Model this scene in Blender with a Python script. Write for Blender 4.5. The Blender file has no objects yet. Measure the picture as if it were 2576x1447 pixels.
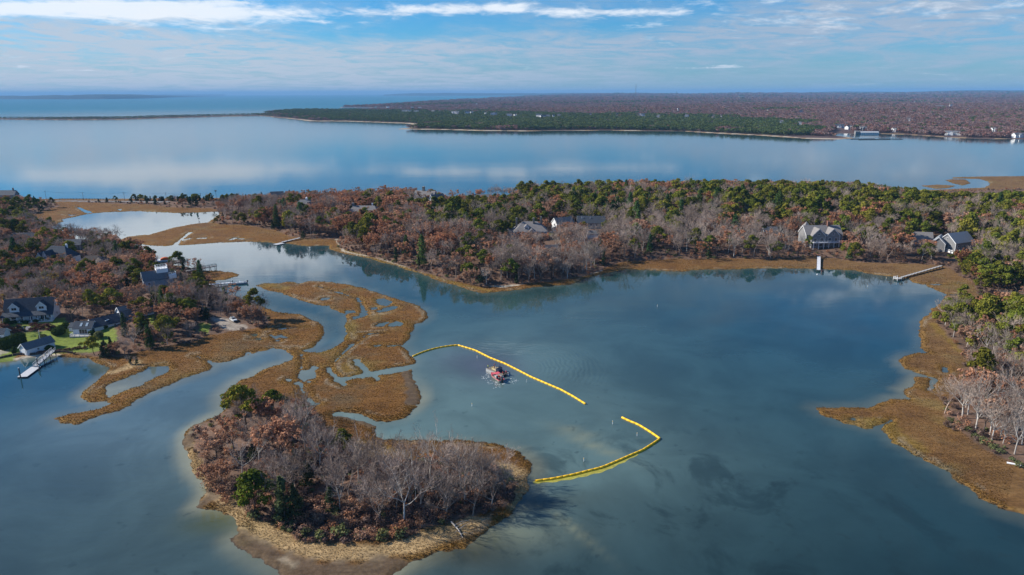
import bpy, math, random
import numpy as np
from mathutils import Matrix, Vector
R = math.radians
sc = bpy.context.scene
C = sc.collection

# ------------------------------------------------------------------ camera
CAM_H, PITCH, ROLL, FPX = 105.0, R(15.45), R(-0.2), 1773.0      # FPX: focal length for a 2576 px wide picture
cam = bpy.data.cameras.new('camera')
cam.sensor_width = 36.0
cam.lens = 36.0 * FPX / 2576.0
cam.clip_start, cam.clip_end = 1.0, 120000.0
camo = bpy.data.objects.new('camera', cam)
C.objects.link(camo)
CAMR = Matrix.Rotation(math.pi / 2 - PITCH, 3, 'X') @ Matrix.Rotation(ROLL, 3, 'Z')
camo.matrix_world = Matrix.Translation((0, 0, CAM_H)) @ CAMR.to_4x4()
sc.camera = camo

# ------------------------------------------------------------------ world: sky and clouds
SUN_EL, SUN_AZ = 32.0, -80.0            # azimuth measured from +Y (the view direction) towards +X
wd = bpy.data.worlds.new('World')
sc.world = wd
wd.use_nodes = True
nt = wd.node_tree
nt.nodes.clear()

class NB:
    """small helper to write node maths"""
    def __init__(s, nt): s.nt = nt
    def n(s, t, **k):
        o = s.nt.nodes.new(t)
        for a, b in k.items(): setattr(o, a, b)
        return o
    def set(s, sock, v):
        if v is None: return
        if hasattr(v, 'is_output') or isinstance(v, bpy.types.NodeSocket): s.nt.links.new(v, sock)
        elif isinstance(v, (tuple, list)):
            sock.default_value = tuple(v) + ((1.0,) if len(v) == 3 and len(sock.default_value) == 4 else ())
        else: sock.default_value = v
    def m(s, op, a, b=None, c=None, clamp=False):
        o = s.n('ShaderNodeMath', operation=op, use_clamp=clamp)
        for i, v in enumerate((a, b, c)): s.set(o.inputs[i], v)
        return o.outputs[0]
    def vm(s, op, a, b=None):
        o = s.n('ShaderNodeVectorMath', operation=op)
        s.set(o.inputs[0], a)
        if b is not None: s.set(o.inputs[1], b)
        return o.outputs['Value'] if op in ('LENGTH', 'DOT_PRODUCT', 'DISTANCE') else o.outputs[0]
    def xyz(s, v):
        o = s.n('ShaderNodeSeparateXYZ'); s.set(o.inputs[0], v); return o.outputs[:]
    def comb(s, x, y, z=0.0):
        o = s.n('ShaderNodeCombineXYZ')
        for i, v in enumerate((x, y, z)): s.set(o.inputs[i], v)
        return o.outputs[0]
    def noise(s, v, scale, detail=4.0, rough=0.55, dist=0.0, w=None):
        o = s.n('ShaderNodeTexNoise')
        if w is not None:
            o.noise_dimensions = '4D'; s.set(o.inputs['W'], w)
        if v is not None: s.set(o.inputs['Vector'], v)
        s.set(o.inputs['Scale'], scale); s.set(o.inputs['Detail'], detail); s.set(o.inputs['Roughness'], rough)
        s.set(o.inputs['Distortion'], dist)
        return o.outputs[0]
    def ramp(s, f, lo, hi, a=0.0, b=1.0, smooth=True):
        o = s.n('ShaderNodeMapRange', interpolation_type='SMOOTHSTEP' if smooth else 'LINEAR')
        for i, v in enumerate((f, lo, hi, a, b)): s.set(o.inputs[i], v)
        return o.outputs[0]
    def mix(s, f, a, b, mode='MIX'):
        o = s.n('ShaderNodeMix', data_type='RGBA', blend_type=mode)
        s.set(o.inputs[0], f); s.set(o.inputs[6], a); s.set(o.inputs[7], b)
        return o.outputs[2]

w = NB(nt)
tc = w.n('ShaderNodeTexCoord').outputs['Generated']
sky = w.n('ShaderNodeTexSky', sky_type='NISHITA')
sky.sun_disc = False
sky.sun_elevation, sky.sun_rotation = R(SUN_EL), R(SUN_AZ)
sky.altitude, sky.air_density, sky.dust_density, sky.ozone_density = 100.0, 1.0, 0.5, 2.0
SKYS = 0.115
dx, dy, dz = w.xyz(w.vm('NORMALIZE', tc))
az = w.m('MULTIPLY', w.m('ARCTAN2', dx, dy), 57.2958)
el = w.m('MULTIPLY', w.m('ARCSINE', dz), 57.2958)
lv = w.m('LOGARITHM', w.m('MAXIMUM', w.m('ADD', el, 2.2), 0.3), 2.718282)
def blob(a0, e0, sa, se, tilt=0.0):
    a = w.m('DIVIDE', w.m('SUBTRACT', az, a0), sa)
    e = w.m('DIVIDE', w.m('SUBTRACT', w.m('SUBTRACT', el, e0), w.m('MULTIPLY', w.m('SUBTRACT', az, a0), tilt)), se)
    q = w.m('ADD', w.m('MULTIPLY', a, a), w.m('MULTIPLY', e, e))
    return w.m('EXPONENT', w.m('MULTIPLY', q, -1.0))
def addup(*a):
    r = a[0]
    for q in a[1:]: r = w.m('ADD', r, q)
    return r
# streaky cirrus: bright, wispy; veil: broad, soft, grey white
cv = w.comb(w.m('MULTIPLY', az, 0.085), w.m('MULTIPLY', lv, 2.6), w.m('MULTIPLY', az, 0.01))
n1 = w.noise(cv, 2.2, 9.0, 0.62, 0.7)
n1b = w.noise(cv, 7.0, 6.0, 0.6, 0.4)
n2 = w.m('ADD', w.m('MULTIPLY', w.noise(w.comb(w.m('MULTIPLY', az, 0.05), w.m('MULTIPLY', lv, 1.5), 3.7), 2.0, 7.0, 0.58, 0.9), 0.8), w.m('MULTIPLY', w.noise(w.comb(w.m('MULTIPLY', w.m('ADD', az, w.m('MULTIPLY', el, 1.6)), 0.16), w.m('MULTIPLY', lv, 3.0), 8.0), 2.4, 8.0, 0.62, 1.2), 0.22))
high = w.m('MULTIPLY', w.ramp(el, 7.0, 11.0), w.m('SUBTRACT', 1.0, w.m('MULTIPLY', w.ramp(el, 12.5, 19.0), 1.35)))
cir_bias = addup(blob(-24, 5.5, 10.5, 0.95, 0.02), w.m('MULTIPLY', blob(-29, 5.4, 7.5, 0.45, 0.03), 0.85), w.m('MULTIPLY', blob(-3.0, 6.15, 8.0, 0.42, 0.035), 0.85),
                 w.m('MULTIPLY', blob(6.5, 5.85, 7, 0.3, -0.02), 0.75), w.m('MULTIPLY', blob(-25, 10.2, 14, 2.8), 1.25), w.m('MULTIPLY', high, 0.42), w.m('MULTIPLY', blob(24, 5.6, 15, 1.5, 0.05), 0.5))
cir = w.ramp(w.m('ADD', w.m('ADD', w.m('MULTIPLY', n1, 0.75), w.m('MULTIPLY', n1b, 0.50)), w.m('MULTIPLY', cir_bias, 0.36)), 0.72, 1.04)
veil_bias = addup(w.m('MULTIPLY', blob(-34, 3.4, 26, 1.5, -0.065), 1.0), w.m('MULTIPLY', blob(-28, 1.2, 30, 1.3), 0.8), w.m('MULTIPLY', blob(22, 4.6, 15, 1.7, 0.10), 1.0),
                  w.m('MULTIPLY', blob(35, 3.0, 12, 2.2), 0.5), w.m('MULTIPLY', blob(0, 3.4, 12, 0.75, 0.0), 0.6), w.m('MULTIPLY', high, 0.35))
veil = w.ramp(w.m('ADD', w.m('MULTIPLY', n2, 0.9), w.m('MULTIPLY', veil_bias, 0.42)), 0.33, 0.84)
vd = w.noise(w.comb(w.m('MULTIPLY', w.m('ADD', az, w.m('MULTIPLY', el, 2.6)), 0.11), w.m('MULTIPLY', w.m('SUBTRACT', lv, w.m('MULTIPLY', az, 0.004)), 4.2), 12.0), 2.6, 9.0, 0.64, 1.0)
veil = w.m('MULTIPLY', veil, w.ramp(vd, 0.34, 0.62, 0.42, 1.18), None, True)
# a few small low cumulus puffs
pn = w.noise(w.comb(w.m('MULTIPLY', az, 0.9), w.m('MULTIPLY', el, 3.5), 1.0), 1.6, 5.0, 0.6)
puff_bias = addup(blob(16.2, 1.85, 1.3, 0.13), w.m('MULTIPLY', blob(14, 1.75, 3.4, 0.06), 0.6), blob(-33.6, 1.75, 0.5, 0.13), w.m('MULTIPLY', blob(-30, 1.55, 2.4, 0.05), 0.8), w.m('MULTIPLY', blob(10.6, 2.9, 1.0, 0.4), 0.4))
puff = w.m('MULTIPLY', w.ramp(w.m('ADD', pn, w.m('MULTIPLY', puff_bias, 0.5)), 0.70, 0.95), 0.75)
base = w.mix(1.0, sky.outputs[0], (0.165, 0.485, 0.80), 'MULTIPLY')
hz = w.ramp(el, 0.0, 3.6, 0.74, 0.0)
hz = w.m('MULTIPLY', hz, w.ramp(az, -40, 40, 1.0, 0.75))
k = 1.0 / SKYS
base = w.mix(hz, base, (0.235 * k, 0.33 * k, 0.415 * k))
vcol = w.mix(w.ramp(az, -25, 18), (0.36 * k, 0.42 * k, 0.50 * k), (0.26 * k, 0.335 * k, 0.44 * k))
c1 = w.mix(w.m('MULTIPLY', veil, 0.95), base, vcol)
c2 = w.mix(w.m('MULTIPLY', puff, 0.8), c1, (0.50 * k, 0.56 * k, 0.64 * k))
cb = w.ramp(el, 7.0, 10.0, 1.0, 1.7)
c3 = w.mix(w.m('MULTIPLY', cir, 0.88), c2, w.vm('MULTIPLY', w.comb(cb, cb, cb), (0.64 * k, 0.675 * k, 0.72 * k)))
bg = w.n('ShaderNodeBackground')
bg.inputs[1].default_value = SKYS
out = w.n('ShaderNodeOutputWorld')
nt.links.new(c3, bg.inputs[0]); nt.links.new(bg.outputs[0], out.inputs[0])

# ------------------------------------------------------------------ sun, exposure, render
sl = bpy.data.lights.new('sun', 'SUN')
sl.energy, sl.angle, sl.color = 5.0, R(0.53), (1.0, 0.93, 0.82)
so = bpy.data.objects.new('sun', sl)
C.objects.link(so)
sdir = Vector((math.sin(R(SUN_AZ)) * math.cos(R(SUN_EL)), math.cos(R(SUN_AZ)) * math.cos(R(SUN_EL)), math.sin(R(SUN_EL))))
so.rotation_euler = sdir.to_track_quat('Z', 'Y').to_euler()
so.location = (-200, 100, 400)
vs = sc.view_settings
sc.display_settings.display_device = 'sRGB'
vs.view_transform, vs.look, vs.exposure, vs.gamma, vs.use_curve_mapping = 'Standard', 'None', 0.54, 1.0, False
sc.render.engine = 'CYCLES'
cy = sc.cycles
cy.max_bounces, cy.diffuse_bounces, cy.glossy_bounces, cy.transmission_bounces, cy.volume_bounces, cy.transparent_max_bounces = 5, 2, 3, 2, 0, 6
cy.use_denoising = True
cy.denoiser = 'OPENIMAGEDENOISE'
cy.caustics_reflective = cy.caustics_refractive = False
rng = random.Random(7)

# ------------------------------------------------------------------ bookkeeping
def tag(o, label=None, cat=None, group=None, kind=None):
    if label: o['label'] = label
    if cat: o['category'] = cat
    if group: o['group'] = group
    if kind: o['kind'] = kind
    return o
def empty(name, loc=(0, 0, 0), rz=0.0, label=None, cat=None, group=None):
    o = bpy.data.objects.new(name, None)
    o.empty_display_size = 0.5
    C.objects.link(o)
    o.location = loc; o.rotation_euler = (0, 0, rz)
    return tag(o, label, cat, group)
def link(name, me, parent=None):
    o = bpy.data.objects.new(name, me)
    C.objects.link(o)
    if parent is not None: o.parent = parent
    return o
def children_of(o, allo):
    return [c for c in allo if c.parent == o]
def copy_tree(o, loc=None, rz=None, parent=None):
    c = o.copy(); C.objects.link(c); c.parent = parent
    for ch in list(o.children): copy_tree(ch, parent=c)
    if loc is not None: c.location = loc
    if rz is not None: c.rotation_euler = (0, 0, rz)
    return c

class MB:
    """collects faces, then links them as one mesh object"""
    def __init__(s): s.v, s.f, s.mi = [], [], []
    def add(s, vs_, fs, mi=0):
        b = len(s.v)
        s.v += [tuple(q) for q in vs_]
        s.f += [tuple(i + b for i in f) for f in fs]
        s.mi += [mi] * len(fs)
        return s
    def box(s, c, d, rz=0.0, mi=0, M=None):
        x, y, z = d[0] / 2, d[1] / 2, d[2] / 2
        P = [(-x, -y, -z), (x, -y, -z), (x, y, -z), (-x, y, -z), (-x, -y, z), (x, -y, z), (x, y, z), (-x, y, z)]
        cs, sn = math.cos(rz), math.sin(rz)
        if M is not None: P = [M @ Vector(p) for p in P]
        P = [(p[0] * cs - p[1] * sn + c[0], p[0] * sn + p[1] * cs + c[1], p[2] + c[2]) for p in P]
        return s.add(P, [(0, 3, 2, 1), (4, 5, 6, 7), (0, 1, 5, 4), (1, 2, 6, 5), (2, 3, 7, 6), (3, 0, 4, 7)], mi)
    def bar(s, a, b, w_, h_, mi=0):
        """a rectangular bar from a to b, w_ wide (level), h_ high"""
        a, b = Vector(a), Vector(b); d = b - a
        L = d.length; d.normalize()
        sx = Vector((0, 0, 1)).cross(d)
        sx = sx.normalized() if sx.length > 1e-5 else Vector((1, 0, 0))
        up = d.cross(sx)
        P = [p + sx * (w_ / 2 * i) + up * (h_ / 2 * j) for p in (a, b) for i, j in ((-1, -1), (1, -1), (1, 1), (-1, 1))]
        return s.add(P, [(0, 1, 2, 3), (7, 6, 5, 4), (0, 4, 5, 1), (1, 5, 6, 2), (2, 6, 7, 3), (3, 7, 4, 0)], mi)
    def tube(s, pts, rad, n=6, cap=True, mi=0):
        pts = [Vector(p) for p in pts]
        rings = []
        for i, p in enumerate(pts):
            d = (pts[min(i + 1, len(pts) - 1)] - pts[max(i - 1, 0)]).normalized()
            a = d.orthogonal().normalized(); b = d.cross(a)
            r = rad[i] if isinstance(rad, (list, tuple)) else rad
            rings.append([p + (a * math.cos(2 * math.pi * k / n) + b * math.sin(2 * math.pi * k / n)) * r for k in range(n)])
        V = [q for r_ in rings for q in r_]
        F = [(i * n + k, i * n + (k + 1) % n, (i + 1) * n + (k + 1) % n, (i + 1) * n + k) for i in range(len(pts) - 1) for k in range(n)]
        if cap: F += [tuple(range(n - 1, -1, -1)), tuple(range((len(pts) - 1) * n, len(pts) * n))]
        return s.add(V, F, mi)
    def mesh(s, name, mats):
        me = bpy.data.meshes.new(name)
        me.from_pydata(s.v, [], s.f)
        for m_ in (mats if isinstance(mats, (list, tuple)) else [mats]): me.materials.append(m_)
        if any(s.mi): me.polygons.foreach_set('material_index', s.mi)
        me.update()
        return me
    def build(s, name, mats, parent=None, smooth=False):
        me = s.mesh(name, mats)
        if smooth: me.polygons.foreach_set('use_smooth', [True] * len(me.polygons))
        return link(name, me, parent)

def np_mesh(name, v, faces, mats, smooth=False):
    """v: (n,3) array; faces: (m,k) array"""
    me = bpy.data.meshes.new(name)
    v = np.ascontiguousarray(v, np.float32); faces = np.ascontiguousarray(faces, np.int32)
    m_, k_ = faces.shape
    me.vertices.add(len(v)); me.vertices.foreach_set('co', v.ravel())
    me.loops.add(m_ * k_); me.loops.foreach_set('vertex_index', faces.ravel())
    me.polygons.add(m_); me.polygons.foreach_set('loop_start', np.arange(0, m_ * k_, k_, dtype=np.int32))
    if smooth: me.polygons.foreach_set('use_smooth', np.ones(m_, bool))
    for q in (mats if isinstance(mats, (list, tuple)) else [mats]): me.materials.append(q)
    me.update(calc_edges=True)
    return me

# ------------------------------------------------------------------ materials
def new_mat(name):
    m_ = bpy.data.materials.new(name)
    m_.use_nodes = True
    m_.node_tree.nodes.clear()
    b = NB(m_.node_tree)
    o = b.n('ShaderNodeOutputMaterial')
    return m_, b, o
def solid(name, col, rough=0.6, var=0.15, scale=2.0, metal=0.0, spec=0.35, bump=0.0, stretch=(1, 1, 1)):
    m_, b, o = new_mat(name)
    p = b.n('ShaderNodeBsdfPrincipled')
    co = b.n('ShaderNodeTexCoord').outputs['Object']
    mp = b.n('ShaderNodeMapping'); b.set(mp.inputs[0], co); mp.inputs['Scale'].default_value = stretch
    nz = b.noise(mp.outputs[0], scale, 5.0, 0.6)
    f = b.ramp(nz, 0.3, 0.7, 1.0 - var, 1.0 + var * 0.7)
    b.set(p.inputs['Base Color'], b.mix(1.0, tuple(col), b.comb(f, f, f), 'MULTIPLY'))
    p.inputs['Roughness'].default_value = rough; p.inputs['Metallic'].default_value = metal
    p.inputs['Specular IOR Level'].default_value = spec
    if bump:
        bn = b.n('ShaderNodeBump'); b.set(bn.inputs['Height'], nz); bn.inputs['Strength'].default_value = bump; bn.inputs['Distance'].default_value = 0.05
        b.set(p.inputs['Normal'], bn.outputs[0])
    m_.node_tree.links.new(p.outputs[0], o.inputs[0])
    return m_
def leafy(name, ca, cb, cc, transl=0.25, obj_var=0.35, rough=0.75):
    """foliage: colour differs leaf clump by leaf clump and tree by tree"""
    m_, b, o = new_mat(name)
    g = b.n('ShaderNodeNewGeometry').outputs['Random Per Island']
    oi = b.n('ShaderNodeObjectInfo').outputs['Random']
    col = b.mix(g, tuple(ca), tuple(cb))
    f = b.ramp(oi, 0.0, 1.0, 0.0, 0.75, False)
    col = b.mix(f, col, tuple(cc))
    g2 = b.m('FRACT', b.m('MULTIPLY', oi, 7.31))
    s_ = b.ramp(g2, 0.0, 1.0, 1.0 - obj_var, 1.0 + obj_var, False)
    g3 = b.ramp(b.m('FRACT', b.m('MULTIPLY', g, 13.7)), 0, 1, 0.7, 1.3, False)
    s_ = b.m('MULTIPLY', s_, g3)
    col = b.mix(1.0, col, b.comb(s_, s_, s_), 'MULTIPLY')
    d = b.n('ShaderNodeBsdfDiffuse'); b.set(d.inputs[0], col)
    t = b.n('ShaderNodeBsdfTranslucent'); b.set(t.inputs[0], col)
    mx = b.n('ShaderNodeMixShader'); mx.inputs[0].default_value = transl
    b.nt.links.new(d.outputs[0], mx.inputs[1]); b.nt.links.new(t.outputs[0], mx.inputs[2])
    b.nt.links.new(mx.outputs[0], o.inputs[0])
    return m_

# ------------------------------------------------------------------ from picture to ground
_R = np.array([list(r) for r in CAMR])
def ray(px, py):
    d = _R @ np.array([(px - 1288.0) / FPX, -(py - 723.5) / FPX, -1.0])
    return d / np.linalg.norm(d)
def g0(px, py, z=0.0):
    d = ray(px, py)
    t = (z - CAM_H) / d[2]
    return d[0] * t, d[1] * t
ZO = {'A': (0, 440.2, .25039), 'B': (0, 723.2, .25039), 'C': (566, 660.4, .25039), 'D': (1194.9, 786.1, .25039), 'E': (377.3, 943.4, .375),
      'F': (1932, 660.4, .25039), 'G': (1932, 943.4, .25039), 'H': (628.9, 440.2, .25039), 'I': (1257.8, 427.7, .25039), 'J': (1932, 427.7, .25039),
      'K': (0, 729.5, .13693), 'L': (301.9, 647.8, .13693), 'M': (849, 452.8, .18311), 'N': (1257.8, 528.3, .12207), 'P': (0, 0, 1.0)}
def zp(s):
    """'A 10,20 30,40 B 5,6 ...' -> list of picture points"""
    out_, k_ = [], ZO['P']
    for t in s.split():
        if t in ZO: k_ = ZO[t]
        else:
            a, b = t.split(',')
            out_.append((k_[0] + float(a) * k_[2], k_[1] + float(b) * k_[2]))
    return out_
def wpoly(s, z=0.0):
    return np.array([g0(a, b, z) for a, b in zp(s)])

# ------------------------------------------------------------------ noise and distances
def _h(ix, iy, seed):
    n = (ix.astype(np.int64) * 374761393 + iy.astype(np.int64) * 668265263 + seed * 1442695041) & 0x7fffffff
    n = ((n ^ (n >> 13)) * 1274126177) & 0x7fffffff
    return ((n ^ (n >> 16)) & 0xffff) / 65535.0
def vnoise(x, y, seed=0):
    x0, y0 = np.floor(x), np.floor(y)
    fx, fy = x - x0, y - y0
    fx, fy = fx * fx * (3 - 2 * fx), fy * fy * (3 - 2 * fy)
    a, b = _h(x0, y0, seed), _h(x0 + 1, y0, seed)
    c, d = _h(x0, y0 + 1, seed), _h(x0 + 1, y0 + 1, seed)
    return (a * (1 - fx) + b * fx) * (1 - fy) + (c * (1 - fx) + d * fx) * fy
def fbm(x, y, seed=0, o=4):
    s_, a, t = 0, 1.0, 0
    for i in range(o):
        s_ = s_ + a * vnoise(x * 2 ** i + 17.3 * i, y * 2 ** i - 9.1 * i, seed + i); t += a; a *= 0.5
    return s_ / t * 2 - 1
def sstep(a, b, x):
    t = np.clip((x - a) / (b - a), 0, 1)
    return t * t * (3 - 2 * t)
def sd_poly(x, y, P):
    """signed distance, positive inside"""
    d2 = np.full(x.shape, 1e18); ins = np.zeros(x.shape, bool)
    n = len(P)
    for i in range(n):
        ax, ay = P[i]; bx, by = P[(i + 1) % n]
        ex, ey = bx - ax, by - ay
        L = ex * ex + ey * ey + 1e-9
        t = np.clip(((x - ax) * ex + (y - ay) * ey) / L, 0, 1)
        qx, qy = x - ax - t * ex, y - ay - t * ey
        np.minimum(d2, qx * qx + qy * qy, out=d2)
        if ay != by:
            c = ((ay > y) != (by > y)) & (x < ex * (y - ay) / (by - ay) + ax)
            ins ^= c
    d = np.sqrt(d2)
    return np.where(ins, d, -d)
def sd_poly_near(x, y, P, pad):
    """sd_poly only where the polygon is near; -pad elsewhere"""
    o = np.full(x.shape, -float(pad))
    lo, hi = P.min(0) - pad, P.max(0) + pad
    k_ = (x > lo[0]) & (x < hi[0]) & (y > lo[1]) & (y < hi[1])
    if k_.any(): o[k_] = np.maximum(sd_poly(x[k_], y[k_], P), -pad)
    return o
def d_line(x, y, P, pad=60.0):
    o = np.full(x.shape, float(pad))
    lo, hi = P.min(0) - pad, P.max(0) + pad
    k_ = (x > lo[0]) & (x < hi[0]) & (y > lo[1]) & (y < hi[1])
    if not k_.any(): return o
    xx, yy = x[k_], y[k_]
    d2 = np.full(xx.shape, float(pad * pad))
    for i in range(len(P) - 1):
        ax, ay = P[i]; bx, by = P[i + 1]
        ex, ey = bx - ax, by - ay
        t = np.clip(((xx - ax) * ex + (yy - ay) * ey) / (ex * ex + ey * ey + 1e-9), 0, 1)
        np.minimum(d2, (xx - ax - t * ex) ** 2 + (yy - ay - t * ey) ** 2, out=d2)
    o[k_] = np.sqrt(d2)
    return o

# ------------------------------------------------------------------ outlines of the land
W1 = wpoly('''A 520,525 600,480 640,465 610,450 760,420 870,395 1060,375 1390,365 1560,375 1840,385 2060,375 2200,370 2200,395 2140,440 2090,480 1960,490 1750,530
 1590,575 1500,600 1400,605 1280,622 1200,660 1250,675 1390,695 1500,710 1660,715 1750,710 1900,705 2100,690 2250,680
 H 0,672 190,680 250,690 380,690 480,710 600,718 790,712 788,745 870,770 960,800 1060,815 1200,840 1300,880 1450,910 1560,955 1720,990 1830,1040 1980,1090 2100,1120 2200,1160 2340,1190 2430,1180
 I 0,1222 110,1215 300,1185 480,1165 700,1150 800,1115 900,1080 1100,1030 1240,1008 1262,985 1290,1000 1560,1010 1840,1025 1905,1012 2000,1005 2300,1000
 J 0,988 160,990 165,980 185,990 500,995 600,1000 860,1010 1000,1040 1280,1080 1400,1090 1450,1130 1570,1155 1660,1200 1780,1250
 F 1780,326 1762,370 1700,440 1640,475 1620,525 1560,545 1510,600 1500,690 1540,790 1530,850 1560,900 1590,905 1450,910 1350,950 1310,990 1340,1040 1380,1075 1450,1080 1480,1115 1630,1155 1460,1145 1440,1240 1350,1290 1440,1383 1220,1370 1100,1420
 G 1000,335 960,320 700,325 430,320 500,365 620,430 750,480 870,500 980,545 1100,520 1180,488 1120,530 1170,590 1260,690 1350,740 1500,820 1640,895 1820,975 1830,1020 1880,1090 2000,1130 2100,1240 2200,1280 2400,1370 2572,1410
 P 2700,1365 2900,1500 3100,1800 2600,2600 300,2600 -1200,1700 -1200,980 -300,925
 B -60,760 20,750 170,740 240,718 330,702 540,700 600,710 900,705 930,735 960,750 1050,790 1100,820 1080,840 1000,910 950,960 830,1050 795,1100 830,1130 910,1160 1020,1155 1110,1165 1000,1215 850,1240 700,1270 560,1300 515,1322
 640,1372 740,1380 800,1370 900,1330 1000,1290 1180,1240 1270,1200 1380,1120 1500,1060 1650,1000 1830,920 2000,865 2110,820 2135,790 2070,725 2130,750 2210,762 2290,750 2380,720 2480,690 2490,660 2560,656
 C 130,975 200,940 222,908 410,880 490,858 600,880 640,910 670,930 685,950 660,980 600,1000 520,1030 400,1070 290,1130 150,1190 60,1260 -10,1325
 E 485,150 490,190 515,212 480,250 400,285 300,335 240,390 225,430 240,520 270,600 300,660 350,720 370,800 295,893 375,905 440,920 540,955 595,1000 600,1065 528,1095 560,1150 640,1200 780,1270 880,1343
 P 740,1500 850,1570 940,1560 985,1447 1012,1428 1080,1402
 E 1950,1182 2110,1160 2180,1110 2300,1010 2400,950 2440,905 2500,850 2545,790 2555,730 2530,690 2552,675 2565,655 2550,605 2510,550 2460,510 2330,465 2200,450 2050,432 1900,437 1750,435 1600,432 1520,430 1513,390 1508,345 1520,312 1600,311 1700,290 1770,240 1815,180 1820,150
 C 1955,1300 1930,1230 1890,1150 1862,1080 1900,1030 1910,985 1860,930 1840,880 1775,838 1860,770 1860,720 1890,690 1880,650 1910,625 1990,600 2040,560 2040,510 1960,440 1800,395 1620,330 1450,275 1280,232 1080,200 950,188 830,188 740,216 690,200 620,195 520,210 400,205 318,230
 380,265 500,295 570,310 640,340 720,365 770,390 850,405 920,425 1050,440 1060,470 1150,500 1210,520 1222,560 1210,590 1195,640 1220,720 1190,780 1130,830 1060,870 980,900 920,905 810,895 785,885
 880,850 930,815 990,760 1002,710 970,630 940,595 860,570 740,520 640,510 520,495 440,470 360,440 280,410 200,370 120,340 0,310
 A 2180,1165 2160,1115 2170,1062 2280,1050 2390,1020 2405,1000 2370,985 2250,970 2180,965 2050,960 1960,945 1830,915 1640,905 1500,870 1480,800 1400,740 1200,692 1080,650 760,655 700,600 590,550''')
BAY = wpoly('''P -700,501 0,500 150,500.5 260,501 320,500 480,499 640,498 760,496.5 900,496 1100,495 1280,491.5 1360,487 1500,483 1700,479 1900,476 2100,476 2250,477.5 2330,478.5 2480,472 2505,466 2540,460
 2800,450 3300,445 3300,350 -700,310''')
MISL = [wpoly('P ' + s) for s in ('2315,467.5 2358,465 2405,467.5 2390,473 2355,475.5', '2377,453 2395,451.5 2430,451.5 2442,462 2420,466.5 2395,461',
        '2394,446.5 2450,444.6 2600,443 2700,446 2700,470 2480,474 2475,473 2490,465 2486,457 2462,450.5 2430,449.5 2396,449.5')]
POOLS = [wpoly(s) for s in ('B 1055,1010 1100,975 1290,890 1430,850 1500,805 1700,792 1692,850 1600,890 1500,930 1400,990 1210,1060 1100,1100 1050,1090 1070,1040',
    'C 960,368 1000,355 1065,358 1040,372 980,380', 'C 1520,365 1600,362 1690,395 1620,440 1560,425 1515,410', 'C 1540,485 1600,455 1740,435 1750,462 1680,480 1600,500 1550,502', 'C 1470,460 1520,450 1525,475 1480,474',
    'C 1215,485 1300,486 1300,505 1212,516', 'C 1640,630 1720,595 1810,610 1760,640 1660,645', 'C 1290,545 1340,540 1380,500 1370,470 1400,470 1440,525 1400,545 1300,572', 'C 1530,640 1560,610 1640,598 1640,612 1580,640', 'C 1480,832 1560,832 1550,846 1500,846',
    'C 760,1080 840,1078 910,1040 950,1065 880,1100 920,1130 900,1165 800,1180 735,1160 765,1110', 'C 700,1215 740,1195 785,1215 775,1258 740,1240', 'C 790,1192 865,1190 830,1208', 'C 620,1178 655,1178 650,1198 620,1194',
    'C 440,725 480,722 485,748 450,745', 'C 500,745 560,728 585,748 500,768', 'C 240,765 330,758 400,770 360,785 260,775', 'C 245,725 330,718 350,735 300,745', 'C 505,778 555,780 550,793 510,793', 'C 150,445 200,452 200,468 150,462', 'C 112,425 160,435 160,450 118,446',
    'A 750,320 790,325 900,370 940,382 880,388 800,345', 'A 650,398 770,405 700,408', 'A 1170,345 1220,342 1225,362 1195,358',
    'F 1765,1045 1790,1060 1785,1110 1760,1095', 'F 1640,1195 1688,1190 1650,1285 1600,1285', 'G 830,440 860,440 850,455', 'E 975,120 1020,130 1100,190 1130,190 1090,200 1060,170')]
CREEK = [(wpoly(s), wd_) for s, wd_ in (('C 1900,1045 1750,1080 1600,1100 1440,1130 1350,1145 1180,1180', 4.2), ('C 1440,1120 1390,1060 1330,1000 1310,985', 1.7), ('C 1480,1120 1540,1180', 2.2), ('C 1035,1065 1060,1100 1120,1160 1170,1190 1200,1230', 1.8),
    ('C 770,1275 820,1340 860,1400 880,1430 940,1420', 1.3), ('C 1330,365 1355,400 1385,465', 1.2), ('C 930,240 1090,290 1330,360', .7), ('C 1370,722 1480,718 1590,708', 1.0), ('C 1780,835 1650,838', 1.0), ('C 440,680 500,670 640,662 830,650', .8),
    ('C 660,760 620,760 560,745', .9), ('E 1255,262 1350,270 1440,300 1515,330', 2.4), ('B 2070,725 1960,690', .8), ('A 1760,710 1820,650 1860,620 1910,580', 2.5), ('A 1830,660 1900,640 2080,636', 2.0), ('A 2320,650 2360,635 2440,645', 2.0), ('F 1480,1120 1640,1158', 1.2), ('G 1120,525 1180,488 1240,460', .9),
    ('C 700,870 770,930 770,1060', .6), ('C 1100,1000 1200,900 1280,830 1400,740', .5), ('F 1575,222 1900,225', .7), ('F 1780,325 1890,325', .7))]
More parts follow.
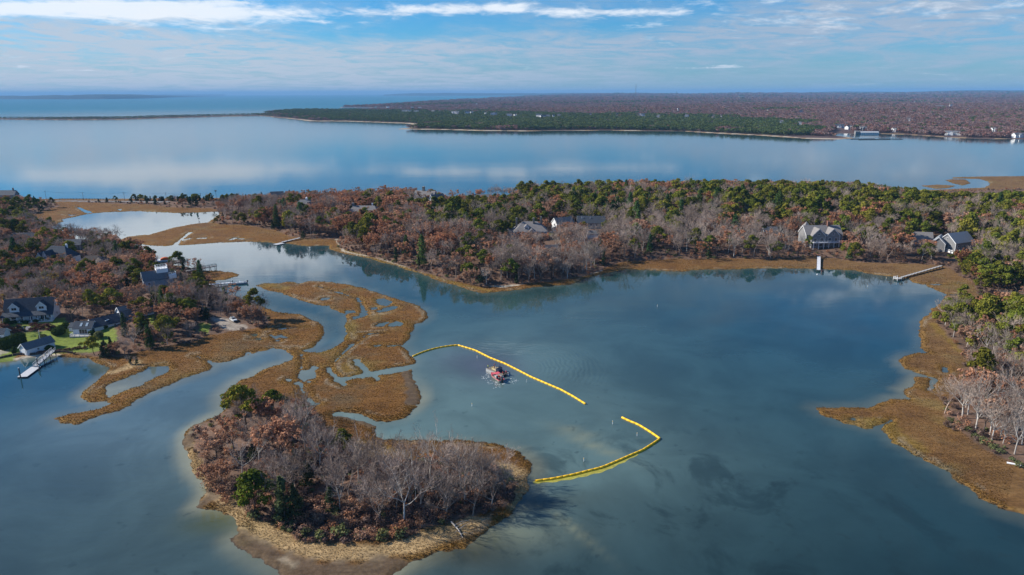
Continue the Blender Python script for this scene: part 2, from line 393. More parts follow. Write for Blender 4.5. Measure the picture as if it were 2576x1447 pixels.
U = [  # upland: outline, height, width of the slope
    (wpoly('''P -500,506 0,506 300,505.6 560,505 700,504 900,502 1280,497 1360,492 1500,488 1900,481 2100,481 2330,483 2500,478 2700,474 3300,470 3300,1500 2900,1330
 G 2572,960 2400,850 2200,790 2050,700 1900,580 1750,500 1720,420 1760,300 1860,200 F 1840,1447 1880,1350 1930,1200 1960,1100 1990,1000 1950,900 1830,760 1720,650 1690,600 1760,480 1850,420 2100,380 2290,310
 J 2270,1300 2150,1200 1950,1080 1830,1000 1760,970 1550,950 1000,940 700,900 480,870 0,902 I 2300,890 2000,905 1700,900 1450,920 1250,920 1100,970 1050,1000 800,1080 500,1130 200,1155 0,1165
 H 2350,1140 2000,1060 1700,980 1450,890 1200,820 1000,770 900,735 870,650 500,640 400,620 250,560 0,520 A 2500,510 2300,505 2150,490 2190,450 2240,370 2100,340 1700,330 1500,300 1100,292 700,270 300,255 P -500,520'''), 3.0, 30.0),
    (wpoly('''P 1330,494 1500,490 1900,483 2100,483 2330,486 2600,482 3300,480 3300,1400 2950,1250 2700,1050 2560,900 2500,800 2450,720 2380,655 2200,640 1900,630 1600,620 1450,590 1330,560'''), 7.0, 110.0),
    (wpoly('''A -1200,235 0,235 330,235 550,285 600,320 400,380 270,400 330,450 500,520 590,575 750,665 1080,665 1300,730 1440,785 1500,870 1640,915 1880,925 2000,990 2130,1100 2290,1200
 C 80,330 200,450 330,500 440,540 475,620 440,640 300,680 150,700 B 2500,450 2400,440 2100,490 1900,570 1600,610 1400,660 1150,710 960,715 830,690 550,640 340,672 170,672 0,710 -400,745 -1500,900'''), 4.5, 42.0),
    (wpoly('''E 330,340 420,290 520,230 640,195 760,160 900,170 1060,220 1120,330 1200,440 1290,500 1400,580 1600,590 1800,590 2000,600 2200,620 2350,650 2420,720 2440,790 2400,870 2250,930 2000,990 1800,1040 1750,1080 1500,1120 1300,1130 1050,1130 980,1080 850,1010 700,960 640,890 480,800 390,760 340,650 310,540 295,430'''), 2.2, 16.0)]
LAWN = [wpoly('''K -400,850 0,780 300,800 560,750 960,720 1000,640 1180,560 1300,640 1500,700 1850,620 2080,560 2170,860 2050,950 1750,1040 1500,1040 950,1060 800,1080 740,1000 880,900 640,960 430,960 320,1050 230,1180 150,1230 0,1250 -300,1300''', 3.0),
        wpoly('K 150,620 600,590 1250,520 1000,640 960,680 480,700 200,700', 3.5), wpoly('L 480,1100 660,1080 660,1180 560,1240', 3.0), wpoly('L 1430,1160 1660,1150 1620,1310 1440,1280', 3.0), wpoly('H 590,470 760,460 880,480 700,520', 4.0), wpoly('N 990,340 1180,335 1200,380 1010,400', 8.0)]
DRIVE = [wpoly('L 1650,1075 2000,1070 2100,1140 2330,1150 2330,1200 2200,1230 2080,1245 1880,1215 1780,1150', 3.0), wpoly('K -300,930 160,920 160,1040 0,1085 -300,1150', 3.0), wpoly('N 960,150 1230,120 1250,150 1000,175', 9.0), wpoly('N 1000,310 1210,290 1210,330 1010,335', 8.0), wpoly('J 1640,700 1830,700 1830,735 1640,740', 7.0)]
ROAD = wpoly('P -300,505 80,502.6 200,503 300,504.5 420,507', 1.5)
BEACH = [(wpoly('I -120,1165 20,1178 130,1165 350,1115 500,1110 780,1070 840,1060 1000,1015'), 2.2), (wpoly('B -60,752 20,745 180,730 240,712 330,695 560,692'), 2.2), (wpoly('H 870,650 940,770 1060,800 1230,825 1500,905 1750,985'), 1.2)]
STRAW = [(wpoly('E 590,930 760,1060 960,1150 1200,1200 1500,1200 1800,1140 2050,1040 2180,1000'), 3.8), (wpoly('E 310,480 330,600 420,790 560,850'), 4.0), (wpoly('E 2380,640 2480,680 2520,760 2450,850'), 4.5), (wpoly('B 1130,860 1300,810 1380,760'), 3.0)]
MUD = [(wpoly('E 545,1110 640,1160 760,1220 900,1290 1100,1340 1400,1340 1600,1285'), 5.0), (wpoly('E 260,480 250,430 330,350'), 3.0), (wpoly('E 300,895 370,850 440,800'), 3.5), (wpoly('C 1800,1080 1850,1200 1890,1300 1870,1420'), 2.6), (wpoly('E 1300,270 1500,335'), 3.0)]
GOLD = [(wpoly(s), w_) for s, w_ in (('C 1240,600 1230,700 1260,760', 4.0), ('C 1250,1070 1350,1090', 7.0), ('C 340,220 600,260', 5.0), ('G 1130,500 1260,650 1400,740', 6.0), ('H 900,735 1300,870 1720,980 2100,1100 2400,1170', 2.0), ('E 1420,490 1560,520 1640,560', 5.0), ('C 1100,860 950,910', 2.5), ('F 1650,620 1800,760 1940,900', 2.2))]

def land_s(x, y):
    """distance inland from the waterline (negative in water)"""
    s_ = np.minimum(-sd_poly(x, y, W1), -sd_poly(x, y, BAY))
    for P in MISL: s_ = np.maximum(s_, sd_poly_near(x, y, P, 50))
    for P in POOLS: s_ = np.minimum(s_, -sd_poly_near(x, y, P, 30))
    for P, w_ in CREEK: s_ = np.minimum(s_, d_line(x, y, P, 30.0) - w_ * (0.55 + 0.25 * fbm(x / 7, y / 7, 5, 2)))
    s_ = s_ + 1.1 * fbm(x / 7.0, y / 7.0, 11, 3) + 0.9 * fbm(x / 1.9, y / 1.9, 12, 2)
    return s_
def upland_h(x, y):
    h = np.zeros(x.shape); inside = np.full(x.shape, -99.0)
    for P, H_, W_ in U:
        d = sd_poly_near(x, y, P, 40.0)
        h = h + H_ * sstep(0, W_, d)
        inside = np.maximum(inside, d)
    return h * (0.85 + 0.22 * fbm(x / 55.0, y / 55.0, 21, 3)), inside
def hgt(x, y):
    x, y = np.atleast_1d(np.asarray(x, float)), np.atleast_1d(np.asarray(y, float))
    s_ = land_s(x, y)
    uh, ui = upland_h(x, y)
    z = np.where(s_ < 0, np.maximum(s_ * 0.35, -0.8), 0.34 * sstep(0.0, 1.6, s_)) + np.where(s_ > 0, 0.10 * fbm(x / 3.0, y / 3.0, 31, 3) * sstep(0.3, 2.5, s_), 0)
    return z + uh * sstep(0.0, 5.0, s_), s_, ui
def G(px, py):
    """picture point -> point on the ground"""
    d = ray(px, py)
    lo, hi = None, None
    t0 = (14.0 - CAM_H) / d[2]; t1 = (-0.5 - CAM_H) / d[2]
    ts = np.linspace(t0, t1, 160)
    z = hgt(d[0] * ts, d[1] * ts)[0]
    below = np.nonzero(CAM_H + d[2] * ts <= np.maximum(z, 0))[0]
    t = ts[below[0]] if len(below) else t1
    return Vector((d[0] * t, d[1] * t, CAM_H + d[2] * t))
def hz_at(x, y):
    return float(max(hgt(x, y)[0][0], 0.0))
def to_px(x, y, z):
    v = _R.T @ np.array([np.asarray(x, float), np.asarray(y, float), np.asarray(z, float) - CAM_H])
    return 1288 + FPX * v[0] / -v[2], 723.5 - FPX * v[1] / -v[2]

# ------------------------------------------------------------------ terrain, near: one height field on rings round the place below the camera
NT, NR = 820, 470
th = np.linspace(R(-47), R(47), NT)
rr = 92.0 * (1120.0 / 92.0) ** (np.arange(NR) / (NR - 1))
TH, RR = np.meshgrid(th, rr)
GX, GY = RR * np.sin(TH), RR * np.cos(TH)
fx, fy = GX.ravel(), GY.ravel()
Z, S, UI = [np.concatenate(q) for q in zip(*[hgt(fx[i:i + 60000], fy[i:i + 60000]) for i in range(0, len(fx), 60000)])]
lawn = np.full(fx.shape, -9.0)
for P in LAWN: lawn = np.maximum(lawn, sd_poly_near(fx, fy, P, 9))
lawn = lawn + 0.8 * fbm(fx / 3, fy / 3, 41, 2)
drive = np.full(fx.shape, -9.0)
for P in DRIVE: drive = np.maximum(drive, sd_poly_near(fx, fy, P, 9))
drive = drive + 0.9 * fbm(fx / 2.5, fy / 2.5, 42, 2)
droad = d_line(fx, fy, ROAD, 40)
def band(lst, sw=1.0, f=0.45):
    o = np.zeros(fx.shape)
    for P, w_ in lst:
        q = d_line(fx, fy, P, 40) / w_ + f * fbm(fx / 4.0, fy / 4.0, 51, 3)
        o = np.maximum(o, 1 - sstep(0.55, 1.15, q))
    return o
beach, straw, mud, gold = band(BEACH, f=.3), band(STRAW), band(MUD, f=.7), band(GOLD)
uin = UI + 2.2 * fbm(fx / 6, fy / 6, 43, 3)
col = np.zeros((len(fx), 3))
def paint(c, f):
    global col
    f = np.clip(f, 0, 1)[:, None]
    col = col * (1 - f) + np.array(c) * f
n_big, n_mid, n_fine = fbm(fx / 38, fy / 38, 61, 3), fbm(fx / 9, fy / 9, 62, 4), fbm(fx / 2.2, fy / 2.2, 63, 3)
paint((0.225, 0.108, 0.031), np.ones(len(fx)))
paint((0.25, 0.15, 0.068), sstep(60, 230, fx) * 0.85)                      # the eastern marshes are paler
paint((0.235, 0.135, 0.055), sstep(0.0, 0.7, n_big) * 0.6)
paint((0.125, 0.066, 0.032), sstep(0.0, 0.6, -n_mid) * 0.45)
paint((0.27, 0.18, 0.075), sstep(0.15, 0.65, n_mid) * 0.4)
paint((0.15, 0.08, 0.035), sstep(0.1, 0.7, n_fine) * 0.3)
paint((0.30, 0.17, 0.042), (1 - sstep(1.0, 4.0, S)) * 0.6)                 # brighter cordgrass along the creeks
paint((0.27, 0.175, 0.042), gold * 0.8)
paint((0.38, 0.275, 0.145), straw * 0.8)
paint((0.12, 0.092, 0.068), mud * 0.8)
paint((0.50, 0.45, 0.36), beach * 0.9)
paint((0.07, 0.055, 0.045), 1 - sstep(-0.1, 0.55, S + 0.2 * n_fine))        # wet mud at the waterline
fl = sstep(-0.5, 1.2, uin)
paint((0.145, 0.092, 0.066), fl)
paint((0.19, 0.115, 0.078), fl * sstep(0.0, 0.6, n_mid) * 0.7)
paint((0.085, 0.058, 0.04), fl * sstep(0.0, 0.6, -n_mid) * 0.7)
lw = sstep(-0.3, 0.6, lawn)
paint((0.155, 0.20, 0.038), lw)
paint((0.20, 0.215, 0.055), lw * sstep(0.0, 0.6, n_mid) * 0.6)
paint((0.37, 0.33, 0.28), sstep(-0.3, 0.5, drive) * (0.75 + 0.25 * np.clip(n_fine, -1, 1)))
rd = (1 - sstep(3.0, 3.8, droad)) * (fy > 600)
paint((0.20, 0.20, 0.20), rd)
Z = np.where((lw > 0.5) | (drive > 0) | (rd > .5), Z, Z + 0.09 * np.clip(n_fine, -1, 1) * sstep(0.4, 2, S) * (1 - beach))

gm, b, o_ = new_mat('ground_cover')
at = b.n('ShaderNodeAttribute', attribute_name='Col').outputs['Color']
pos = b.n('ShaderNodeNewGeometry').outputs['Position']
nz = b.noise(pos, 1.1, 6.0, 0.7)
nz2 = b.noise(b.vm('MULTIPLY', pos, (0.22, 0.9, 1.0)), 0.5, 5.0, 0.65, 1.2)
f = b.m('MULTIPLY', b.ramp(nz, 0.25, 0.75, 0.72, 1.28), b.ramp(nz2, 0.3, 0.7, 0.78, 1.22))
p = b.n('ShaderNodeBsdfPrincipled')
b.set(p.inputs['Base Color'], b.mix(1.0, at, b.comb(f, f, f), 'MULTIPLY'))
p.inputs['Roughness'].default_value = 0.9; p.inputs['Specular IOR Level'].default_value = 0.1
bn = b.n('ShaderNodeBump'); b.set(bn.inputs['Height'], nz); bn.inputs['Strength'].default_value = 0.35; bn.inputs['Distance'].default_value = 0.3
b.set(p.inputs['Normal'], bn.outputs[0])
b.nt.links.new(p.outputs[0], o_.inputs[0])

wr = (1 - sstep(0.0, 1.4, np.abs(S - 2.6 - 1.5 * n_mid))) * sstep(0.10, 0.4, fbm(fx / 11, fy / 11, 64, 3))
marshy = (1 - fl) * (1 - lw)
col = col * (1 - .30 * marshy * (1 - beach) * (1 - straw))[:, None]
paint((0.33, 0.27, 0.19), .6 * wr * marshy)
paint((0.105, 0.085, 0.05), marshy * sstep(.25, .7, fbm(fx / 15, fy / 11, 65, 4)) * .5)
paint((0.20, 0.165, 0.06), marshy * sstep(.25, .7, fbm(fx / 18, fy / 14, 66, 4)) * .35)
idx = np.arange(NT * NR).reshape(NR, NT)
quads = np.stack([idx[:-1, :-1], idx[:-1, 1:], idx[1:, 1:], idx[1:, :-1]], -1).reshape(-1, 4)
qz = Z[quads].max(1)
keep = qz > -0.12
zone = np.zeros(len(quads), int)
qm = lambda a: a[quads].mean(1)
zone[qm(fl) > 0.5] = 1
zone[qm(lw) > 0.5] = 2
zone[qm(beach) > 0.5] = 3
zone[(qm(drive) > 0)] = 4
zone[qm(rd) > 0.5] = 5
GV = np.stack([fx, fy, Z], -1)
for k_, (nm, lb) in enumerate((('salt_marsh_ground', 'rust brown salt marsh cut by creeks and pools'), ('forest_floor', 'leaf littered ground under the trees'), ('lawn', 'green mown lawn round the houses by the cove'),
                               ('beach', 'narrow strips of pale sand along the shore'), ('gravel_drive', 'pale gravel drives and turning places'), ('road', 'grey shore road along the causeway'))):
    q = quads[keep & (zone == k_)]
    u_, inv = np.unique(q, return_inverse=True)
    me = np_mesh(nm, GV[u_], inv.reshape(-1, 4), gm, True)
    ca = me.color_attributes.new('Col', 'FLOAT_COLOR', 'POINT')
    ca.data.foreach_set('color', np.concatenate([col[u_], np.ones((len(u_), 1))], 1).astype(np.float32).ravel())
    tag(link(nm, me), lb, None, None, 'structure')

# ------------------------------------------------------------------ water
tw = np.linspace(R(-80), R(80), 300)
rw = np.concatenate([40.0 * (1150.0 / 40.0) ** (np.arange(190) / 189.0), 1150.0 * (60000.0 / 1150.0) ** (np.arange(1, 60) / 59.0)])
TW, RW = np.meshgrid(tw, rw)
wx, wy = (RW * np.sin(TW)).ravel(), (RW * np.cos(TW)).ravel()
near = (RW.ravel() < 1150)
sw = np.full(wx.shape, -200.0)
sw[near] = np.minimum(-sd_poly(wx[near], wy[near], W1), -sd_poly(wx[near], wy[near], BAY))
def wblob(px, py, rx, ry, rot=0.0):
    cx, cy_ = g0(px, py)
    a, b_ = wx - cx, wy - cy_
    c, s_ = math.cos(rot), math.sin(rot)
    u_, v_ = (a * c + b_ * s_) / rx, (-a * s_ + b_ * c) / ry
    return np.exp(-(u_ * u_ + v_ * v_))
wn = fbm(wx / 30, wy / 30, 71, 4)
wcol = np.tile(np.array([0.018, 0.058, 0.060]), (len(wx), 1))
def wpaint(c, f):
    global wcol
    f = np.clip(f, 0, 1)[:, None]
    wcol = wcol * (1 - f) + np.array(c) * f
wpaint((0.022, 0.055, 0.062), wblob(2050, 1250, 120, 75) + wblob(1800, 1400, 110, 50))                   # deeper, clearer basin in the south east
wpaint((0.010, 0.034, 0.042), 0.95 * wblob(2250, 1390, 85, 40, 0.3) + 0.5 * wblob(1900, 1420, 90, 30))
wpaint((0.05, 0.085, 0.09), 0.85 * wblob(500, 1400, 90, 60) + 0.6 * wblob(250, 1250, 90, 50))          # shallow flats to the west
wpaint((0.10, 0.155, 0.175), 0.95 * wblob(500, 1010, 45, 45) + 0.9 * wblob(700, 900, 26, 24) + .7 * wblob(330, 1050, 50, 30))
wpaint((0.15, 0.225, 0.21), 0.7 * wblob(1200, 1050, 70, 60) + 0.95 * wblob(1130, 1000, 42, 45) + 0.9 * wblob(1150, 1090, 50, 28) + .6 * wblob(1400, 1130, 38, 26) + 0.5 * wblob(1330, 880, 60, 70))   # stirred up water inside the boom
wpaint((0.04, 0.09, 0.10), 0.7 * wblob(1750, 960, 110, 90))
wpaint((0.016, 0.07, 0.11), 0.8 * wblob(100, 950, 45, 35) + 0.8 * wblob(2150, 800, 70, 80) + 0.5 * wblob(640, 640, 90, 90))
wpaint((0.10, 0.11, 0.135), 0.85 * wblob(1240, 925, 11, 14) + 0.5 * wblob(1160, 905, 12, 14))             # dredged silt round the barge
for px, py, rx, ry, ro in ((1490, 1120, 13, 2.2, -0.75), (1450, 1085, 8, 2.0, -0.6), (1000, 1385, 9, 4, 0.2), (1430, 1320, 12, 1.2, -1.0), (1250, 1340, 16, 7, 0)):
    wpaint((0.20, 0.22, 0.15), 0.75 * wblob(px, py, rx, ry, ro))
sh = sstep(-6.0, -0.2, sw + 3.0 * wn)                                                                       # sandy shallows near the shores
shw = 0.30 + 0.7 * np.clip(wblob(440, 1120, 14, 45) + wblob(470, 1230, 14, 26) + wblob(540, 1310, 16, 12) + wblob(250, 985, 22, 16) + wblob(1000, 1415, 30, 16) + wblob(2240, 950, 16, 26) + wblob(1340, 1170, 10, 12) + wblob(1090, 1010, 12, 14) + .6 * wblob(90, 905, 40, 8) + .5 * wblob(650, 930, 30, 20), 0, 1)
wpaint((0.27, 0.26, 0.17), sh * shw * 0.75)
wpaint((0.085, 0.10, 0.045), 0.9 * wblob(545, 1315, 9, 5))
wpaint((0.05, 0.05, 0.03), 0.75 * wblob(1180, 1390, 12, 7) + 0.6 * wblob(1330, 1270, 16, 4, .2))
wcol = wcol * (0.76 + 0.24 * sstep(0.10, 0.3, wcol[:, :1]))
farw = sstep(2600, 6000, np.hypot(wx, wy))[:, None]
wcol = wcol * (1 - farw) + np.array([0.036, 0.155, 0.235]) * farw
iw = np.arange(len(wx)).reshape(TW.shape)
wq = np.stack([iw[:-1, :-1], iw[:-1, 1:], iw[1:, 1:], iw[1:, :-1]], -1).reshape(-1, 4)

wm, b, o_ = new_mat('water')
at = b.n('ShaderNodeAttribute', attribute_name='Col').outputs['Color']
pos = b.n('ShaderNodeNewGeometry').outputs['Position']
px_, py_, pz_ = b.xyz(pos)
dist = b.vm('LENGTH', b.comb(px_, py_, 0))
# dark eelgrass beds on the bottom, only in the clear south east basin
eg = b.noise(b.vm('MULTIPLY', pos, (1.0, 0.8, 1.0)), 0.055, 7.0, 0.62, 0.6)
ex, ey = g0(1760, 1330)
em = b.m('SUBTRACT', 1.0, b.ramp(b.vm('LENGTH', b.comb(b.m('MULTIPLY', b.m('SUBTRACT', px_, ex), 0.7), b.m('MULTIPLY', b.m('SUBTRACT', py_, ey), 1.0), 0)), 30.0, 70.0))
egm = b.m('MULTIPLY', b.ramp(eg, 0.50, 0.64), em)
egm2 = b.m('MULTIPLY', b.ramp(b.noise(pos, 0.17, 4.0, 0.6), 0.62, 0.68), b.m('SUBTRACT', 1.0, b.ramp(dist, 170.0, 330.0)))
colr = b.mix(b.m('MULTIPLY', egm, 0.55), at, (0.010, 0.022, 0.024))
colr = b.mix(b.m('MULTIPLY', egm2, 0.32), colr, (0.014, 0.026, 0.027))
cl = b.noise(pos, 0.03, 5.0, 0.6, 0.5)
cf = b.ramp(cl, 0.3, 0.7, 0.82, 1.18)
colr = b.mix(1.0, colr, b.comb(cf, cf, cf), 'MULTIPLY')
p = b.n('ShaderNodeBsdfPrincipled')
b.set(p.inputs['Base Color'], colr)
p.inputs['IOR'].default_value = 1.333
b.set(p.inputs['Specular IOR Level'], b.ramp(dist, 2400.0, 6500.0, 0.5, 0.08))
b.set(p.inputs['Roughness'], b.ramp(dist, 300.0, 4000.0, 0.04, 0.16))
# ripples: short wind ripples, longer wavelets, slicks without ripples, rings round the working boats
mp = b.n('ShaderNodeMapping'); b.set(mp.inputs[0], pos); mp.inputs['Rotation'].default_value = (0, 0, R(28)); mp.inputs['Scale'].default_value = (0.22, 1.0, 1.0)
rip = b.noise(mp.outputs[0], 1.05, 3.0, 0.55, 0.25)
mp2 = b.n('ShaderNodeMapping'); b.set(mp2.inputs[0], pos); mp2.inputs['Rotation'].default_value = (0, 0, R(-12)); mp2.inputs['Scale'].default_value = (0.3, 1.0, 1.0)
rip2 = b.noise(mp2.outputs[0], 0.28, 3.0, 0.55, 0.3)
slick = b.ramp(b.noise(b.vm('MULTIPLY', pos, (0.35, 1.0, 1.0)), 0.011, 4.0, 0.6, 0.8), 0.40, 0.62, 0.12, 1.0)
bx_, by_ = g0(1275, 925)
rd_ = b.vm('LENGTH', b.comb(b.m('SUBTRACT', px_, bx_), b.m('SUBTRACT', py_, by_), 0))
wob = b.m('MULTIPLY', b.noise(pos, 0.12, 2.0, 0.5), 5.0)
ring = b.m('SINE', b.m('MULTIPLY', b.m('ADD', rd_, wob), 3.1))
ringm = b.m('MULTIPLY', b.m('MULTIPLY', b.ramp(rd_, 8, 17), b.m('SUBTRACT', 1.0, b.ramp(rd_, 24, 46))), b.ramp(b.m('ADD', b.m('MULTIPLY', b.m('SUBTRACT', px_, bx_), 0.7), b.m('SUBTRACT', py_, by_)), -6.0, 14.0))
hh = b.m('ADD', b.m('MULTIPLY', b.m('ADD', b.m('MULTIPLY', rip, 0.075), b.m('MULTIPLY', rip2, 0.16)), slick), b.m('MULTIPLY', b.m('MULTIPLY', ring, ringm), 0.06))
bn = b.n('ShaderNodeBump'); b.set(bn.inputs['Height'], hh); bn.inputs['Distance'].default_value = 1.0
b.set(bn.inputs['Strength'], b.m('ADD', b.ramp(dist, 150.0, 430.0, 0.55, 0.09), b.ramp(dist, 2600.0, 5200.0, 0.0, 0.8)))
b.set(p.inputs['Normal'], bn.outputs[0])
# far out the wind roughened sea hides most of its mirror: its own blue takes over
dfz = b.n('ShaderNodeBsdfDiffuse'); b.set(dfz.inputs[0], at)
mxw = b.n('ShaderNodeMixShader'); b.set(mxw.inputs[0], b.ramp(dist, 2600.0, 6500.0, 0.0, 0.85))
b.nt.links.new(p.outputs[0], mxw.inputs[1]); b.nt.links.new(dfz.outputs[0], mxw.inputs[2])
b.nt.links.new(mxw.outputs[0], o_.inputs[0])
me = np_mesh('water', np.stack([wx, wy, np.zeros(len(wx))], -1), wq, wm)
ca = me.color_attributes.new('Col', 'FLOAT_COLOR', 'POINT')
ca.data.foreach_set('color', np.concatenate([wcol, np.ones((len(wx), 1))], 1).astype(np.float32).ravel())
tag(link('water', me), 'calm blue water of the inlet and the bay', None, None, 'structure')

# ------------------------------------------------------------------ palette
M = {}
M['shingle'] = solid('weathered_shingle', (0.21, 0.21, 0.215), .85, .2, 3.0, bump=.3, stretch=(1, 1, 4))
M['grey_paint'] = solid('blue_grey_siding', (0.27, 0.33, 0.39), .7, .12, 3.0, stretch=(1, 1, 5))
M['pale_siding'] = solid('pale_grey_siding', (0.66, 0.69, 0.73), .7, .1, 3.0, stretch=(1, 1, 5))
M['beige'] = solid('beige_siding', (0.50, 0.46, 0.38), .7, .1, 3.0, stretch=(1, 1, 5))
M['white'] = solid('white_paint', (0.74, 0.75, 0.76), .55, .08, 2.0)
M['slate'] = solid('dark_asphalt_roof', (0.052, 0.064, 0.084), .9, .3, 2.5, spec=.2)
M['grey_roof'] = solid('grey_asphalt_roof', (0.15, 0.155, 0.165), .9, .25, 2.5, spec=.2)
M['cedar_roof'] = solid('weathered_cedar_roof', (0.22, 0.205, 0.20), .9, .3, 1.6, bump=.4, stretch=(1, 2, 2))
M['pale_roof'] = solid('pale_metal_roof', (0.26, 0.28, 0.30), .6, .15, 2.0)
M['brown_roof'] = solid('brown_asphalt_roof', (0.085, 0.068, 0.06), .9, .25, 2.5)
M['glass'] = solid('window_glass', (0.02, 0.027, 0.035), .08, .1, 1.0, spec=.6)
M['skylight'] = solid('skylight_glass', (0.35, 0.42, 0.48), .1, .1, 1.0, spec=.6)
M['brick'] = solid('chimney_brick', (0.25, 0.12, 0.085), .85, .35, 5.0)
M['stone'] = solid('chimney_stone', (0.24, 0.21, 0.18), .9, .4, 3.0)
M['plank'] = solid('weathered_planks', (0.43, 0.41, 0.39), .8, .25, 2.0, stretch=(6, 1, 1))
M['pile'] = solid('dark_wet_timber', (0.085, 0.075, 0.068), .8, .35, 3.0)
M['darkrail'] = solid('dark_stained_rail', (0.035, 0.045, 0.05), .7, .2, 3.0)
M['float'] = solid('grey_float_deck', (0.46, 0.47, 0.49), .7, .15, 2.0)
M['blue_door'] = solid('dark_blue_door', (0.02, 0.04, 0.12), .4, .1)
M['yellow'] = solid('yellow_boom_fabric', (0.90, 0.53, 0.010), .5, .08, 1.2)
M['amber'] = solid('amber_webbing', (0.62, 0.36, 0.012), .6, .1)
M['skirt'] = solid('submerged_yellow_skirt', (0.36, 0.33, 0.055), .35, .25, .8)
M['black'] = solid('black_rubber', (0.018, 0.019, 0.022), .5, .2)
M['navy'] = solid('navy_painted_steel', (0.022, 0.03, 0.06), .45, .25, 2.0)
M['alu'] = solid('aluminium_hull', (0.55, 0.56, 0.56), .38, .2, 1.5, metal=.35)
M['deck'] = solid('barge_deck', (0.20, 0.17, 0.135), .85, .35, 3.0)
M['tan'] = solid('tan_trough', (0.62, 0.50, 0.27), .65, .15, 2.0)
M['red'] = solid('red_paint', (0.66, 0.10, 0.12), .45, .12, 2.0)
M['scarlet'] = solid('scarlet_cloth', (0.72, 0.085, 0.045), .75, .15)
M['orange'] = solid('orange_oilskin', (0.80, 0.20, 0.045), .55, .12)
M['orange_cover'] = solid('orange_boat_cover', (0.70, 0.13, 0.02), .6, .2, 1.5)
M['hivis'] = solid('yellow_green_vest', (0.70, 0.80, 0.12), .6, .1)
M['cloth'] = solid('dark_work_cloth', (0.03, 0.033, 0.042), .9, .2)
M['navycloth'] = solid('navy_jacket', (0.018, 0.025, 0.055), .85, .2)
M['denim'] = solid('blue_denim', (0.06, 0.10, 0.18), .85, .2)
M['skin'] = solid('skin', (0.50, 0.28, 0.19), .6, .08)
M['hair'] = solid('dark_hair', (0.02, 0.015, 0.012), .8, .2)
M['gel'] = solid('white_gelcoat', (0.78, 0.79, 0.80), .22, .04, spec=.5)
M['carpaint'] = solid('white_car_paint', (0.72, 0.75, 0.76), .18, .03, spec=.6)
M['spoil'] = solid('wet_dredged_mud', (0.30, 0.24, 0.17), .8, .5, 3.0)
M['pink'] = solid('pink_kayak_plastic', (0.62, 0.10, 0.16), .35, .06)
M['wood'] = solid('pole_wood', (0.13, 0.11, 0.095), .9, .3, 3.0)
M['foam'] = solid('churned_foam', (0.50, 0.55, 0.56), .5, .2)
M['dead'] = solid('bleached_dead_wood', (0.42, 0.38, 0.34), .85, .25, 3.0)
M['bulk'] = solid('dark_timber_bulkhead', (0.075, 0.06, 0.055), .9, .4, 2.0, stretch=(4, 4, 1))

# ------------------------------------------------------------------ houses
CLEAR = []      # (x, y, radius, metres kept open on the viewer's side)
_wc = {}
def window(parent, x, y, z, rz, w_, h_, cols=2, frame='white'):
    k_ = (round(w_, 2), round(h_, 2), cols, frame)
    if k_ not in _wc:
        f = MB(); t = 0.11
        for s_ in (-1, 1):
            f.box((s_ * (w_ / 2 - t / 2), 0, 0), (t, .12, h_)); f.box((0, 0, s_ * (h_ / 2 - t / 2)), (w_ - 2 * t, .12, t))
        for i in range(1, cols): f.box((-w_ / 2 + w_ * i / cols, .01, 0), (.07, .08, h_ - 2 * t))
        g = MB().box((0, .03, 0), (w_ - t, .05, h_ - t))
        _wc[k_] = (f.mesh('window', M[frame]), g.mesh('pane', M['glass']))
    a = link('window', _wc[k_][0], parent); a.location = (x, y, z); a.rotation_euler = (0, 0, rz)
    link('pane', _wc[k_][1], a)
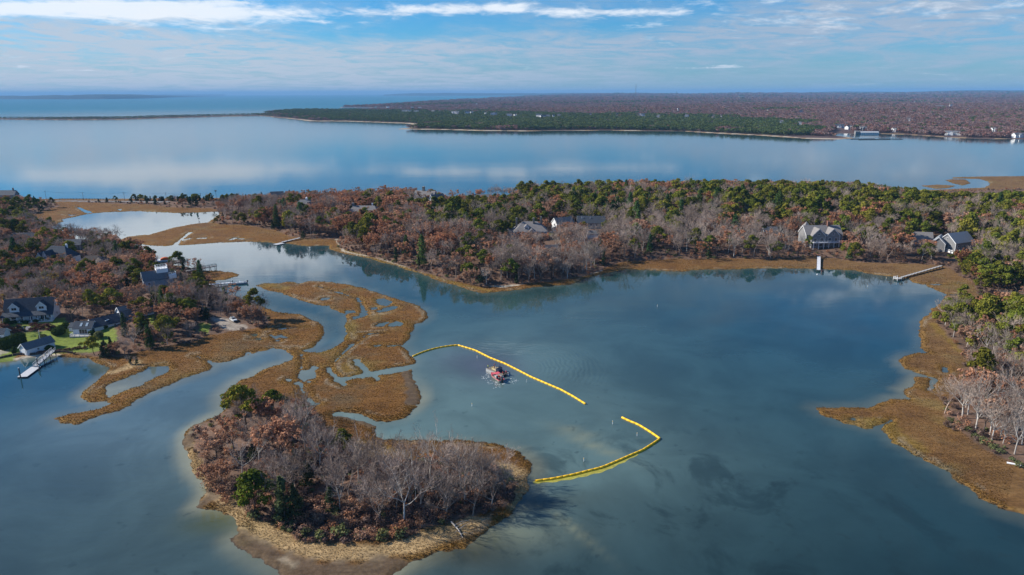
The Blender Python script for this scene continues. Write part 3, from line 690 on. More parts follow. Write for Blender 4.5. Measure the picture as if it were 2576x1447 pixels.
def block(root, bx, by, yaw, L, D, eave, ridge, wall, roof, hip=0.0, wins=(), over=.45, z0=-2.5, trim=True, gambrel=False, doors=()):
    """one gabled or hipped body of a house: wall, roof, trim, windows and doors as parts"""
    c, s_ = math.cos(yaw), math.sin(yaw)
    T = lambda p: (bx + p[0] * c - p[1] * s_, by + p[0] * s_ + p[1] * c, p[2])
    x, y = L / 2, D / 2
    prof = [(-y, eave), (0, ridge), (y, eave)]
    if gambrel: prof = [(-y, eave), (-y * .62, eave + (ridge - eave) * .62), (0, ridge), (y * .62, eave + (ridge - eave) * .62), (y, eave)]
    wm_ = MB()
    ring = [(-y, z0)] + (prof if not hip else [(-y, eave), (y, eave)]) + [(y, z0)]
    n = len(ring)
    V = [T((-x, a, b_)) for a, b_ in ring] + [T((x, a, b_)) for a, b_ in ring]
    wm_.add(V, [tuple(range(n))[::-1], tuple(range(n, 2 * n))] + [(i, (i + 1) % n, n + (i + 1) % n, n + i) for i in range(n)])
    wm_.build('wall', M[wall], root)
    rm, tm = MB(), MB()
    if hip:
        o = over; e = eave - .06
        V = [(-x - o, -y - o, e), (x + o, -y - o, e), (x + o, y + o, e), (-x - o, y + o, e), (-x + hip, 0, ridge), (x - hip, 0, ridge)]
        rm.add([T(v) for v in V], [(0, 1, 5, 4), (1, 2, 5), (2, 3, 4, 5), (3, 0, 4), (3, 2, 1, 0)])
        tm.add([T(v) for v in [(-x - o, -y - o - .02, e - .22), (x + o, -y - o - .02, e - .22), (x + o, -y - o - .02, e), (-x - o, -y - o - .02, e)]], [(0, 1, 2, 3)])
    else:
        xo, th_ = x + over, .24
        for i in range(len(prof) - 1):
            (a0, b0), (a1, b1) = prof[i], prof[i + 1]
            d_ = Vector((a1 - a0, b1 - b0)).normalized(); nrm = Vector((-d_.y, d_.x))
            if i == 0: a0, b0 = a0 - d_.x * over, b0 - d_.y * over
            if i == len(prof) - 2: a1, b1 = a1 + d_.x * over, b1 + d_.y * over
            q = [(a0, b0 + .01), (a1, b1 + .01), (a1 + nrm.x * th_, b1 + nrm.y * th_), (a0 + nrm.x * th_, b0 + nrm.y * th_)]
            V = [T((-xo, a, b_)) for a, b_ in q] + [T((xo, a, b_)) for a, b_ in q]
            rm.add(V, [(3, 2, 1, 0), (4, 5, 6, 7), (0, 1, 5, 4), (1, 2, 6, 5), (2, 3, 7, 6), (3, 0, 4, 7)])
            for s2 in (-1, 1):
                q2 = [(a0, b0 - .25), (a1, b1 - .25), (a1, b1 + .2), (a0, b0 + .2)]
                xx = s2 * (xo + .04); V = [T((xx, a, b_)) for a, b_ in q2] + [T((xx - s2 * .1, a, b_)) for a, b_ in q2]
                tm.add(V, [(0, 1, 2, 3), (7, 6, 5, 4), (0, 4, 5, 1), (1, 5, 6, 2), (2, 6, 7, 3), (3, 7, 4, 0)])
    rf = rm.build('roof', M[roof], root)
    if trim:
        if not hip:
            for s2 in (-1, 1):
                tm.box(T((s2 * (x + .03), -y - .03, (eave + max(z0, 0)) / 2)), (.22, .22, eave - max(z0, 0)), yaw)
        tm.build('trim', M['white'], root)['kind'] = 'stuff'
    for (fc, u_, z, w_, h_, *cc) in wins:
        px, py, rz = {'f': (u_, -y - .05, 0), 'b': (u_, y + .05, math.pi), 'l': (-x - .05, -u_, -math.pi / 2), 'r': (x + .05, u_, math.pi / 2)}[fc]
        q = T((px, py, z))
        window(root, q[0], q[1], q[2], yaw + rz, w_, h_, cc[0] if cc else max(2, round(w_ / .8)))
    for (fc, u_, w_, h_, mt) in doors:
        px, py, rz = {'f': (u_, -y - .06, 0), 'l': (-x - .06, -u_, -math.pi / 2), 'r': (x + .06, u_, math.pi / 2)}[fc]
        q = T((px, py, 0))
        d_ = MB().box((0, 0, h_ / 2), (w_, .10, h_)).build('door', M[mt], root); d_.location = q; d_.rotation_euler = (0, 0, yaw + rz)
        f_ = MB()
        for s2 in (-1, 1): f_.box((s2 * (w_ / 2 + .1), -.02, h_ / 2), (.2, .14, h_))
        f_.box((0, -.02, h_ + .1), (w_ + .4, .14, .2)); f_.build('door_frame', M['white'], d_)
    return rf, T
def chimney(roof, T, u_, v_, z0, z1, w_=1.2, mat='stone'):
    m_ = MB().box(T((u_, v_, (z0 + z1) / 2)), (w_, w_ * .8, z1 - z0)).box(T((u_, v_, z1 + .12)), (w_ * 1.25, w_ * 1.05, .24))
    m_.add([T((u_ + a * w_ * .5, v_ + b_ * w_ * .4, z1 + .25)) for a, b_ in ((-1, -1), (1, -1), (1, 1), (-1, 1))] + [T((u_, v_, z1 + .8))], [(0, 1, 4), (1, 2, 4), (2, 3, 4), (3, 0, 4)])
    m_.build('chimney', M[mat], roof)
def railing(root, pts, h=1.0, mat='white', posts=2.0, name='railing'):
    m_ = MB()
    for a, b_ in zip(pts[:-1], pts[1:]):
        a, b_ = Vector(a), Vector(b_); n = max(1, round((b_ - a).length / posts))
        up = Vector((0, 0, 1))
        m_.bar(a + up * h, b_ + up * h, .12, .10); m_.bar(a + up * h * .5, b_ + up * h * .5, .06, .08); m_.bar(a + up * .15, b_ + up * .15, .06, .08)
        for i in range(n + 1):
            q = a.lerp(b_, i / n); m_.box((q.x, q.y, q.z + h * .53), (.14, .14, h * 1.06))
    return m_.build(name, M[mat], root)
def cupola(root, T, u_, v_, z, s_=1.6, roof='grey_roof'):
    q = T((u_, v_, z))
    m_ = MB().box((q[0], q[1], z + s_ * .6), (s_, s_, s_ * 1.2))
    m_.add([(q[0] + a * s_ * .65, q[1] + b_ * s_ * .65, z + s_ * 1.2) for a, b_ in ((-1, -1), (1, -1), (1, 1), (-1, 1))] + [(q[0], q[1], z + s_ * 2.1)], [(0, 1, 4), (1, 2, 4), (2, 3, 4), (3, 0, 4), (3, 2, 1, 0)])
    m_.build('cupola', M['white'], root)
def place(name, label, px, py, yaw, clear=(14, 10), group=None, cat='house', front=0.0):
    """a house root; (px, py) is where the middle of its near side meets the ground; front = metres from there back to the house's origin"""
    g = G(px, py)
    yw = R(yaw)
    o = empty(name, (g.x - math.sin(yw) * front, g.y + math.cos(yw) * front, g.z), yw, label, cat, group)
    CLEAR.append((o.location.x, o.location.y, clear[0], clear[1]))
    return o
def K(x, y): return ZO['K'][0] + x * ZO['K'][2], ZO['K'][1] + y * ZO['K'][2]
def row(fc, L, n, z, w_, h_): return [(fc, -L / 2 + L * (i + .5) / n, z, w_, h_) for i in range(n)]

# the cape house with two dormers and a long porch
h = place('cape_house', 'grey cape house with a dark roof, two white trimmed dormers and a long front porch', 70, 812, 14, (14, 12), front=6.9)
rf, T = block(h, 0, 0, 0, 20, 8.6, 4.3, 9.8, 'pale_siding', 'slate', wins=[('f', -6.2, 1.9, 2.4, 1.5), ('f', -3.0, 1.9, 1.0, 1.3), ('f', 3.2, 1.9, 1.2, 1.4), ('f', 5.8, 1.7, 2.4, 2.0), ('f', 8.6, 1.9, 1.2, 1.4), ('r', 0, 2, 1, 1.4), ('r', 0, 6, 1, 1.4)], doors=[('f', 0.6, 1.2, 2.2, 'blue_door')])
for u_ in (-5.6, 5.6):
    d = MB(); block(h, u_, -2.2, R(90), 4.2, 3.8, 7.0, 8.9, 'pale_siding', 'slate', wins=[('l', 0, 6.1, 2.2, 1.35, 2)], z0=4.5)
m_ = MB()
V = [(-10.8, -7.2, 3.25), (10.8, -7.2, 3.25), (10.45, -4.1, 4.75), (-10.45, -4.1, 4.75)]
m_.add(V + [(a, b_, c - .2) for a, b_, c in V], [(0, 1, 2, 3), (7, 6, 5, 4), (0, 4, 5, 1), (1, 5, 6, 2), (3, 2, 6, 7), (0, 3, 7, 4)]); m_.build('porch_roof', M['slate'], h)
MB().box((0, -5.7, -.8), (20.4, 2.7, 1.9)).build('porch_floor', M['white'], h)
for i in range(8): MB().box((-9.9 + 19.8 * i / 7, -6.8, 1.65), (.24, .24, 3.2)).build('porch_post', M['white'], h)
railing(h, [(-9.9, -6.9, .15), (-1.0, -6.9, .15)], .95); railing(h, [(1.6, -6.9, .15), (9.9, -6.9, .15)], .95)
st = MB()
for i in range(5): st.box((.3, -7.3 - i * .35, -.15 - i * .25), (2.2, .36, .3))
st.build('steps', M['plank'], h)

# the low ranch house with its skylit sunroom and the gambrel wing behind
h = place('ranch_house', 'low grey ranch house with a skylit sunroom, a gambrel wing and a white railed deck', *K(1525, 812), 3, (15, 16), front=3.0)
rf, T = block(h, 0, 0, 0, 7.6, 6.0, 2.7, 5.0, 'pale_siding', 'slate', wins=[('r', -1.3, 1.5, 2.2, 1.8), ('f', .3, 1.2, 3.6, 2.2, 3)])
for u_ in (-.8, 1.7):
    m_ = MB(); n = Vector((0, -2.3, 3.0)).normalized(); c = Vector((u_, -1.6, 3.95))
    m_.bar(c + Vector((0, -.75, -.575)) + n * .12, c + Vector((0, .75, .575)) + n * .12, .95, .16); m_.build('skylight', M['skylight'], rf)
rf, T = block(h, 6.4, 6.2, R(48), 14, 8.6, 2.7, 5.4, 'pale_siding', 'slate', wins=[('f', -2.6, 1.5, 1.6, 1.4), ('f', 1.6, 1.6, 1.0, 1.1), ('f', 4.2, 1.5, 1.0, 1.3)], doors=[('f', 5.8, 1.1, 2.1, 'white')])
m_ = MB(); n = Vector((0, -2.7, 4.3)).normalized(); q0 = Vector((-1.0, -2.5, 3.9)); 
V0, V1 = T(q0 + n * .32 + Vector((-.8, -.25, -.16))), T(q0 + n * .32 + Vector((.9, .25, .16)))
m_.bar(V0, V1, .9, .12); m_.build('skylight', M['skylight'], rf)
block(h, -4.6, 2.6, 0, 5.2, 5.4, 2.4, 3.6, 'pale_siding', 'slate', wins=[('f', 0.2, 1.4, 1.4, 1.2)])
block(h, 14.6, 15.8, R(45), 14, 7.6, 3.6, 8.0, 'pale_siding', 'grey_roof', gambrel=True, wins=[('l', -1.1, 4.6, .9, 1.4), ('l', 1.2, 4.6, .9, 1.4), ('f', -3, 1.6, 1.2, 1.4), ('f', 2, 1.6, 1.2, 1.4)])
MB().box((.2, -4.7, -.3), (8.6, 3.3, .7)).build('deck', M['plank'], h)
railing(h, [(-4.0, -3.1, .05), (-4.0, -6.2, .05), (4.4, -6.2, .05), (4.4, -3.1, .05)], .95)

# boathouse
h = place('boathouse', 'small grey gabled boathouse with wide double doors at the edge of the beach', *K(440, 1192), 62, (7, 12), cat='boathouse')
h.location.x += math.cos(R(62)) * 5.6; h.location.y += math.sin(R(62)) * 5.6
block(h, 0, 0, 0, 11.2, 5.2, 2.8, 4.8, 'pale_siding', 'grey_roof', doors=[('l', 0, 3.3, 2.4, 'pale_siding')], wins=[('f', -1, 1.6, 1.0, 1.0), ('f', 3, 1.6, 1.0, 1.0)])
h = place('garage', 'grey garage with a dark roof cut off beside the tall hedge', *K(-40, 930), 8, (5, 3), cat='garage', front=2.5)
block(h, 0, 0, 0, 5.4, 5.0, 2.9, 4.6, 'pale_siding', 'slate', wins=[('f', 1.2, 1.5, .9, 1.0)])

# the house with the white roof decks
h = place('shingled_house', 'blue grey gabled house topped by white railed roof decks beside bare trees', 363, 731, 34, (11, 16))
h.location.x += 5.4; h.location.y += 3.6
block(h, 0, 0, 0, 13, 6.8, 6.0, 10.0, 'grey_paint', 'grey_roof', wins=[('l', 0, 7.6, 1.5, 1.6), ('l', .6, 4.1, 2.4, 1.7, 3), ('l', -2.2, 4.5, .9, 1.3), ('f', -4, 4, 1.2, 1.5), ('f', 0, 4, 1.2, 1.5), ('l', 0, 1.4, 3, 1.6)])
block(h, 3.0, -4.6, R(0), 8, 4, 3.4, 5.4, 'grey_paint', 'cedar_roof', wins=[('f', -2, 1.8, 1.2, 1.3), ('f', 2, 1.8, 1.2, 1.3)])
MB().box((3.2, 1.2, 9.6), (5.6, 5.2, 2.6)).build('roof_deck', M['white'], h)
railing(h, [(.5, 3.7, 10.9), (.5, -1.3, 10.9), (5.9, -1.3, 10.9), (5.9, 3.7, 10.9), (.5, 3.7, 10.9)], 1.4, posts=1.4)
MB().box((7.6, -3.0, 6.6), (3.6, 3.4, 2.0)).build('roof_deck', M['white'], h)
railing(h, [(5.9, -4.6, 7.6), (9.3, -4.6, 7.6), (9.3, -1.4, 7.6)], 1.3, posts=1.3)
V = [(-7.9, -3.6, 2.2), (-7.9, 3.2, 2.2), (-6.4, 3.2, 3.3), (-6.4, -3.6, 3.3)]
MB().add(V + [(a, b_, c - .18) for a, b_, c in V], [(3, 2, 1, 0), (4, 5, 6, 7), (0, 1, 5, 4), (1, 2, 6, 5), (2, 3, 7, 6), (3, 0, 4, 7)]).build('porch_roof', M['cedar_roof'], h)

# dark roofed and brown roofed houses on the western shore
h = place('gabled_house', 'house with a steep dark blue roof and white gables among russet oaks', 135, 668, -8, (14, 12), front=6)
rf, T = block(h, 0, 0, 0, 19, 11, 4.6, 11.0, 'white', 'slate', hip=5, wins=row('f', 18, 6, 2.3, 1.2, 1.5))
for u_, pr, rg in ((-6.6, -5.4, 8.2), (-1.6, -6.6, 9.4)): block(h, u_, pr, R(90), 6, 5, 4.6, rg, 'white', 'slate', wins=[('l', 0, 2.2, 1.6, 1.6), ('l', 0, 5.6, 1.1, 1.3)])
block(h, -10.8, 1, R(90), 9, 6, 3.6, 7.0, 'white', 'slate', wins=[('l', 0, 2, 1.2, 1.4)])
chimney(rf, T, 5, 1, 6, 11.6, 1.0, 'white')
h = place('hip_roofed_house', 'house with a low brown hipped roof beside the dark roofed gabled house', 228, 676, 12, (11, 10), front=5)
block(h, 0, 0, 0, 17, 11, 3.0, 7.0, 'beige', 'brown_roof', hip=5.5, wins=row('f', 15, 5, 1.7, 1.2, 1.3))
block(h, 4.6, -3, R(-62), 13, 7, 3.0, 5.6, 'white', 'brown_roof')
h = place('slate_cottage', 'small cottage with a slate coloured roof close to the pond inlet', 183, 628, 10, (6, 4), front=3)
block(h, 0, 0, 0, 10, 7, 3.2, 6.4, 'shingle', 'grey_roof', wins=row('f', 9, 3, 1.7, 1.0, 1.3))
h = place('dark_cottage', 'dark grey cottage mostly hidden by bare trees west of the pond', 57, 612, 6, (7, 5), front=3)
block(h, 0, 0, 0, 15, 8, 3.4, 6.8, 'shingle', 'slate', wins=row('f', 13, 4, 1.8, 1.1, 1.3))
h = place('causeway_house', 'grey house with a brick chimney at the west end of the causeway road', 16, 501, 4, (8, 12), front=4)
rf, T = block(h, 0, 0, 0, 17, 9, 4.2, 8.4, 'shingle', 'grey_roof', wins=row('f', 15, 4, 2.2, 1.2, 1.5)); chimney(rf, T, 6, 0, 6, 10.4, 1.1, 'brick')

# houses on the peninsula, seen through the trees
h = place('cream_house', 'cream house with a dark roof standing among the causeway cedars', 693, 506, 18, (10, 24), front=4)
block(h, 2, 0, 0, 12, 8, 5.6, 8.8, 'beige', 'slate', wins=[('l', 0, 4.4, 1.2, 1.5), ('l', -2, 1.8, 1.2, 1.5), ('l', 2, 1.8, 1.2, 1.5)] + row('f', 11, 4, 4.2, 1.1, 1.4))
block(h, -6.4, 0, 0, 8, 7, 3.4, 6.0, 'beige', 'grey_roof', wins=row('f', 7, 2, 1.8, 1.1, 1.4))
h = place('cupola_house', 'grey roofed house with a white cupola above the russet oaks', 764, 528, -6, (10, 26), front=5)
rf, T = block(h, 0, 0, 0, 17, 10, 4.2, 8.6, 'white', 'grey_roof', hip=4, wins=row('f', 15, 5, 2.2, 1.1, 1.5)); cupola(h, T, 1.5, 0, 8.0)
block(h, 6.2, -4.8, R(70), 8, 6, 3.8, 7.2, 'white', 'grey_roof'); block(h, -2, -5, R(90), 4, 4, 4, 6.4, 'white', 'grey_roof', wins=[('l', 0, 2.2, 1.6, 1.6)])
h = place('long_roofed_house', 'long weathered shingle house with a cedar roof and a chimney at each end', 913, 548, -3, (16, 34), front=6)
rf, T = block(h, 0, 0, 0, 27, 12, 4.2, 9.6, 'shingle', 'cedar_roof', hip=4.5, wins=row('f', 24, 8, 2.2, 1.2, 1.5)); chimney(rf, T, -9.4, 0, 7, 11.4, 1.8, 'shingle'); chimney(rf, T, 7.0, 1, 7, 11.0, 1.1, 'white')
h = place('gambrel_house', 'large grey house with a tall chimney and white edged end gable beside the bay', 1072, 517, -16, (13, 34), front=6)
rf, T = block(h, -3, 0, 0, 20, 11, 6.0, 13.0, 'shingle', 'cedar_roof', wins=row('f', 18, 6, 3.0, 1.2, 1.8)); chimney(rf, T, -1.6, .3, 10, 16.4, 2.2, 'stone')
block(h, 9.4, -1.5, R(60), 14, 9, 3.2, 10.4, 'white', 'grey_roof', wins=[('l', -1.6, 2.0, 1.4, 2.0), ('l', 1.6, 2.0, 1.4, 2.0), ('l', 0, 6, 1.4, 1.8)])
h = place('glass_roofed_cottage', 'low pale roofed cottage with white end gables below the row of bare shore trees', 1212, 507, 3, (10, 40), front=4)
rf, T = block(h, 0, 0, 0, 19, 8, 3.4, 6.4, 'white', 'grey_roof', wins=row('f', 17, 6, 1.8, 1.3, 1.5)); chimney(rf, T, -8.4, 0, 4.6, 7.6, 1.2, 'brick'); block(h, 9.6, -2, R(90), 7, 6, 3.2, 5.8, 'white', 'cedar_roof')
h = place('hipped_mansion', 'large shingle house with a hipped roof, arched window gable and three tall chimneys', 1335, 604, 2, (18, 20), front=8)
rf, T = block(h, 0, 0, 0, 24, 15, 6.2, 12.2, 'grey_paint', 'cedar_roof', hip=7, wins=[('f', 6.0, 5.0, 1.0, 1.9, 1), ('f', 8.2, 5.0, 2.4, 2.1), ('f', 10.4, 5.0, 1.0, 1.9, 1), ('f', 7, 1.6, 1.6, 2), ('f', 9.6, 1.6, 1.6, 2)])
for u_, v_ in ((-9.8, 0), (2.6, -1.5), (8.2, 3)): chimney(rf, T, u_, v_, 8, 14.6, 1.3, 'stone')
block(h, .8, -7.2, R(90), 5, 8, 5.0, 8.2, 'grey_paint', 'cedar_roof', wins=[('l', 0, 5.4, 3.0, 1.5, 4), ('l', -1.8, 2.3, 2.2, 2.0), ('l', 2.0, 2.3, 2.2, 2.0)])
block(h, -2.9, -4.2, R(90), 4, 3.0, 9.0, 10.6, 'white', 'cedar_roof', wins=[('l', 0, 8.3, 2.2, 1.1, 2)], z0=6.4)
block(h, -13.5, 0, 0, 9, 10, 3.8, 7.6, 'grey_paint', 'cedar_roof', hip=3); block(h, -10.6, -5.2, R(90), 4, 4.4, 3.8, 6.2, 'white', 'cedar_roof')
MB().box((8.2, -8.4, 3.6), (6, 1.8, .25)).build('balcony', M['white'], h); railing(h, [(5.2, -9.2, 3.7), (11.2, -9.2, 3.7)], 1.0)
h = place('white_gabled_house', 'white gabled house with a grey roof beside the dark solar roof', 1422, 580, 28, (9, 22), front=4)
block(h, 0, 0, 0, 15, 8, 6.0, 9.6, 'white', 'grey_roof', wins=[('l', 0, 4.6, 1.3, 1.9), ('l', 0, 1.7, 1.6, 1.7)] + row('f', 13, 4, 4.2, 1.2, 1.5)); block(h, -6, -4.0, 0, 8, 4, 2.4, 3.4, 'white', 'grey_roof')
h = place('solar_roofed_house', 'cream house under a long dark roof with white vents', 1487, 576, -4, (12, 26), front=5)
rf, T = block(h, 0, 0, 0, 21, 10, 4.6, 9.2, 'beige', 'slate', wins=row('f', 19, 5, 3.2, 1.6, 1.5))
for u_ in (-7.4, -6.4, -.8): MB().box(T((u_, -2.0, 8.0)), (.35, .35, 1.6)).build('vent', M['white'], rf)
h = place('white_shed', 'small white shed glimpsed between bare trunks below the solar roofed house', 1490, 600, 0, (4, 12), front=2, cat='shed')
block(h, 0, 0, 0, 8, 4, 3.6, 5.4, 'white', 'grey_roof')
h = place('pool_house', 'white pool house glimpsed through bare woods behind the sandy point', 1384, 636, 8, (5, 10), front=2, cat='pool house')
block(h, 0, 0, 0, 10, 4, 3.0, 4.8, 'white', 'grey_roof')
h = place('twin_gabled_house', 'large grey shingle house with twin front gables, brick chimney and white railed deck', 2076, 622, 3, (17, 24), front=9)
rf, T = block(h, 0, 0, 0, 25, 12, 8.2, 13.4, 'shingle', 'cedar_roof', wins=row('r', 10, 3, 5.6, 1.2, 1.6) + [('f', 10.5, 5.6, 1.6, 1.9)]); chimney(rf, T, 4.6, -.5, 10, 16.0, 1.5, 'brick')
for u_ in (-5.4, 4.6): block(h, u_, -5.6, R(90), 7, 9.0, 8.0, 12.6, 'shingle', 'cedar_roof', wins=[('l', -2.2, 5.4, 2.0, 2.2), ('l', 2.2, 5.4, 2.0, 2.2), ('l', 0, 9.0, 1.8, 1.6, 3), ('l', -2.2, 1.6, 2.4, 2.1), ('l', 1.8, 1.6, 2.4, 2.1)])
MB().box((1, -10.4, 3.6), (22, 3.0, .35)).build('deck', M['white'], h); railing(h, [(-10, -11.8, 3.8), (12, -11.8, 3.8)], 1.1)
for i in range(7): MB().box((-9.6 + 21.2 * i / 6, -11.6, 1.2), (.35, .35, 4.6)).build('deck_post', M['white'], h)
m_ = MB(); m_.add([(-9.6 + a * 3, 2 + b_ * 3, 11.2) for a, b_ in ((-1, -1), (1, -1), (1, 1), (-1, 1))] + [(-9.6, 2, 16.0)], [(0, 1, 4), (1, 2, 4), (2, 3, 4), (3, 0, 4)]); m_.build('turret_roof', M['cedar_roof'], h)
h = place('pale_roofed_house', 'pale grey house with a light metal roof above the eastern boardwalk', 2424, 632, 24, (12, 22), front=6)
block(h, 0, 0, 0, 18, 12, 6.0, 11.4, 'shingle', 'pale_roof', wins=[('l', -2.5, 4, 1.4, 1.6), ('l', 2.5, 4, 1.4, 1.6), ('l', 0, 8, 1.2, 1.5)] + row('f', 16, 4, 3.4, 1.5, 1.7)); block(h, -9.5, 5, R(30), 12, 8, 5.0, 9.0, 'shingle', 'pale_roof')
h = place('grey_cottage', 'small grey cottage behind thin bare trees west of the pale roofed house', 2322, 619, -14, (7, 16), front=4)
block(h, 0, 0, 0, 11, 8, 4.4, 8.8, 'shingle', 'cedar_roof', wins=row('f', 10, 3, 2.4, 1.2, 1.4))
h = place('garden_cottage', 'small white cottage west of the twin gabled house', 1939, 597, 5, (5, 14), front=3)
block(h, 0, 0, 0, 10, 6, 4.2, 7.0, 'white', 'grey_roof', wins=row('f', 9, 3, 2.2, 1.2, 1.4))
g_ = [G(px, py) for px, py in ((2363, 618), (2366, 629), (2403, 641), (2420, 634))]
f_ = empty('deck_fence', g_[1], 0, 'white railed terrace fence in front of the pale roofed house', 'fence')
for a, b_ in zip(g_[:-1], g_[1:]):
    a, b_ = a - g_[1], b_ - g_[1]
    for i in range(8):
        q = a.lerp(b_, i / 7); MB().box((q.x, q.y, q.z + .9), (.3, .3, 2.6)).build('fence_post', M['white'], f_)
    MB().bar(a + Vector((0, 0, 1.9)), b_ + Vector((0, 0, 1.9)), .15, .2).bar(a + Vector((0, 0, .5)), b_ + Vector((0, 0, .5)), .12, 1.4).build('fence_panel', M['white'], f_)
CLEAR.append((g_[1].x, g_[1].y, 5, 12)); CLEAR.append((g_[2].x, g_[2].y, 5, 10))

# ------------------------------------------------------------------ docks
def dock(name, label, a, b_, za, zb, width, mat='plank', npile=5, rail=None, sides=(-1, 1), float_=None, pile_h=0.5, cat='dock'):
    a, b_ = Vector((*g0(*a, za), za)), Vector((*g0(*b_, zb), zb))
    o = empty(name, (a.x, a.y, 0), 0, label, cat)
    A, B_ = a - o.location, b_ - o.location
    d = (B_ - A); dn = Vector((d.x, d.y, 0)).normalized(); sx = Vector((-dn.y, dn.x, 0))
    MB().bar(A, B_, width, .22).build('deck', M[mat], o)
    MB().bar(A + sx * width * .4 - Vector((0, 0, .22)), B_ + sx * width * .4 - Vector((0, 0, .22)), .2, .22).bar(A - sx * width * .4 - Vector((0, 0, .22)), B_ - sx * width * .4 - Vector((0, 0, .22)), .2, .22).build('joist', M['pile'], o)
    for i in range(npile):
        q = A.lerp(B_, (i + .15) / max(npile - .7, 1))
        for s_ in (-1, 1):
            p_ = q + sx * s_ * (width / 2 + .1)
            MB().tube([(p_.x, p_.y, -2.0), (p_.x, p_.y, q.z + pile_h)], .15, 7).build('pile', M['pile'], o)
    if rail:
        for s_ in sides: railing(o, [A + sx * s_ * (width / 2 - .05) + Vector((0, 0, .1)), B_ + sx * s_ * (width / 2 - .05) + Vector((0, 0, .1))], 1.1, rail, 2.2)
    CLEAR.append((a.x, a.y, 3, 1)); CLEAR.append((b_.x, b_.y, 3, 1))
    return o
def float_dock(name, label, a, b_, width, piles=(), cat='dock'):
    A0, B0 = Vector((*g0(*a, .45), 0)), Vector((*g0(*b_, .45), 0))
    o = empty(name, A0, 0, label, cat)
    d = B0 - A0
    MB().bar(Vector((0, 0, .46)), d + Vector((0, 0, .46)), width, .14).build('deck', M['float'], o)
    MB().bar(Vector((0, 0, .15)), d + Vector((0, 0, .15)), width - .2, .46).build('float_hull', M['black'], o)
    for px, py, h_ in piles:
        q = Vector((*g0(px, py, 0), 0)) - A0
        pl = MB().tube([(q.x, q.y, -1.5), (q.x, q.y, h_)], .22, 8).build('pile', M['pile'], o)
        MB().tube([(q.x, q.y, h_), (q.x, q.y, h_ + .35)], [.3, .05], 8).build('pile_cap', M['white'], pl)
    return o
Bz = lambda x, y: (ZO['B'][0] + x * ZO['B'][2], ZO['B'][1] + y * ZO['B'][2])
Az = lambda x, y: (ZO['A'][0] + x * ZO['A'][2], ZO['A'][1] + y * ZO['A'][2])
Lz = lambda x, y: (ZO['L'][0] + x * ZO['L'][2], ZO['L'][1] + y * ZO['L'][2])
Hz = lambda x, y: (ZO['H'][0] + x * ZO['H'][2], ZO['H'][1] + y * ZO['H'][2])
Jz = lambda x, y: (ZO['J'][0] + x * ZO['J'][2], ZO['J'][1] + y * ZO['J'][2])
dock('gangway', 'sloping gangway with pale hand rails from the house beach to a float', Bz(540, 632), Bz(352, 792), 2.3, .8, 1.6, 'float', 4, 'float')
float_dock('float_dock', 'grey float moored to capped piles at the foot of the sloping gangway', Bz(362, 798), Bz(222, 900), 3.6, [(*Bz(208, 912), 4.2), (*Bz(383, 795), 3.6), (*Bz(400, 842), 2.2)])
dock('railed_pier', 'pier on tall piles with dark hand rails over the small marsh point', Lz(1215, 250), Lz(1768, 152), 2.9, 2.9, 1.8, 'plank', 6, 'darkrail', pile_h=.2, cat='pier')
dock('boat_gangway', 'narrow white gangway running out to the moored white motorboat', Lz(1640, 497), Lz(2062, 464), 1.3, .9, 1.3, 'gel', 3)
float_dock('boat_float', 'small dark edged float at the end of the narrow white gangway', Lz(2020, 476), Lz(2075, 486), 2.4, [(*Lz(2066, 470), 1.6)])
float_dock('shore_float', 'outer pale float beside the orange covered boat', Lz(1110, 72), Lz(912, 100), 2.4, [(*Lz(1108, 80), 1.5)])
dock('inner_gangway', 'pale gangway leading out from the trees to the outer float', Lz(700, 136), Lz(898, 104), 1.2, .6, 1.6, 'gel', 2)
dock('marsh_gangway', 'long plain gangway laid over the marsh edge below the pines', Hz(503, 632), Hz(322, 675), 1.5, .8, 1.7, 'float', 5)
float_dock('pond_float', 'square grey float at the end of the plain gangway below the pines', Hz(330, 684), Hz(250, 700), 4.6)
dock('straight_dock', 'straight pale dock pointing out from the twin gabled house', Jz(512, 868), Jz(508, 1004), 1.5, 1.1, 2.0, 'gel', 6)
dock('boardwalk', 'long grey boardwalk slanting across the eastern marsh', Jz(1745, 962), Jz(1318, 1085), 1.7, 1.1, 1.4, 'plank', 14)
a = g0(*Jz(1300, 1092), .9)
o = empty('boardwalk_platform', (a[0], a[1], 0), R(20), 'small white platform with posts at the water end of the long boardwalk', 'platform')
MB().box((0, 0, 1.0), (3.2, 3.0, .25)).build('deck', M['plank'], o)
for u_, v_ in ((-1.5, -1.4), (1.5, -1.4), (-1.5, 1.4), (1.5, 1.4)): MB().tube([(u_, v_, -1.5), (u_, v_, 2.3)], .13, 6).build('pile', M['gel'], o)
railing(o, [(-1.5, -1.4, 1.1), (-1.5, 1.4, 1.1), (1.5, 1.4, 1.1)], 1.0)

# retaining wall along the beach
m_ = MB(); pts = [G(*q) for q in zp('K -300,1330 0,1262 150,1225 320,1195 430,1198 560,1192 660,1186 900,1165 1100,1150 1350,1165')]
o = tag(empty('bulkhead', pts[0], 0, 'low dark timber bulkhead holding the lawn above the beach', 'wall'))
for a, b_ in zip(pts[:-1], pts[1:]):
    n = max(1, int((b_ - a).length / 1.4))
    for i in range(n):
        q, r_ = a.lerp(b_, i / n) - pts[0], a.lerp(b_, (i + .93) / n) - pts[0]
        q.z += rng.uniform(-.05, .05); r_.z = q.z
        MB().bar(q + Vector((0, 0, .1)), r_ + Vector((0, 0, .1)), .25, 1.5).build('timber_panel', M['bulk'], o)

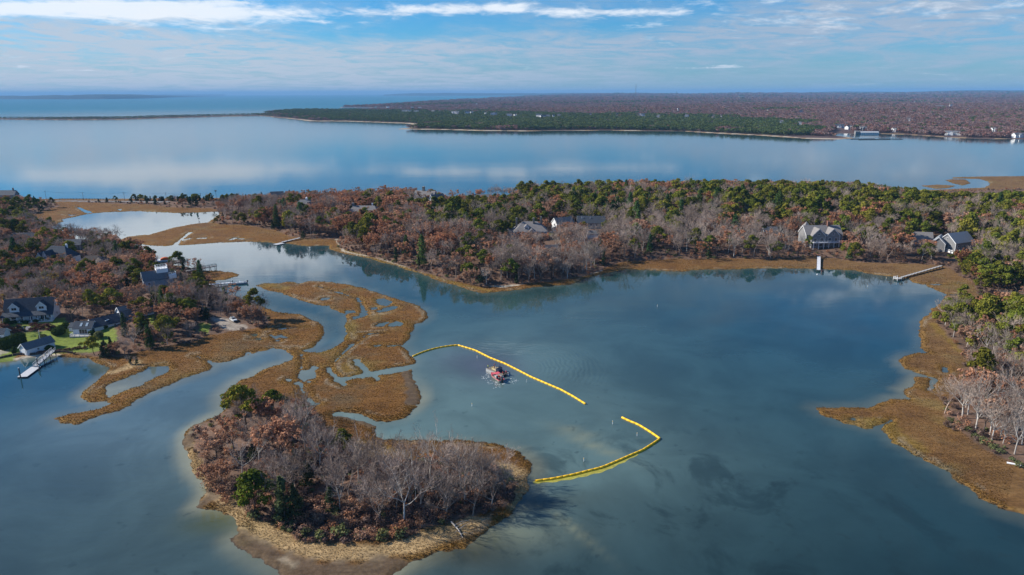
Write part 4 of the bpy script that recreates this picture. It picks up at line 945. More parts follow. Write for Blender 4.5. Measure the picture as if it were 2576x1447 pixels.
# ------------------------------------------------------------------ boats
def hull(L, B, H, V_=.35, n=10, flat=.55, sheer=.25):
    """hull of length L pointing to +x: outer skin, gunwale, inner floor -> three builders"""
    st_ = []
    for i in range(n + 1):
        t = i / n; x = -L / 2 + L * t
        b_ = B / 2 * (1 - max(0, (t - flat) / (1 - flat)) ** 2.2) * (.94 + .06 * min(1, t * 4))
        zg = H + sheer * max(0, t - .35) ** 2 * 2
        zk = -V_ + max(0, (t - .7) / .3) ** 2 * (V_ + H * .55)
        st_.append((x, max(b_, .03), zg, zk))
    o_, g_, f_ = MB(), MB(), MB()
    ring = []
    for x, b_, zg, zk in st_:
        zc = zk + (zg - zk) * .35
        ring += [(x, -b_, zg), (x, -b_ * .86, zc), (x, 0, zk), (x, b_ * .86, zc), (x, b_, zg)]
    F = [(i * 5 + j, i * 5 + j + 1, i * 5 + 6 + j, i * 5 + 5 + j) for i in range(n) for j in range(4)]
    o_.add(ring, F + [(4, 3, 2, 1, 0)])
    for s_ in (-1, 1):
        pts_ = [Vector((x, s_ * b_, zg)) for x, b_, zg, zk in st_]
        for a, c in zip(pts_[:-1], pts_[1:]): g_.bar(a + Vector((0, 0, .03)), c + Vector((0, 0, .03)), .16, .12)
    g_.bar(Vector((-L / 2, -st_[0][1], st_[0][2] + .03)), Vector((-L / 2, st_[0][1], st_[0][2] + .03)), .16, .12)
    fr = []
    for x, b_, zg, zk in st_: fr += [(x, -b_ * .9, .12), (x, b_ * .9, .12)]
    f_.add(fr, [(i * 2, i * 2 + 2, i * 2 + 3, i * 2 + 1) for i in range(n)])
    ins = []
    for x, b_, zg, zk in st_: ins += [(x, -b_ * .97, zg - .01), (x, -b_ * .9, .12), (x, b_ * .9, .12), (x, b_ * .97, zg - .01)]
    f_.add(ins, [(i * 4, i * 4 + 4, i * 4 + 5, i * 4 + 1) for i in range(n)] + [(i * 4 + 2, i * 4 + 6, i * 4 + 7, i * 4 + 3) for i in range(n)])
    return o_, g_, f_
def outboard(root, x, z, s_=1.0, mat='black'):
    e = MB().box((x - .35 * s_, 0, z + .55 * s_), (.75 * s_, .5 * s_, .55 * s_)).box((x - .3 * s_, 0, z + .9 * s_), (.55 * s_, .4 * s_, .2 * s_)).box((x - .3 * s_, 0, z - .1 * s_), (.28 * s_, .2 * s_, 1.0 * s_)).box((x - .05 * s_, 0, z + .2 * s_), (.3, .35, .35))
    return e.build('outboard_motor', M[mat], root)
# white motorboat
c = g0(*Lz(2196, 478), .3)
o = empty('motorboat', (c[0], c[1], 0), R(207), 'white open motorboat with a black outboard moored at the narrow white gangway', 'boat')
a, b_, f_ = hull(7.8, 2.6, .95); a.build('hull', M['gel'], o, True); b_.build('gunwale', M['gel'], o); f_.build('cockpit_floor', M['float'], o)
MB().box((-.6, 0, .75), (1.0, .9, 1.2)).box((-.3, 0, 1.5), (.08, .9, .5)).build('console', M['gel'], o); MB().box((-1.9, 0, .5), (.6, 1.4, .7)).build('seat', M['gel'], o); MB().box((2.2, 0, .75), (1.9, 1.2, .25)).build('foredeck', M['gel'], o)
outboard(o, -3.9, .5, 1.2)
# boat under an orange cover
c = g0(*Az(1655, 858), .4)
o = empty('covered_boat', (c[0], c[1], 0), R(25), 'white pontoon boat under a bright orange cover beside the outer float', 'boat')
for s_ in (-1, 1): MB().tube([(-4.4, s_ * 1.1, .25), (3.8, s_ * 1.1, .25), (4.6, s_ * 1.1, .55)], [.42, .42, .1], 8).build('pontoon', M['gel'], o)
MB().box((0, 0, .75), (8.8, 2.9, .2)).build('deck', M['gel'], o)
V = []; n = 8
for i in range(n + 1):
    x = -2.4 + 5.6 * i / n; h_ = .5 + 1.25 * math.sin(math.pi * min(1, max(0, (i + .6) / (n + 1)))) ** .7
    V += [(x, -1.45, .9), (x, -.9, .9 + h_ * .75), (x, 0, .9 + h_), (x, .9, .9 + h_ * .75), (x, 1.45, .9)]
m_ = MB().add(V, [(i * 5 + j, i * 5 + j + 1, i * 5 + 6 + j, i * 5 + 5 + j) for i in range(n) for j in range(4)] + [(4, 3, 2, 1, 0), tuple(range(n * 5, n * 5 + 5))]); m_.build('boat_cover', M['orange_cover'], o)
o = empty('row_of_dinghies', (0, 0, 0)); bpy.data.objects.remove(o)
for i, (px, py) in enumerate(((1525, 860), (1560, 855), (1590, 862))):
    c = g0(*Az(px, py), .3)
    d_ = empty('dinghy', (c[0], c[1], .1), R(60 + 8 * i), ['white dinghy tied up nearest the trees by the covered boat', 'white dinghy tied up in the middle of three by the covered boat', 'white dinghy tied up against the orange covered boat'][i], 'boat', 'dinghies by the covered boat')
    a, b_, f_ = hull(3.4, 1.3, .5, .2, 7); a.build('hull', M['gel'], d_, True); b_.build('gunwale', M['gel'], d_); f_.build('floor', M['float'], d_); MB().box((-.3, 0, .38), (.3, 1.1, .08)).build('thwart', M['plank'], d_)

# pink kayak, covered boat on the drive, bin, flagpole
g_ = G(*K(706, 1090))
o = empty('kayak', g_ + Vector((0, 0, .15)), R(40), 'pink kayak lying on the bank beside the boathouse', 'kayak')
V = []
for i in range(9):
    t = i / 8 * 2 - 1; b_ = .38 * (1 - t * t) ** .8 + .01
    V += [(t * 1.7, -b_, .12), (t * 1.7, 0, 0), (t * 1.7, b_, .12), (t * 1.7, 0, .3 + .04 * t * t)]
MB().add(V, [(i * 4 + j, i * 4 + (j + 1) % 4, i * 4 + 4 + (j + 1) % 4, i * 4 + 4 + j) for i in range(8) for j in range(4)]).build('hull', M['pink'], o, True)
MB().tube([(-.35, 0, .32), (.35, 0, .32)], .22, 8).build('cockpit', M['black'], o)
g_ = G(*K(118, 985))
o = empty('tarped_boat', g_ + Vector((0, 0, .5)), R(35), 'white covered boat parked on the drive beside the tall hedge', 'boat')
a, b_, f_ = hull(4.6, 1.9, .6); a.build('hull', M['gel'], o, True)
V = []
for i in range(7):
    t = i / 6; b_ = .92 * (1 - max(0, t - .5) ** 2 * 3.4); V += [(-2.3 + 4.5 * t, -b_, .62), (-2.3 + 4.5 * t, 0, 1.25 - .4 * t), (-2.3 + 4.5 * t, b_, .62)]
MB().add(V, [(i * 3 + j, i * 3 + j + 1, i * 3 + 4 + j, i * 3 + 3 + j) for i in range(6) for j in range(2)] + [(0, 1, 2)]).build('boat_cover', M['gel'], o)
MB().box((-.4, 0, -.25), (3.0, .2, .25)).build('trailer', M['black'], o)
g_ = G(*K(140, 1040))
o = empty('wheelie_bin', g_, R(10), 'black wheelie bin between the covered boat and the hedge', 'bin')
MB().add([(-.3, -.3, 0), (.3, -.3, 0), (.3, .3, 0), (-.3, .3, 0), (-.38, -.4, 1.1), (.38, -.4, 1.1), (.38, .4, 1.1), (-.38, .4, 1.1)], [(3, 2, 1, 0), (0, 1, 5, 4), (1, 2, 6, 5), (2, 3, 7, 6), (3, 0, 4, 7), (4, 5, 6, 7)]).build('bin_body', M['black'], o); MB().box((0, 0, 1.16), (.84, .9, .1)).build('lid', M['navy'], o)
g_ = G(*K(772, 1092))
o = empty('flagpole', g_, 0, 'tall white flagpole standing beside the boathouse', 'flagpole')
MB().tube([(0, 0, 0), (0, 0, 8.6)], [.11, .05], 8).build('pole', M['gel'], o); MB().box((0, 0, .1), (1.0, 1.0, .3)).build('base', M['stone'], o); MB().tube([(0, 0, 8.55), (0, 0, 8.8)], [.1, .02], 6).build('finial', M['gel'], o)
# garden steps between the shrubs
g_ = G(*K(485, 748))
o = empty('garden_steps', g_, R(12), 'grey steps with a white post leading up through the shrub terrace', 'steps')
for i in range(6): MB().box((0, .35 + i * .45, .1 + i * .16), (1.8, .46, .3)).build('step', M['plank'], o)
MB().box((-1.1, .1, .9), (.16, .16, 2.0)).build('post', M['white'], o)

# white SUV on the gravel
g_ = G(*Lz(2085, 1165))
o = empty('suv', g_, R(-47), 'white SUV with dark windows parked on the gravel by the marsh', 'car')
def prism(prof, w_, taper=None):
    V = []
    for s_ in (-1, 1): V += [(x, s_ * (w_ / 2 if taper is None else w_ / 2 * taper(z)), z) for x, z in prof]
    n = len(prof)
    return MB().add(V, [tuple(range(n))[::-1], tuple(range(n, 2 * n))] + [(i, (i + 1) % n, n + (i + 1) % n, n + i) for i in range(n)])
prism([(-2.35, .35), (-2.4, .75), (-2.3, 1.05), (1.0, 1.08), (2.1, .95), (2.38, .7), (2.36, .35)], 1.9).build('body', M['carpaint'], o)
cab = prism([(-2.2, 1.05), (-1.95, 1.62), (-1.7, 1.72), (.15, 1.72), (1.05, 1.08)], 1.84, lambda z: 1.0 if z < 1.2 else .86).build('cabin', M['carpaint'], o)
wp = prism([(-2.0, 1.12), (-1.82, 1.55), (.1, 1.55), (.72, 1.12)], 1.86, lambda z: 1.0 if z < 1.2 else .895); wp.build('side_window', M['glass'], cab)
MB().add([(1.0, -.8, 1.12), (1.0, .8, 1.12), (.22, .7, 1.7), (.22, -.7, 1.7)], [(0, 1, 2, 3)]).build('windscreen', M['glass'], cab)
MB().box((-.8, 0, 1.735), (1.3, 1.1, .02)).build('sunroof', M['glass'], cab)
for s_ in (-1, 1): MB().bar((-1.7, s_ * .68, 1.8), (.1, s_ * .68, 1.8), .05, .05).build('roof_rail', M['black'], cab)
for x in (-1.45, 1.45):
    for s_ in (-1, 1):
        w_ = MB().tube([(x, s_ * .72, .36), (x, s_ * .97, .36)], .36, 14).build('wheel', M['black'], o); MB().tube([(x, s_ * .96, .36), (x, s_ * .985, .36)], .2, 10).build('rim', M['alu'], w_)
for s_ in (-1, 1): MB().box((2.36, s_ * .72, .78), (.08, .36, .14)).build('headlight', M['skylight'], o)
MB().box((2.38, 0, .62), (.06, 1.1, .2)).build('grille', M['black'], o); MB().box((2.37, 0, .4), (.1, 1.8, .14)).build('bumper', M['black'], o)

# ------------------------------------------------------------------ people
def person(label, loc, rz, lean=0.0, crouch=0.0, arms=((.25, .1), (.25, .1)), top='navycloth', legs='orange', hat='hair', scale=1.0):
    """one continuous figure grown over joints; lean: trunk forward, crouch: 0 standing .. 1 kneeling; arms: (forward, out) swing of each arm"""
    hipz = .93 - .42 * crouch
    cl_, sl_ = math.cos(lean), math.sin(lean)
    up = lambda u_, y_=0.0, f_=0.0: (u_ * sl_ + f_ * cl_, y_, hipz + u_ * cl_ - f_ * sl_)
    J = [(0, 0, hipz), up(.28), up(.50), up(.60), up(.72, 0, .02), up(.84, 0, .03)]
    Rr = [.155, .15, .165, .062, .10, .095]
    E = [(0, 1), (1, 2), (2, 3), (3, 4), (4, 5)]
    reg = ['legs', 'top', 'top', 'skin', 'skin', 'skin']
    for s_, (fw, ow) in zip((-1, 1), arms):
        k_ = len(J)
        sh_ = up(.50, s_ * .20)
        el_ = (sh_[0] + .29 * math.sin(fw), sh_[1] + s_ * .29 * math.sin(ow), sh_[2] - .29 * math.cos(fw))
        f2 = fw + .45
        wr_ = (el_[0] + .26 * math.sin(f2), el_[1] - s_ * .03, el_[2] - .26 * math.cos(f2))
        hd_ = (wr_[0] + .13 * math.sin(f2), wr_[1] - s_ * .01, wr_[2] - .13 * math.cos(f2))
        J += [sh_, el_, wr_, hd_]; Rr += [.068, .052, .04, .035]; E += [(2, k_), (k_, k_ + 1), (k_ + 1, k_ + 2), (k_ + 2, k_ + 3)]; reg += ['top', 'top', 'top', 'skin']
    for s_ in (-1, 1):
        k_ = len(J)
        fk = .10 * s_ + .42 * crouch
        J += [(0, s_ * .105, hipz - .03), (fk, s_ * .12, max(.5 - .25 * crouch, .12)), (fk - .05 - .35 * crouch * (s_ > 0), s_ * .12, .09), (fk + .17, s_ * .13, .05)]
        Rr += [.10, .066, .05, .045]; E += [(0, k_), (k_, k_ + 1), (k_ + 1, k_ + 2), (k_ + 2, k_ + 3)]; reg += ['legs', 'legs', 'boot', 'boot']
    import bmesh
    bm = bmesh.new(); sk = bm.verts.layers.skin.verify()
    vs_ = [bm.verts.new(p) for p in J]
    for v, r_ in zip(vs_, Rr): v[sk].radius = (r_, r_)
    vs_[0][sk].use_root = True
    for a, b_ in E: bm.edges.new((vs_[a], vs_[b_]))
    me0 = bpy.data.meshes.new('tmp'); bm.to_mesh(me0); bm.free()
    t = bpy.data.objects.new('tmp', me0); C.objects.link(t)
    t.modifiers.new('s', 'SKIN'); sb = t.modifiers.new('u', 'SUBSURF'); sb.levels = sb.render_levels = 1
    dg = bpy.context.evaluated_depsgraph_get(); dg.update()
    me = bpy.data.meshes.new_from_object(t.evaluated_get(dg))
    bpy.data.objects.remove(t); bpy.data.meshes.remove(me0)
    me.materials.clear()
    ms = {'top': top, 'legs': legs, 'skin': 'skin', 'boot': 'black'}
    order = ['top', 'legs', 'skin', 'boot']
    for q in order: me.materials.append(M[ms[q]])
    JJ = np.array(J)
    for pl in me.polygons:
        i = int(((JJ - np.array(pl.center)) ** 2).sum(1).argmin()); pl.material_index = order.index(reg[i]); pl.use_smooth = True
    o = empty('person', loc, rz, label, 'person'); o.scale = (scale,) * 3
    b_ = link('body', me, o)
    hd = Vector(J[5]); m_ = MB()
    n = 8
    ring = [[(hd.x - .012 + r_ * math.cos(2 * math.pi * k / n), hd.y + r_ * .92 * math.sin(2 * math.pi * k / n), hd.z + z) for k in range(n)] for r_, z in ((.112, -.03), (.118, .03), (.10, .09), (.05, .125))]
    m_.add([p_ for r_ in ring for p_ in r_], [(i * n + k, i * n + (k + 1) % n, (i + 1) * n + (k + 1) % n, (i + 1) * n + k) for i in range(3) for k in range(n)] + [tuple(range(3 * n, 4 * n))])
    m_.build('hat' if hat != 'hair' else 'hair', M[hat], o, True)
    return o
Q = lambda x, y: (1207.5 + x * .05214, 899.3 + y * .05214)

# ------------------------------------------------------------------ the work barge and its skiff
A_, B_, C_ = [Vector((*g0(*Q(x, y), .75), 0)) for x, y in ((285, 540), (1035, 885), (1470, 800))]
ax = (B_ - A_); bl = ax.length; ax.normalize(); by = Vector((-ax.y, ax.x, 0)); bw = (C_ - B_).dot(by); bw = max(3.6, min(abs(bw), 5.0))
cen = A_ + ax * bl / 2 + by * bw / 2
yaw = math.atan2(ax.y, ax.x)
barge = empty('work_barge', (cen.x, cen.y, 0), yaw, 'silver oyster work barge with tan troughs and dark machinery beside the long yellow boom', 'barge')
o = barge
for s_ in (-1, 1): MB().box((0, s_ * (bw / 2 - .55), .2), (bl, 1.1, .9)).tube([(bl / 2, s_ * (bw / 2 - .55), .2), (bl / 2 + .5, s_ * (bw / 2 - .55), .35)], [.5, .2], 8).build('pontoon', M['alu'], o)
MB().box((0, 0, .72), (bl, bw, .14)).build('deck', M['deck'], o)
MB().box((0, -bw / 2 + .05, .84), (bl, .1, .12)).box((0, bw / 2 - .05, .84), (bl, .1, .12)).build('toe_rail', M['alu'], o)
for i in range(4):
    x = -bl / 2 + 1.9 + i * 1.15
    t = MB().box((x, -.55, 1.15), (1.0, .12, .7)).box((x, .45, 1.15), (1.0, .12, .7)).box((x - .45, -.05, 1.15), (.1, .9, .7)).box((x + .45, -.05, 1.15), (.1, .9, .7)).build('trough', M['tan'], o)
    MB().box((x, -.05, 1.02), (.8, .86, .4)).build('trough_load', M['spoil'] if i % 2 else M['black'], t)
MB().box((-bl / 2 + 3.6, 1.1, 1.05), (4.8, 1.1, .5)).build('sorting_table', M['tan'], o)
for i in range(5):
    m_ = MB(); x, y = -bl / 2 + 1.8 + i * .9, 1.05 + rng.uniform(-.2, .2)
    V = [(x + .5 * math.cos(a) * rng.uniform(.8, 1.2), y + .42 * math.sin(a) * rng.uniform(.8, 1.2), 1.31) for a in np.linspace(0, 2 * math.pi, 9)[:-1]] + [(x, y, 1.72)]
    m_.add(V, [(k, (k + 1) % 8, 8) for k in range(8)]); m_.build('shell_heap', M['spoil'], o)
prof = [(.3, .8), (.3, 2.0), (.9, 2.4), (2.0, 2.0), (2.2, .8)]
V = [(x, s_, z) for s_ in (-1.0, .9) for x, z in prof]; n = 5
MB().add(V, [tuple(range(n)), tuple(range(n, 2 * n))[::-1]] + [(i, n + i, n + (i + 1) % n, (i + 1) % n) for i in range(n)]).build('hopper', M['navy'], o)
MB().box((.2, 1.3, 1.5), (1.4, .8, 1.3)).build('engine_box', M['black'], o)
MB().tube([(.35, -1.3, .8), (.35, -1.3, 3.3)], .06, 6).build('mast', M['gel'], o)
for i in range(3): MB().tube([(bl / 2 - 1.7 + i * .5, .9 - i * .6, .8), (bl / 2 - 1.7 + i * .5, .9 - i * .6, 1.5)], [.28, .25], 8).build('drum', M['black'], o)
CLEAR_B = barge
def on_barge(x, y, z=.79):
    g_ = g0(*Q(x, y), z); return (g_[0], g_[1], z)
person('person in a yellow green vest standing alone at the far corner of the barge', on_barge(385, 545), R(-20), .05, top='hivis', legs='cloth', hat='hair')
person('person in navy bending low over the heap on the barge', on_barge(640, 470, 1.0), R(20), .95, .1, ((.9, .1), (1.1, .1)), 'navycloth', 'denim', 'hair')
person('person in orange overalls standing by the tan troughs', on_barge(705, 560), R(150), .15, .05, ((.5, .2), (.4, .2)), 'cloth', 'orange', 'scarlet')
person('person in orange overalls reaching up beside the dark hopper', on_barge(955, 560), R(170), -.1, 0, ((1.7, .3), (.4, .2)), 'navycloth', 'orange', 'hair')
person('person in a red hooded top crouching nearer the skiff on the barge stern', on_barge(1160, 830), R(200), .7, .8, ((.9, .1), (.9, .1)), 'scarlet', 'cloth', 'scarlet')
person('person in a red hooded top crouching at the outer corner of the barge stern', on_barge(1300, 765), R(230), .8, .7, ((.9, .1), (.9, .1)), 'scarlet', 'cloth', 'scarlet')
bow, ster = Vector((*g0(*Q(548, 760), .8), 0)), Vector((*g0(*Q(1045, 1135), .6), 0))
sd = bow - ster; sl_ = max(6.5, min(sd.length, 8.6)); cen = (bow + ster) / 2
skiff = empty('skiff', (cen.x, cen.y, 0), math.atan2(sd.y, sd.x), 'red trimmed aluminium skiff with a red canopy tied alongside the work barge', 'boat')
o = skiff
a, b_, f_ = hull(sl_, 2.5, .95, .3); a.build('hull', M['alu'], o, True); b_.build('gunwale', M['red'], o); f_.build('cockpit_floor', M['deck'], o)
x0 = sl_ / 2
MB().add([(x0 - .1, 0, 1.16), (x0 - 1.9, -1.02, 1.0), (x0 - 1.9, 1.02, 1.0)], [(0, 2, 1)]).add([(x0 - .1, 0, 1.1), (x0 - 1.9, -1.02, .9), (x0 - 1.9, 1.02, .9)], [(0, 1, 2)]).build('foredeck', M['red'], o)
for i in range(4): MB().box((x0 - 2.4 - i * .5, 0, .62), (.3, 1.9, .1)).build('thwart', M['tan'] if i % 2 else M['plank'], o)
cv_ = MB().box((-.6, 0, 2.55), (1.9, 1.9, .1)).build('canopy', M['red'], o)
for u_, v_ in ((.3, -.85), (.3, .85), (-1.45, -.85), (-1.45, .85)): MB().tube([(u_, v_, .3), (u_, v_, 2.5)], .05, 6).build('canopy_post', M['gel'], cv_)
MB().box((-.2, 0, .8), (.7, 1.0, 1.2)).build('console', M['float'], o); MB().box((-.1, -1.0, .85), (.45, .4, .55)).build('fish_box', M['scarlet'], o); MB().box((-2.4, .2, .5), (.9, 1.1, .6)).build('engine_cover', M['black'], o)
outboard(o, -sl_ / 2 - .05, .55, 1.25)
g_ = skiff.matrix_basis
c = Vector((cen.x, cen.y, 0)) + sd.normalized() * -1.1
person('person in dark clothes steering under the red canopy of the skiff', (c.x, c.y, .14), math.atan2(sd.y, sd.x), .05, 0, ((.8, .1), (.7, .1)), 'navycloth', 'cloth', 'hair')
# churned water round the boats
fr = random.Random(5); m_ = MB()
for (x, y, s_, n, rx, ry) in ((380, 900, .8, 12, 60, 50), (600, 1150, .8, 16, 100, 90), (820, 1290, .8, 18, 110, 60), (900, 1390, .7, 8, 90, 40), (180, 1000, .8, 10, 70, 60), (1480, 1130, .8, 16, 150, 70), (250, 1080, .7, 10, 60, 50), (1750, 1130, .7, 14, 110, 60), (1150, 1290, .9, 8, 40, 30), (460, 1270, .7, 8, 60, 40)):
    for i in range(n):
        g_ = g0(*Q(x + fr.gauss(0, rx), y + fr.gauss(0, ry)), 0)
        r_ = s_ * fr.uniform(.12, .42); el = fr.uniform(.35, .9); ro = fr.uniform(0, 3.1); k_ = 7
        P = [(math.cos(2 * math.pi * j / k_) * r_ * fr.uniform(.5, 1.3), math.sin(2 * math.pi * j / k_) * r_ * el * fr.uniform(.5, 1.3)) for j in range(k_)]
        m_.add([(g_[0] + a * math.cos(ro) - b_ * math.sin(ro), g_[1] + a * math.sin(ro) + b_ * math.cos(ro), .018) for a, b_ in P] + [(g_[0], g_[1], .05)], [(j, (j + 1) % k_, k_) for j in range(k_)])
tag(m_.build('foam', M['foam']), 'white churned foam trailing behind the skiff', None, None, 'stuff')

# ------------------------------------------------------------------ yellow booms: floats joined end to end, each a part
def boom(label, s, seg=2.1, r_=.36):
    P = [Vector((*q, 0)) for q in wpoly(s)]
    # smooth the polyline
    o = empty('turbidity_boom', P[0], 0, label, 'boom')
    d_ = [0]
    for a, b_ in zip(P[:-1], P[1:]): d_.append(d_[-1] + (b_ - a).length)
    n = int(d_[-1] / seg)
    def at(t):
        for i in range(len(P) - 1):
            if t <= d_[i + 1] or i == len(P) - 2: return P[i].lerp(P[i + 1], (t - d_[i]) / (d_[i + 1] - d_[i]))
    ms = []
    for i in range(n):
        a, b_ = at(i * seg) - P[0], at((i + .985) * seg) - P[0]
        up = Vector((0, 0, .16)); q = (b_ - a).normalized()
        MB().tube([a + up, a + q * .10 + up, b_ - q * .10 + up, b_ + up], [r_ * .8, r_, r_, r_ * .8], 7).build('float', M['yellow'], o, True)
        if i % 1 == 0: ms.append(b_ + q * seg * .03)
    j_ = MB()
    for q in ms: j_.box((q.x, q.y, .28), (.18, .2, .5), .4)
    jo = j_.build('coupling', M['amber'], o); jo['kind'] = 'stuff'
    return o, at, d_[-1], P[0]
o, at, Lt, p0 = boom('long yellow floating boom from the marsh edge past the work barge', 'C 1888,947 1930,927 1985,905 2060,880 2140,860 2240,843 2335,832 D 0,382 150,458 300,517 440,587 560,650 700,710 860,778 980,843 1080,905 1135,940')
o2, at2, Lt2, p2 = boom('hooked yellow floating boom reaching from the islet to open water', 'D 1475,1058 1540,1090 1640,1130 1720,1178 1800,1230 1858,1272 1790,1320 1680,1390 1560,1440 P 1560,1158 1515,1177 1440,1196 1390,1206 1340,1212', 2.0, .36)
# the skirt of the hooked boom streams out just under the surface on the near side
m_ = MB(); n = 46; V = []
for i in range(n + 1):
    t = Lt2 * (.10 + .90 * i / n); q = at2(min(t, Lt2 - .01)) - p2
    u_ = i / n; w_ = (.5 + .25 * math.sin(i * 1.7)) * min(1, i / 3) + (1.5 * max(0, math.sin(math.pi * min(1, max(0, (u_ - .34) / .70)))) ** .8 if u_ > .34 else .25)
    V += [(q.x, q.y, .03), (q.x + .25 * w_, q.y - w_, .012)]
sk = m_.add(V, [(i * 2, i * 2 + 1, i * 2 + 3, i * 2 + 2) for i in range(n)]).build('skirt', M['skirt'], o2)

# ------------------------------------------------------------------ stakes, mooring balls, nest platform, poles
def stake(label, px, py, h_=1.2, lean=.05):
    g_ = g0(px, py)
    o = empty('marker_stake', (g_[0], g_[1], 0), rng.uniform(0, 6), label, 'stake', 'marker stakes standing in the inlet')
    MB().tube([(0, 0, -1.2), (lean * 1.5, .02, h_)], .085, 6).build('pole', M['gel'], o); MB().tube([(lean * 1.4, .02, h_ * .75), (lean * 1.5, .02, h_ * .95)], .1, 6).build('band', M['yellow'], o)
Dz = lambda x, y: (ZO['D'][0] + x * ZO['D'][2], ZO['D'][1] + y * ZO['D'][2])
for lb, p_ in (('thin pale stake in the water just above the barge by the boom', Dz(22, 460)), ('thin pale stake between the skiff wake and the long boom', Dz(517, 702)), ('thin pale stake near the open end of the hooked boom', Dz(1384, 1122)), ('thin pale stake inside the hook of the yellow boom', Dz(1630, 1242)),
               ('thin pale stake beside the curve of the hooked boom', (1469, 1161)), ('thin pale stake below the skiff in open water', (1187, 1022)), ('thin pale stake alone in the middle of the bright cove', (1653.7, 772)), ('thin leaning stake off the reflection of the eastern trees', (2183, 722)), ('thin pale stake off the end of the long boardwalk', Jz(1187, 1095))):
    stake(lb, *p_)
for lb, p_, r_ in (('white mooring ball off the end of the straight dock', Jz(495, 1052), .45), ('white mooring ball in the channel west of the square float', Hz(101, 745), .45)):
    g_ = g0(*p_)
    o = empty('mooring_ball', (g_[0], g_[1], 0), 0, lb, 'mooring ball', 'white mooring balls'); n = 8
    m_ = MB(); ring = [(r_ * math.sin(math.pi * i / 6), .1 - r_ * math.cos(math.pi * i / 6)) for i in range(7)]
    m_.add([(q * math.cos(2 * math.pi * k / n), q * math.sin(2 * math.pi * k / n), z) for q, z in ring for k in range(n)], [(i * n + k, i * n + (k + 1) % n, (i + 1) * n + (k + 1) % n, (i + 1) * n + k) for i in range(6) for k in range(n)])
    m_.build('ball', M['gel'], o, True); MB().tube([(0, 0, r_), (0, 0, r_ + .3)], .05, 6).build('ring', M['black'], o)
pl = []
for i, (px, pb, pt) in enumerate(((116.4, 501.5, 480), (210.5, 504.5, 484), (314, 505.5, 484), (419, 506, 485), (506, 506, 486))):
    g_ = G(px, pb); h_ = (pb - pt) / 2.42
    o = empty('utility_pole', g_, R(8), 'wooden utility pole on the causeway ' + ['by the low bushes near the grey house', 'on the bare stretch of shore road', 'at the start of the dark cedars', 'rising from the middle of the cedars', 'at the end of the cedars by the osprey pole'][i], 'utility pole', 'utility poles along the causeway')
    MB().tube([(0, 0, -1), (0, 0, h_)], [.17, .12], 7).build('pole', M['wood'], o); MB().box((0, 0, h_ - .5), (2.2, .14, .16)).build('crossarm', M['wood'], o); MB().box((.3, -.2, h_ - 1.6), (.4, .4, .8)).build('transformer', M['float'], o)
    pl.append(Vector((g_.x, g_.y, g_.z + h_ - .4))); CLEAR.append((g_.x, g_.y, 1.5, 8))
for i, (a, b_) in enumerate(zip(pl[:-1], pl[1:])):
    o = empty('power_line', a, 0, 'sagging power line strung ' + ['from the first to the second causeway pole', 'over the bare stretch of shore road', 'above the first dark cedars', 'above the last dark cedars'][i], 'power line', 'power lines along the causeway')
    for s_ in (-.9, .9):
        MB().tube([a.lerp(b_, t) - a + Vector((s_, 0, -1.2 * 4 * t * (1 - t))) for t in np.linspace(0, 1, 7)], .035, 4, False).build('wire', M['black'], o)
g_ = G(545, 505); o = empty('osprey_pole', g_, 0, 'tall pole with a dark osprey nest rising from the causeway cedars', 'nest pole')
MB().tube([(0, 0, -1), (0, 0, 9.5)], .16, 6).build('pole', M['wood'], o); MB().tube([(0, 0, 9.4), (0, 0, 10.4)], [.8, 1.2], 8).build('nest', M['pile'], o); CLEAR.append((g_.x, g_.y, 2, 12))
g_ = g0(*Az(2003, 488)); o = empty('osprey_platform', (g_[0], g_[1], 0), 0, 'osprey platform on braced legs at the tip of the pond marsh', 'nest platform')
MB().tube([(0, 0, -1), (0, 0, 4.2)], .13, 6).build('pole', M['wood'], o); MB().box((0, 0, 4.2), (1.5, 1.5, .15)).tube([(0, 0, 4.25), (0, 0, 4.6)], [.5, .8], 8).build('nest', M['pile'], o)
for a in (0, 2.1, 4.2): MB().tube([(1.5 * math.cos(a), 1.5 * math.sin(a), -.5), (0, 0, 2.0)], .08, 5).build('brace', M['wood'], o)
# low post fence along the shore road
pts = [G(*q) for q in ((150, 502.2), (185, 502), (225, 502.3), (260, 502.8), (300, 503))]
o = empty('road_fence', pts[0], 0, 'low post and rail fence along the bay side of the shore road', 'fence')
for a, b_ in zip(pts[:-1], pts[1:]):
    for i in range(5):
        q = a.lerp(b_, i / 5) - pts[0]; MB().box((q.x, q.y, q.z + .6), (.3, .3, 1.6)).build('fence_post', M['wood'], o)
    MB().bar(a - pts[0] + Vector((0, 0, 1.1)), b_ - pts[0] + Vector((0, 0, 1.1)), .1, .2).build('rail', M['wood'], o)
# driftwood on the eastern bank
g_ = G(2553, 1172); o = empty('driftwood', g_ + Vector((0, 0, .3)), R(-40), 'bleached white driftwood log on the eastern marsh below the bushes', 'driftwood')
MB().tube([(-2, 0, 0), (0, .15, .15), (2.1, 0, .3)], [.32, .26, .12], 7).build('log', M['gel'], o); MB().tube([(.6, .1, .2), (1.4, .9, .5)], [.12, .04], 5).build('branch', M['gel'], o)

